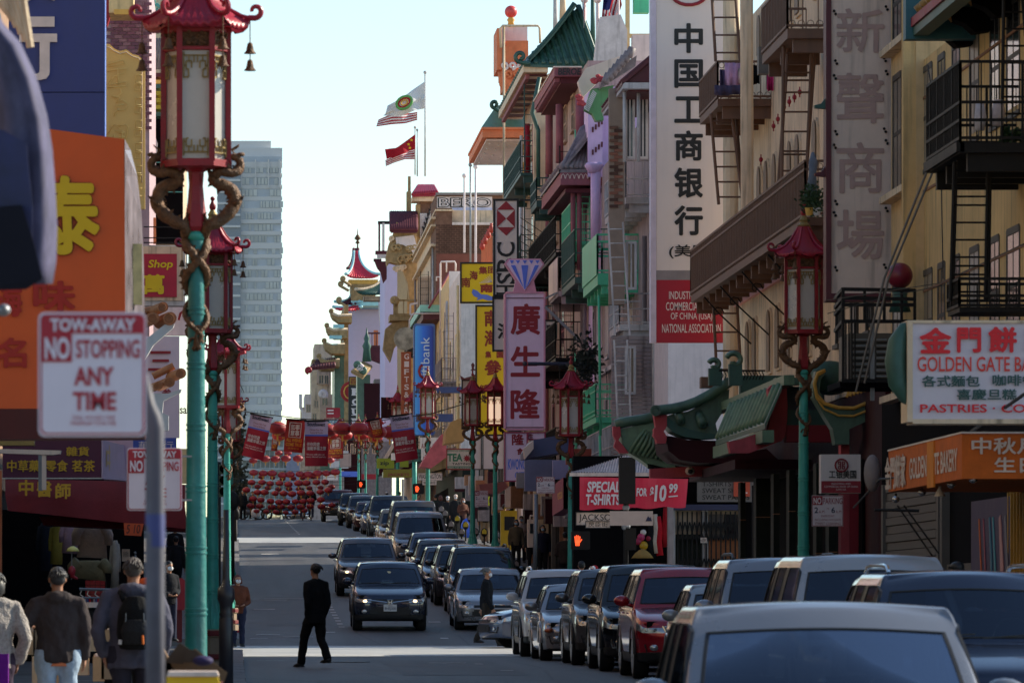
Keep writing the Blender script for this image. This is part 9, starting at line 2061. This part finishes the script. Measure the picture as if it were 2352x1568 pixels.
for s_ in(-1,1):
 b=MB();b.tube([c+Vector((s_*.10,.02,.2)),c+Vector((s_*.13,.12,.27)),c+Vector((s_*.14,.22,.2))],.03,8);b.build('strap',m_bp,bk_,'all');b=MB();b.tube([c+Vector((s_*.09,-.12,-.15)),c+Vector((s_*.08,-.13,.08))],.006,5);b.build('zip',m_steel,bk_)
b=MB();b.tube([c+Vector((.07,-.16,-.12)),c+Vector((.075,-.165,-.2))],.012,6);b.build('orange_tag',m_orange,bk_);b=MB();b.tube([c+Vector((-.13,-.08,-.16)),c+Vector((-.135,-.085,-.2))],.018,6);b.build('white_buckle',m_white,bk_);txt(bk_,'',0,0,1,1,1,m_white)if False else None
hm=person('man in a charcoal hooded sweatshirt and pale jeans seen from behind',Vector((px2(132,53.5),53.5,pz(1302,53.5)-1.7)),1.7,188,arms='elbow',top=cloth('charcoal hoodie',sh(44,40,42)),legs=cloth('faded jeans',sh(120,140,160),.35),hair=M('silver black hair',(.045,.045,.05),.5,var=.7,vscale=30),hood=True,detail=True,scale_w=1.18,hem=.47,mask=m_maskb)
b=MB();O2=wloc(hm);b.tube([O2+Vector((0,0,1.70*.455)),O2+Vector((0,0,1.70*.475))],[(.150,.115),(.150,.115)],16);b.build('orange_shirt_hem',m_orangep,hm,'all')
wm=person('woman in a pale grey knitted sweater at the left edge',Vector((px2(-14,52),52,pz(1310,52)-1.66)),1.66,200,arms='pocket',top=M('grey bouclé knit',sh(128,126,124),.95,var=.35,vscale=40,bump=1.0,bscale=60),legs=cloth('dark violet trousers',sh(44,36,50)),hair=M('grey black bob',(.05,.05,.052),.5,var=.6,vscale=30),long_hair=True,detail=True,scale_w=1.12)
b=MB();b.box(px2(-20,51.6),px2(20,51.6),51.5,51.62,pz(1600,51.6),pz(1500,51.6));o=b.build('purple_bag',cloth('purple bag',sh(84,24,110)),None);tag(o,'purple shopping bag at the bottom left corner','bag')
person('woman in a brown fleece with white mask standing at the left kerb',Vector((px2(546,125),125,gz(125)+.01)),1.58,12,arms='front',top=cloth('brown fleece',rgb(104,60,44)),legs=cloth('dark jeans',sh(30,34,52)),hair=m_hair_br,long_hair=True,mask=m_mask,detail=True,scale_w=1.12)
b=MB();b.box(px2(528,124.7),px2(541,124.7),124.6,124.72,pz(1440,124.7),pz(1402,124.7));b.tube([P(530,1403,124.66),P(534,1392,124.66),P(539,1403,124.66)],.008,5);o=b.build('shopping_bag',M('dark violet paper',sh(36,32,54),.5));tag(o,'dark violet paper bag held by the woman in brown','bag')
person('bearded man with white mask in a black jacket and blue jeans',ground_at(388,122,True),1.72,30,arms='front',mask=m_mask,top=cloth('dark jacket',(.012,.013,.018)),legs=cloth('navy jeans',sh(30,34,50)))
person('distant person in black on the left sidewalk, upper of two',ground_at(402,176,True),1.7,0,arms='down',mask=m_maskb,stride=.3);person('person in black walking away on the left sidewalk, lower of two',ground_at(404,160,True),1.7,180,arms='down',stride=.3)
person('dark-haired shopper bending at the stall behind the backpack man',Vector((px2(262,66),66,pz(1340,66)-1.5)),1.5,140,arms='chest',lean=.1,hair=m_hair_b,long_hair=True,mask=m_maskb,top=cloth('near black coat',(.015,.013,.014)))  # coat has one even near-black colour
person('person in a reddish orange hood close behind the backpack man',Vector((px2(334,60),60,pz(1325,60)-1.5)),1.5,170,top=cloth('faded rust',sh(70,40,30)),hat=M('orange red knit',sh(210,90,50),.9,bump=.8))
person('man in a black puffer jacket and white mask crossing the side street',ground_at(1118,126.4),1.74,84,stride=.7,arms='down',mask=m_mask,hair=m_hair_g,top=cloth('black puffer',(.010,.011,.014)),legs=cloth('khaki dark trousers',sh(36,33,30)),detail=True)
GS='pedestrians on the right sidewalk'
for lab,x,D,h,yaw,kw in(('man in dark jacket and cap with khaki trousers between the two lamp posts',1114,226,1.76,5,dict(mask=m_mask,hat=m_blackp,arms='down',legs=cloth('khaki',sh(96,84,70)),scale_w=1.15)),('tall man in black walking away right of the glowing lamp',1158,205,1.8,170,dict(stride=.3)),('woman in a pale grey jacket with a blue mask',1197,194,1.6,10,dict(mask=m_maskb,top=cloth('pale grey jacket',sh(138,128,124)),arms='down',hair=m_hair_b)),('person in an olive coat with a blue mask behind the parked cars',1185,188,1.6,0,dict(mask=m_maskb,top=cloth('olive coat',sh(62,56,46)),long_hair=True)),('person in a navy fleece by the yellow parking meter',1246,179,1.62,10,dict(mask=m_maskb,top=cloth('navy fleece',(.014,.016,.032)),long_hair=True)),('person with dark hair half hidden behind the thin grey post',1222,185,1.55,0,dict(mask=m_mask)),('hunched person in a dark hooded coat against the shop fronts',1298,166,1.72,160,dict(arms='front',top=cloth('dim brown coat',sh(34,30,28)),scale_w=1.15)),('person in a purple top and red cap behind the parked cars',1365,127.8,1.62,180,dict(hat=M('red cap cloth',(.45,.02,.03),.8),top=cloth('purple top',sh(84,34,90)))),('person in black beside the corner lamp post',1335,129,1.68,180,{}),('man in a cap and white mask in the far sidewalk crowd',1046,247,1.75,0,dict(mask=m_mask,hat=m_greyw)),('woman in brown carrying a blue bag in the far sidewalk crowd',1063,240,1.62,30,dict(mask=m_mask,top=cloth('brown coat',sh(70,46,38)),long_hair=True,hair=m_hair_br,arms='chest')),('person with a white hat in the far sidewalk crowd',1028,250,1.66,0,dict(hat=m_white,mask=m_mask)),('person in dark green in the far sidewalk crowd',1000,256,1.7,180,dict(top=cloth('dark green',sh(30,36,30)))),('brown-haired person turned away in the far sidewalk crowd',1012,252,1.68,150,dict(hair=m_hair_br,long_hair=True)),('person in an olive jacket behind the far walk signal',962,262,1.7,20,dict(top=cloth('olive jacket',sh(70,64,52)))),('distant pedestrian under the yellow shop board',917,290,1.7,0,{}),('distant pedestrian in a white hat by the green posts',888,300,1.68,180,dict(hat=m_white)),('pedestrian in a black cap just above the silver minivan roof',2198,64,1.62,200,dict(hat=m_blackp,hair=m_hair_b)),('distant man carrying white bags at the far left crossing',580,336,1.7,30,dict(stride=.4,hair=m_hair_b)),('distant white-haired person at the far left crossing',558,337,1.72,0,dict(hair=M('white hair',(.6,.6,.6),.6)))):
 if x==2198:
  person(lab,Vector((px2(x,D),D,pz(1288,D)-h)),h,yaw,group=GS,**kw)
 else:person(lab,ground_at(x,D,x>600),h,yaw,group=GS if x>800 else None,**kw)
b=MB();p=P(1073,1212,239.5);b.ball(p,.28,.12,.42,12,8);o=b.build('blue_bag',M('bright blue plastic',sh(50,90,190),.4),smooth='all');tag(o,'bright blue plastic bag carried in the far sidewalk crowd','bag')
for k,x in enumerate((583,590)):
 b=MB();b.ball(P(x,1178,335.6),.18,.12,.28,10,7);o=b.build('white_bag',m_white,smooth='all');tag(o,'white plastic bag at the far left crossing, %s of two'%('left' if k==0 else 'right'),'bag','white bags at the far crossing')
for k,(x,col,lab)in enumerate(((695,cloth('rider grey',sh(50,44,46)),'scooter rider in dark grey riding away on the crest, left of two'),(714,cloth('rider black',(.006,.006,.007)),'scooter rider in black riding away on the crest, right of two'))):
 base=ground_at(x,334);base.z+=.16
 person(lab,base,1.74,180,group='scooter riders',top=col,arms='front',legs=cloth('rider jeans',sh(24,26,44)),hair=m_hair_b,scale_w=1.2,long_hair=True)
 s_=thing('kick_scooter','black kick scooter with a red tail light under the %s rider'%('left' if k==0 else 'right'),'scooter',base-Vector((0,0,.16)))
 for dy in(-.4,.5):b=MB();b.tube([base+Vector((.0,dy+.1*math.cos(a),-.06+.1*math.sin(a)))for a in[i*.785 for i in range(9)]],.03,6);b.build('wheel',m_tyre,s_)
 b=MB();b.box(base.x-.09,base.x+.09,base.y-.35,base.y+.4,base.z-.04,base.z-.005);b.build('deck',m_redp,s_);b=MB();b.tube([base+Vector((0,.5,-.06)),base+Vector((0,.38,1.0))],.025,6);b.tube([base+Vector((-.28,.38,1.0)),base+Vector((.28,.38,1.0))],.02,6);b.build('handlebar',m_steel,s_)
MW=['first','second','third','fourth','fifth','sixth','seventh','eighth','ninth','tenth','eleventh','twelfth','thirteenth','fourteenth']
MM=sorted(((1013,1128+42,246,0),(1022,1180,243,0),(1050,1192,236,1),(1069,1206,230,1),(1080,1190,232,0),(1092,1222,215,0),(1112,1222,212,1),(1142,1242,205,0),(1186,1296,185,0),(1156,1262,196,0),(1242,1318,178,1),(1200,1310,180,0),(1060,1222,226,0),(1036,1205,238,0)))
for i,(x,y,D,c)in enumerate(MM):
 r_=thing('parking_meter','parking meter with a %s hood, %s from the left on the right kerb'%('yellow' if c else 'pale grey',MW[i]),'parking meter',(px2(x,D),D,gz(D)+KERB),'parking meters on the right kerb')
 b=MB();b.tube([Vector((px2(x,D),D,gz(D)+KERB)),P(x,y+6,D)],.035,7);b.build('post',m_fe_black,r_);b=MB();b.ball(P(x,y,D),.13,.1,.17,12,8);b.build('head',m_fe_black,r_,'all')
 b=MB();b.poly([P(x-5,y+3,D-.15),P(x+5,y+3,D-.15),P(x+5,y-4,D-.15),P(x,y-9,D-.15),P(x-5,y-4,D-.15)],(0,.04,0));b.build('hood',M('meter yellow',sh(130,116,22),.5)if c else m_greyb2,r_)
for lab,x0,x1,y0,y1,D,m in(('yellow newspaper rack behind the tall man in black',1150,1190,1172,1262,203,M('rack yellow',sh(130,116,26),.5,var=.15)),('scribbled pale newspaper rack right of the thin grey post',1212,1236,1192,1256,184,m_greyw),('lime green rack glimpsed behind the lamp posts',1118,1142,1142,1165,232,M('rack lime',sh(150,170,20),.5))):
 r_=thing('newspaper_rack',lab,'newspaper rack',P((x0+x1)/2,y1,D),'newspaper racks');a,c=P(x0,y1,D),P(x1,y0,D);b=MB();b.box(a.x,c.x,D,D+.5,a.z,c.z);b.build('case',m,r_);b=MB();b.box(lerp(a.x,c.x,.2),lerp(a.x,c.x,.8),D-.02,D,lerp(a.z,c.z,.5),lerp(a.z,c.z,.85));b.build('window',m_winglass,r_);b=MB();b.tube([Vector((lerp(a.x,c.x,.2),D,c.z)),Vector((lerp(a.x,c.x,.25),D,c.z+.12)),Vector((lerp(a.x,c.x,.75),D,c.z+.12)),Vector((lerp(a.x,c.x,.8),D,c.z))],.03,6);b.build('handle',m,r_)
if TS:bpy.data.scenes.remove(TS)
